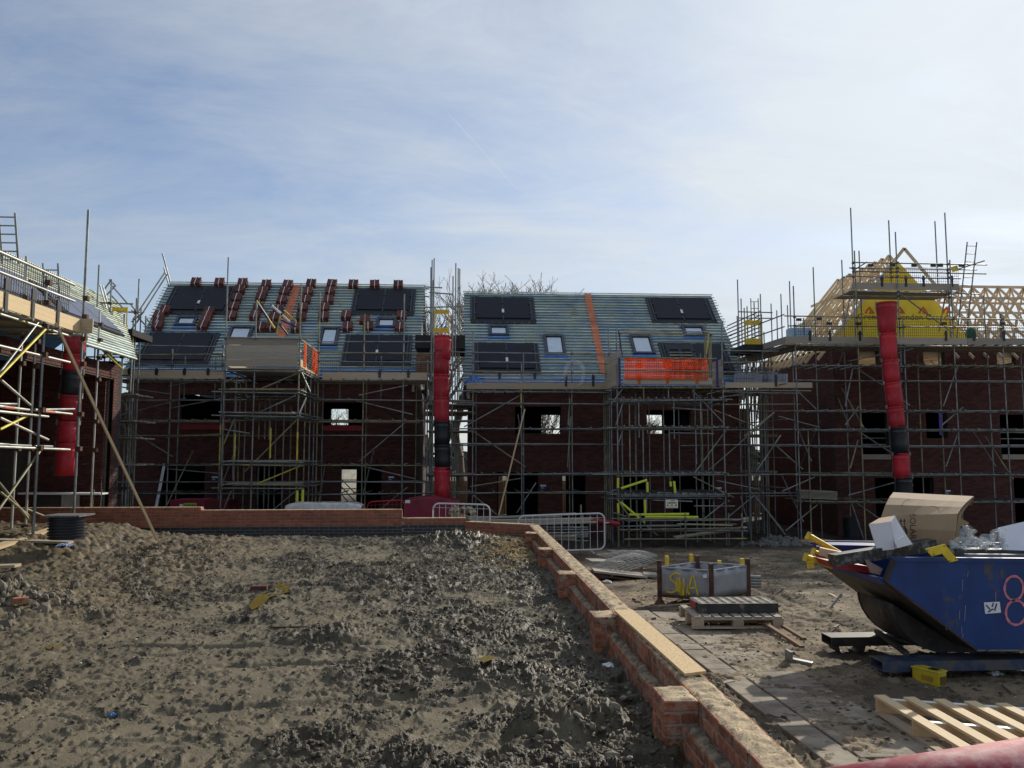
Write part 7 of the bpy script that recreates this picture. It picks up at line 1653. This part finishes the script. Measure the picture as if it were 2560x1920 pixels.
o = bar('black_plank', PY(*k9(1270, 495), 7.75), PY(*k9(2300, 520), 7.8), .2, .09, mat('grey_black_lumber', (.07, .07, .07), .6, 0, .4, 6)); tag(o, 'dark flat board lying along the skip rim under the plastic film', 'board')
o = bar('grey_strip', PY(*k9(1395, 530), 7.5), PY(*k9(2300, 535), 7.52), .05, .06, mat('grey_plastic_strip', (.20, .20, .20), .6)); tag(o, 'grey strip with holes lying on the near rim of the skip', 'strip')
ybk = thing('yellow_bracket', 'flat yellow L shaped steel plate hanging over the skip rim', 'bracket', PY(*k9(1210, 500), 7.33))
b = MB(); b.prism([PY(*k9(x, y), 7.33) for x, y in ((1085, 468), (1235, 430), (1340, 555), (1275, 572), (1215, 505), (1135, 525))], (0, .008, 0)); b.build('plate', mat('bright_yellow_paint', (.80, .58, .03), .45), ybk, bevel=.002)
for x, y in ((1105, 478), (1230, 446), (1150, 510), (1320, 545), (1275, 560)): b = MB(); b.tube(PY(*k9(x, y), 7.328), PY(*k9(x, y), 7.326), .006); b.build('hole', dk, ybk)
for i, (a, c, Y, r_) in enumerate((((185, 365), (440, 510), 8.3, .03), ((165, 530), (370, 600), 8.0, .032), ((225, 490), (350, 545), 8.15, .028))):
    o = thing('yellow_prop', ['yellow steel prop end sticking highest out of the skip spout', 'yellow steel prop with end plate lowest in the skip spout', 'short yellow prop between the other two at the skip spout'][i], 'prop', PY(*k9(*c), Y), 'yellow props poking out of the skip spout')
    p, q = PY(*k9(*a), Y), PY(*k9(*c), Y); tube('tube', p, q, r_, yellowp, o); d = (q - p).normalized(); bxo('end_plate', p, (.012, .08, .08), yellowp, o, basis(d)); tube('pin', p + d * .08 + Vector((0, -.05, -.03)), p + d * .08 + Vector((0, .04, .04)), .009, yellowp, o)
o = bar('yellow_post', PY(*k9(200, 560), 7.95), PY(*k9(205, 615), 7.95), .05, .05, yellowp); tag(o, 'stubby yellow steel block hanging over the skip lip', 'block')
o = bar('timber_offcut', PY(*k9(270, 485), 8.1), PY(*k9(480, 530), 8.0), .1, .08, newwood); tag(o, 'pale timber offcut beside the yellow props in the skip spout', 'offcut')
b = MB(); b.prism([PY(*k9(x, y), 7.7) for x, y in ((325, 555), (640, 600), (740, 670), (560, 640), (370, 610))], (0, .5, 0)); o = b.build('red_tray', mat('red_plastic_tray', (.35, .015, .02), .5), None); tag(o, 'red plastic tray lying in the skip spout under the black plank', 'tray')
b = MB(); b.prism([PY(*k9(x, y), 7.5) for x, y in ((625, 548), (760, 620), (738, 668), (665, 650))], (.0, .02, 0)); o = b.build('lined_board', mat('whitish_brown_board', (.30, .20, .18), .8, 0, .4, 20), None); tag(o, 'small brown board with pale film leaning in the skip spout', 'board')
o = bar('white_edged_channel', PY(*k9(250, 455), 8.7), PY(*k9(740, 465), 8.6), .3, .09, darkblue); tag(o, 'dark blue channel behind the white carton in the skip', 'channel')
o = bar('white_strip', PY(*k9(250, 447), 8.6), PY(*k9(740, 455), 8.5), .02, .012, white); tag(o, 'thin white strip lying on the dark blue channel in the skip', 'strip')
poly('white_board', [(1640, 310, 7.9), (1850, 262, 7.9), (2300, 180, 7.9), (2300, 430, 7.7), (1860, 485, 7.7), (1690, 508, 7.7)], whitecard, None, .03); o = C.objects[-1]; tag(o, 'large white foam board leaning out of the skip at the right edge', 'board')
# clear plastic film
fm = bpy.data.materials.new('clear_plastic_film'); fm.use_nodes = True; fb = fm.node_tree.nodes['Principled BSDF']; fb.inputs['Base Color'].default_value = (.85, .88, .90, 1); fb.inputs['Roughness'].default_value = .12; fb.inputs['Alpha'].default_value = .24; fb.inputs['Specular IOR Level'].default_value = .8
def filmsheet(label, ctr, w_, h_, Y, seed, n=30):
    b = MB(); P = []
    for j in range(n):
        row = []
        for i in range(n):
            u, v = i / (n - 1), j / (n - 1); p = PY(*k9(ctr[0] + (u - .5) * w_, ctr[1] + (v - .5) * h_), Y)
            p.y += .10 * float(pn(u * 4, v * 4, seed)) + .05 * float(pn(u * 11, v * 11, seed + 1)); p.x += .06 * float(pn(u * 3, v * 5, seed + 2)); p.z += .07 * float(pn(u * 3.3, v * 3, seed + 3)) - .12 * (abs(u - .5) * 2) ** 3 * (1 if v < .4 else 0); row.append(p)
        P.append(row)
    b.grid(P); o = b.build('plastic_film', fm, None, smooth=True); return tag(o, label, 'plastic film')
filmsheet('crumpled clear plastic film heaped on the skip beside the white board', (1620, 405), 170, 210, 7.75, 3)
filmsheet('clear plastic film draped flat over dark rubbish behind the yellow plate', (1420, 430), 260, 110, 7.7, 7)
filmsheet('bunched pale plastic film just right of the brown carton', (1385, 350), 100, 120, 8.0, 9)
b = MB(); b.prism([PY(*k9(x, y), 8.1) for x, y in ((1340, 265), (1360, 232), (1425, 270), (1400, 290), (1345, 290))], (0, .2, 0)); o = b.build('cardboard_scrap', card, None); tag(o, 'torn cardboard scrap standing right of the big brown carton', 'cardboard')
b = MB(); b.prism([PY(*k9(x, y), 8.0) for x, y in ((1470, 380), (1530, 400), (1545, 500), (1440, 500))], (0, .2, 0)); o = b.build('grey_packet', mat('blue_grey_packet', (.30, .36, .42), .5), None, bevel=.01); tag(o, 'blue grey packet under the clear film in the skip', 'packet')
b = MB(); b.prism([PY(*k9(x, y), 7.9) for x, y in ((1545, 440), (1590, 430), (1620, 470), (1560, 495))], (0, .1, 0)); o = b.build('black_scrap', blackpl, None, bevel=.01); tag(o, 'small black scrap under the clear film beside the grey packet', 'scrap')
# yellow case under the skip
kp = lambda x, y: k8(x, y)
gc = ground_at(*k8(1365, 292)); yc = thing('yellow_case', 'small yellow plastic case lying under the near side of the skip', 'case', gc)
Rc = Matrix.Rotation(R(-4), 3, 'Z'); cw, cd, chh = .13, .26, .125
cO = gc + Vector((.055, .13, 0)); yl = mat('yellow_plastic', (.55, .42, .02), .4, 0, .15, 6)
Rc = Matrix.Rotation(R(28), 3, 'Z')
b = MB(); b.box(cO + Vector((0, 0, chh / 2)), (cw, cd, chh), Rc); b.build('case_body', yl, yc, bevel=.012)
b = MB(); b.box(cO + Vector((0, 0, chh + .006)), (cw + .012, cd + .012, .016), Rc); b.build('case_lid', yl, yc, bevel=.005)
b = MB(); b.box(cO + Rc @ Vector((-cw / 2 - .002, -.02, chh * .5)), (.006, .11, .045), Rc); b.build('label_recess', mat('brownish_label', (.35, .22, .03), .5), yc)
b = MB(); b.box(cO + Rc @ Vector((0.0, -cd / 2 - .003, chh * .45)), (cw * .75, .006, .07), Rc); b.build('front_window', mat('dark_amber', (.16, .10, .02), .35), yc)
b = MB(); b.box(cO + Rc @ Vector((0, -.05, chh + .016)), (cw * .6, .08, .006), Rc); b.build('black_handle', blackpl, yc)
crumple('plastic_scrap', 'small white plastic scrap on the ground under the skip', 'litter', 2490, 1688, .12, film, 8)
# ------------------------------------------------------------------ background trees, fence and pale buildings seen through gaps
bark = mat('bark', (.13, .10, .075), .95, 0, .3, 5); twigm = mat('twigs', (.22, .17, .13), .95, 0, .2, 5)
def bare_tree(label, x, y, h, seed, spread=.55, lv=6):
    rr = random.Random(seed); t = thing('bare_tree', label, 'tree', (x, y, HG)); tr_ = MB(); tw = MB()
    def grow(p, d, l, r, lev):
        n = 3; q = p
        for i in range(n):
            d2 = (d + Vector((rr.uniform(-1, 1), rr.uniform(-1, 1), rr.uniform(-.3, .6))) * .16).normalized(); q2 = q + d2 * l / n; r2 = r * (1 - .16 * (i + 1) / n * 2)
            (tr_ if lev < 3 else tw).tube(q, q2, max(.011, r * (1 - .28 * i / n)), max(.010, r * (1 - .28 * (i + 1) / n)), 6 if lev < 2 else 3, cap=False); q = q2; d = d2
            if lev >= 1 and i == 1 and lev < lv: b_ = (d + Vector((rr.uniform(-1, 1), rr.uniform(-1, 1), rr.uniform(-.2, .7))) * .9).normalized(); grow(q, b_, l * .6, r * .5, lev + 1)
        if lev < lv:
            for k in range(3 if lev < 3 else 2): grow(q, (d + Vector((rr.uniform(-1, 1), rr.uniform(-1, 1), rr.uniform(-.2, .6))) * spread * 1.3).normalized(), l * rr.uniform(.62, .82), r * .62, lev + 1)
    grow(Vector((x, y, HG)), Vector((0, 0, 1)), h * .26, h * .018, 0)
    tr_.build('trunk', bark, t, smooth=True, loc=(x, y, HG)); tw.build('crown', twigm, t, loc=(x, y, HG + h * .6))
def tx(px, Y): return PY(px, 1000, Y).x
bare_tree('bare tree rising over the left part of the middle terrace ridge, the left one', tx(1158, 50), 50, 17.8, 3, .6, 7)
bare_tree('bare tree rising over the middle terrace ridge, the right one', tx(1255, 49), 49, 17.2, 14, .6, 7)
bare_tree('bare tree in the gap between the terraces behind the yellow gates', tx(1112, 42), 42, 14, 8, .7)
bare_tree('bare tree far behind the doorway of the middle terrace', tx(1385, 58), 58, 9, 31)
bare_tree('low bare tree behind the scaffold between middle terrace and right house', tx(1880, 52), 52, 9.5, 9)
bare_tree('low bare tree far behind the left window of the left terrace', tx(850, 56), 56, 8.5, 22)
bare_tree('low bare tree far behind the right window of the middle terrace', tx(1640, 60), 60, 8.5, 17)
fn = thing('board_fence', 'brown vertical board fence behind the houses seen through gaps and doorways', 'fence', (2, 43.8, HG))
fw_ = mat('orange_brown_fence', (.34, .19, .09), .85, rnd=.2)
for i in range(280):
    x = -6 + i * .105
    bxo('fence_board', (x, 43.8 + (i % 2) * .01, HG + .9), (.098, .02, 1.8), fw_, fn)
for z in (.3, 1.5): bar('fence_rail', (-6, 43.86, HG + z), (23.4, 43.86, HG + z), .04, .08, fw_, fn)
# pale wall behind the left terrace doorway, made translucent to brighten it
ph = thing('pale_building', 'pale low building behind the left terrace doorway', 'building', (PY(870, 1200, 44).x, 46, HG))
a = PY(800, 1166, 42.5); c = PY(960, 1290, 42.5); bxo('pale_wall', ((a.x + c.x) / 2, 42.6, (a.z + HG) / 2), (c.x - a.x, .2, a.z - HG), translucent(mat('pale_wall_lit_through', (.80, .79, .74), .7), .7), ph)
for i in range(3): bar('stair_rail', PY(850, 1195 + i * 18, 42), PY(895, 1240 + i * 22, 42), .03, .05, rust, ph)
for y in (1200, 1222, 1255, 1262): bar('dark_rail', PY(840, y, 41.9), PY(900, y, 41.9), .03, .05, blackpl, ph)
# distant hedge line closes the horizon
hg = MB(); rr = random.Random(4)
for i in range(26):
    x = -190 + i * 15 + rr.uniform(-4, 4); y = 150 + rr.uniform(-15, 25); h = rr.uniform(5, 9); w_ = rr.uniform(8, 14)
    for k in range(90):
        a = rr.random() * 6.28; e = math.acos(rr.uniform(0, 1)); q = Vector((x + w_ * math.cos(a) * math.sin(e) * rr.uniform(.7, 1), y + 5 * math.sin(a) * math.sin(e), HG + h * math.cos(e) * rr.uniform(.6, 1)))
        s = rr.uniform(.8, 2.0); e_ = Euler((rr.random() * 6, rr.random() * 6, rr.random() * 6)).to_matrix(); hg.add([q + e_ @ Vector(v) * s for v in ((1, 0, 0), (-.5, .8, 0), (-.5, -.8, .2), (0, 0, .9))], [(0, 1, 2), (0, 1, 3), (1, 2, 3), (2, 0, 3)])
o = hg.build('distant_hedge', mat('distant_leafless_hedge', (.085, .075, .055), .95), None); tag(o, 'far hedge and scrub along the horizon behind the houses', 'hedge', kind='stuff')
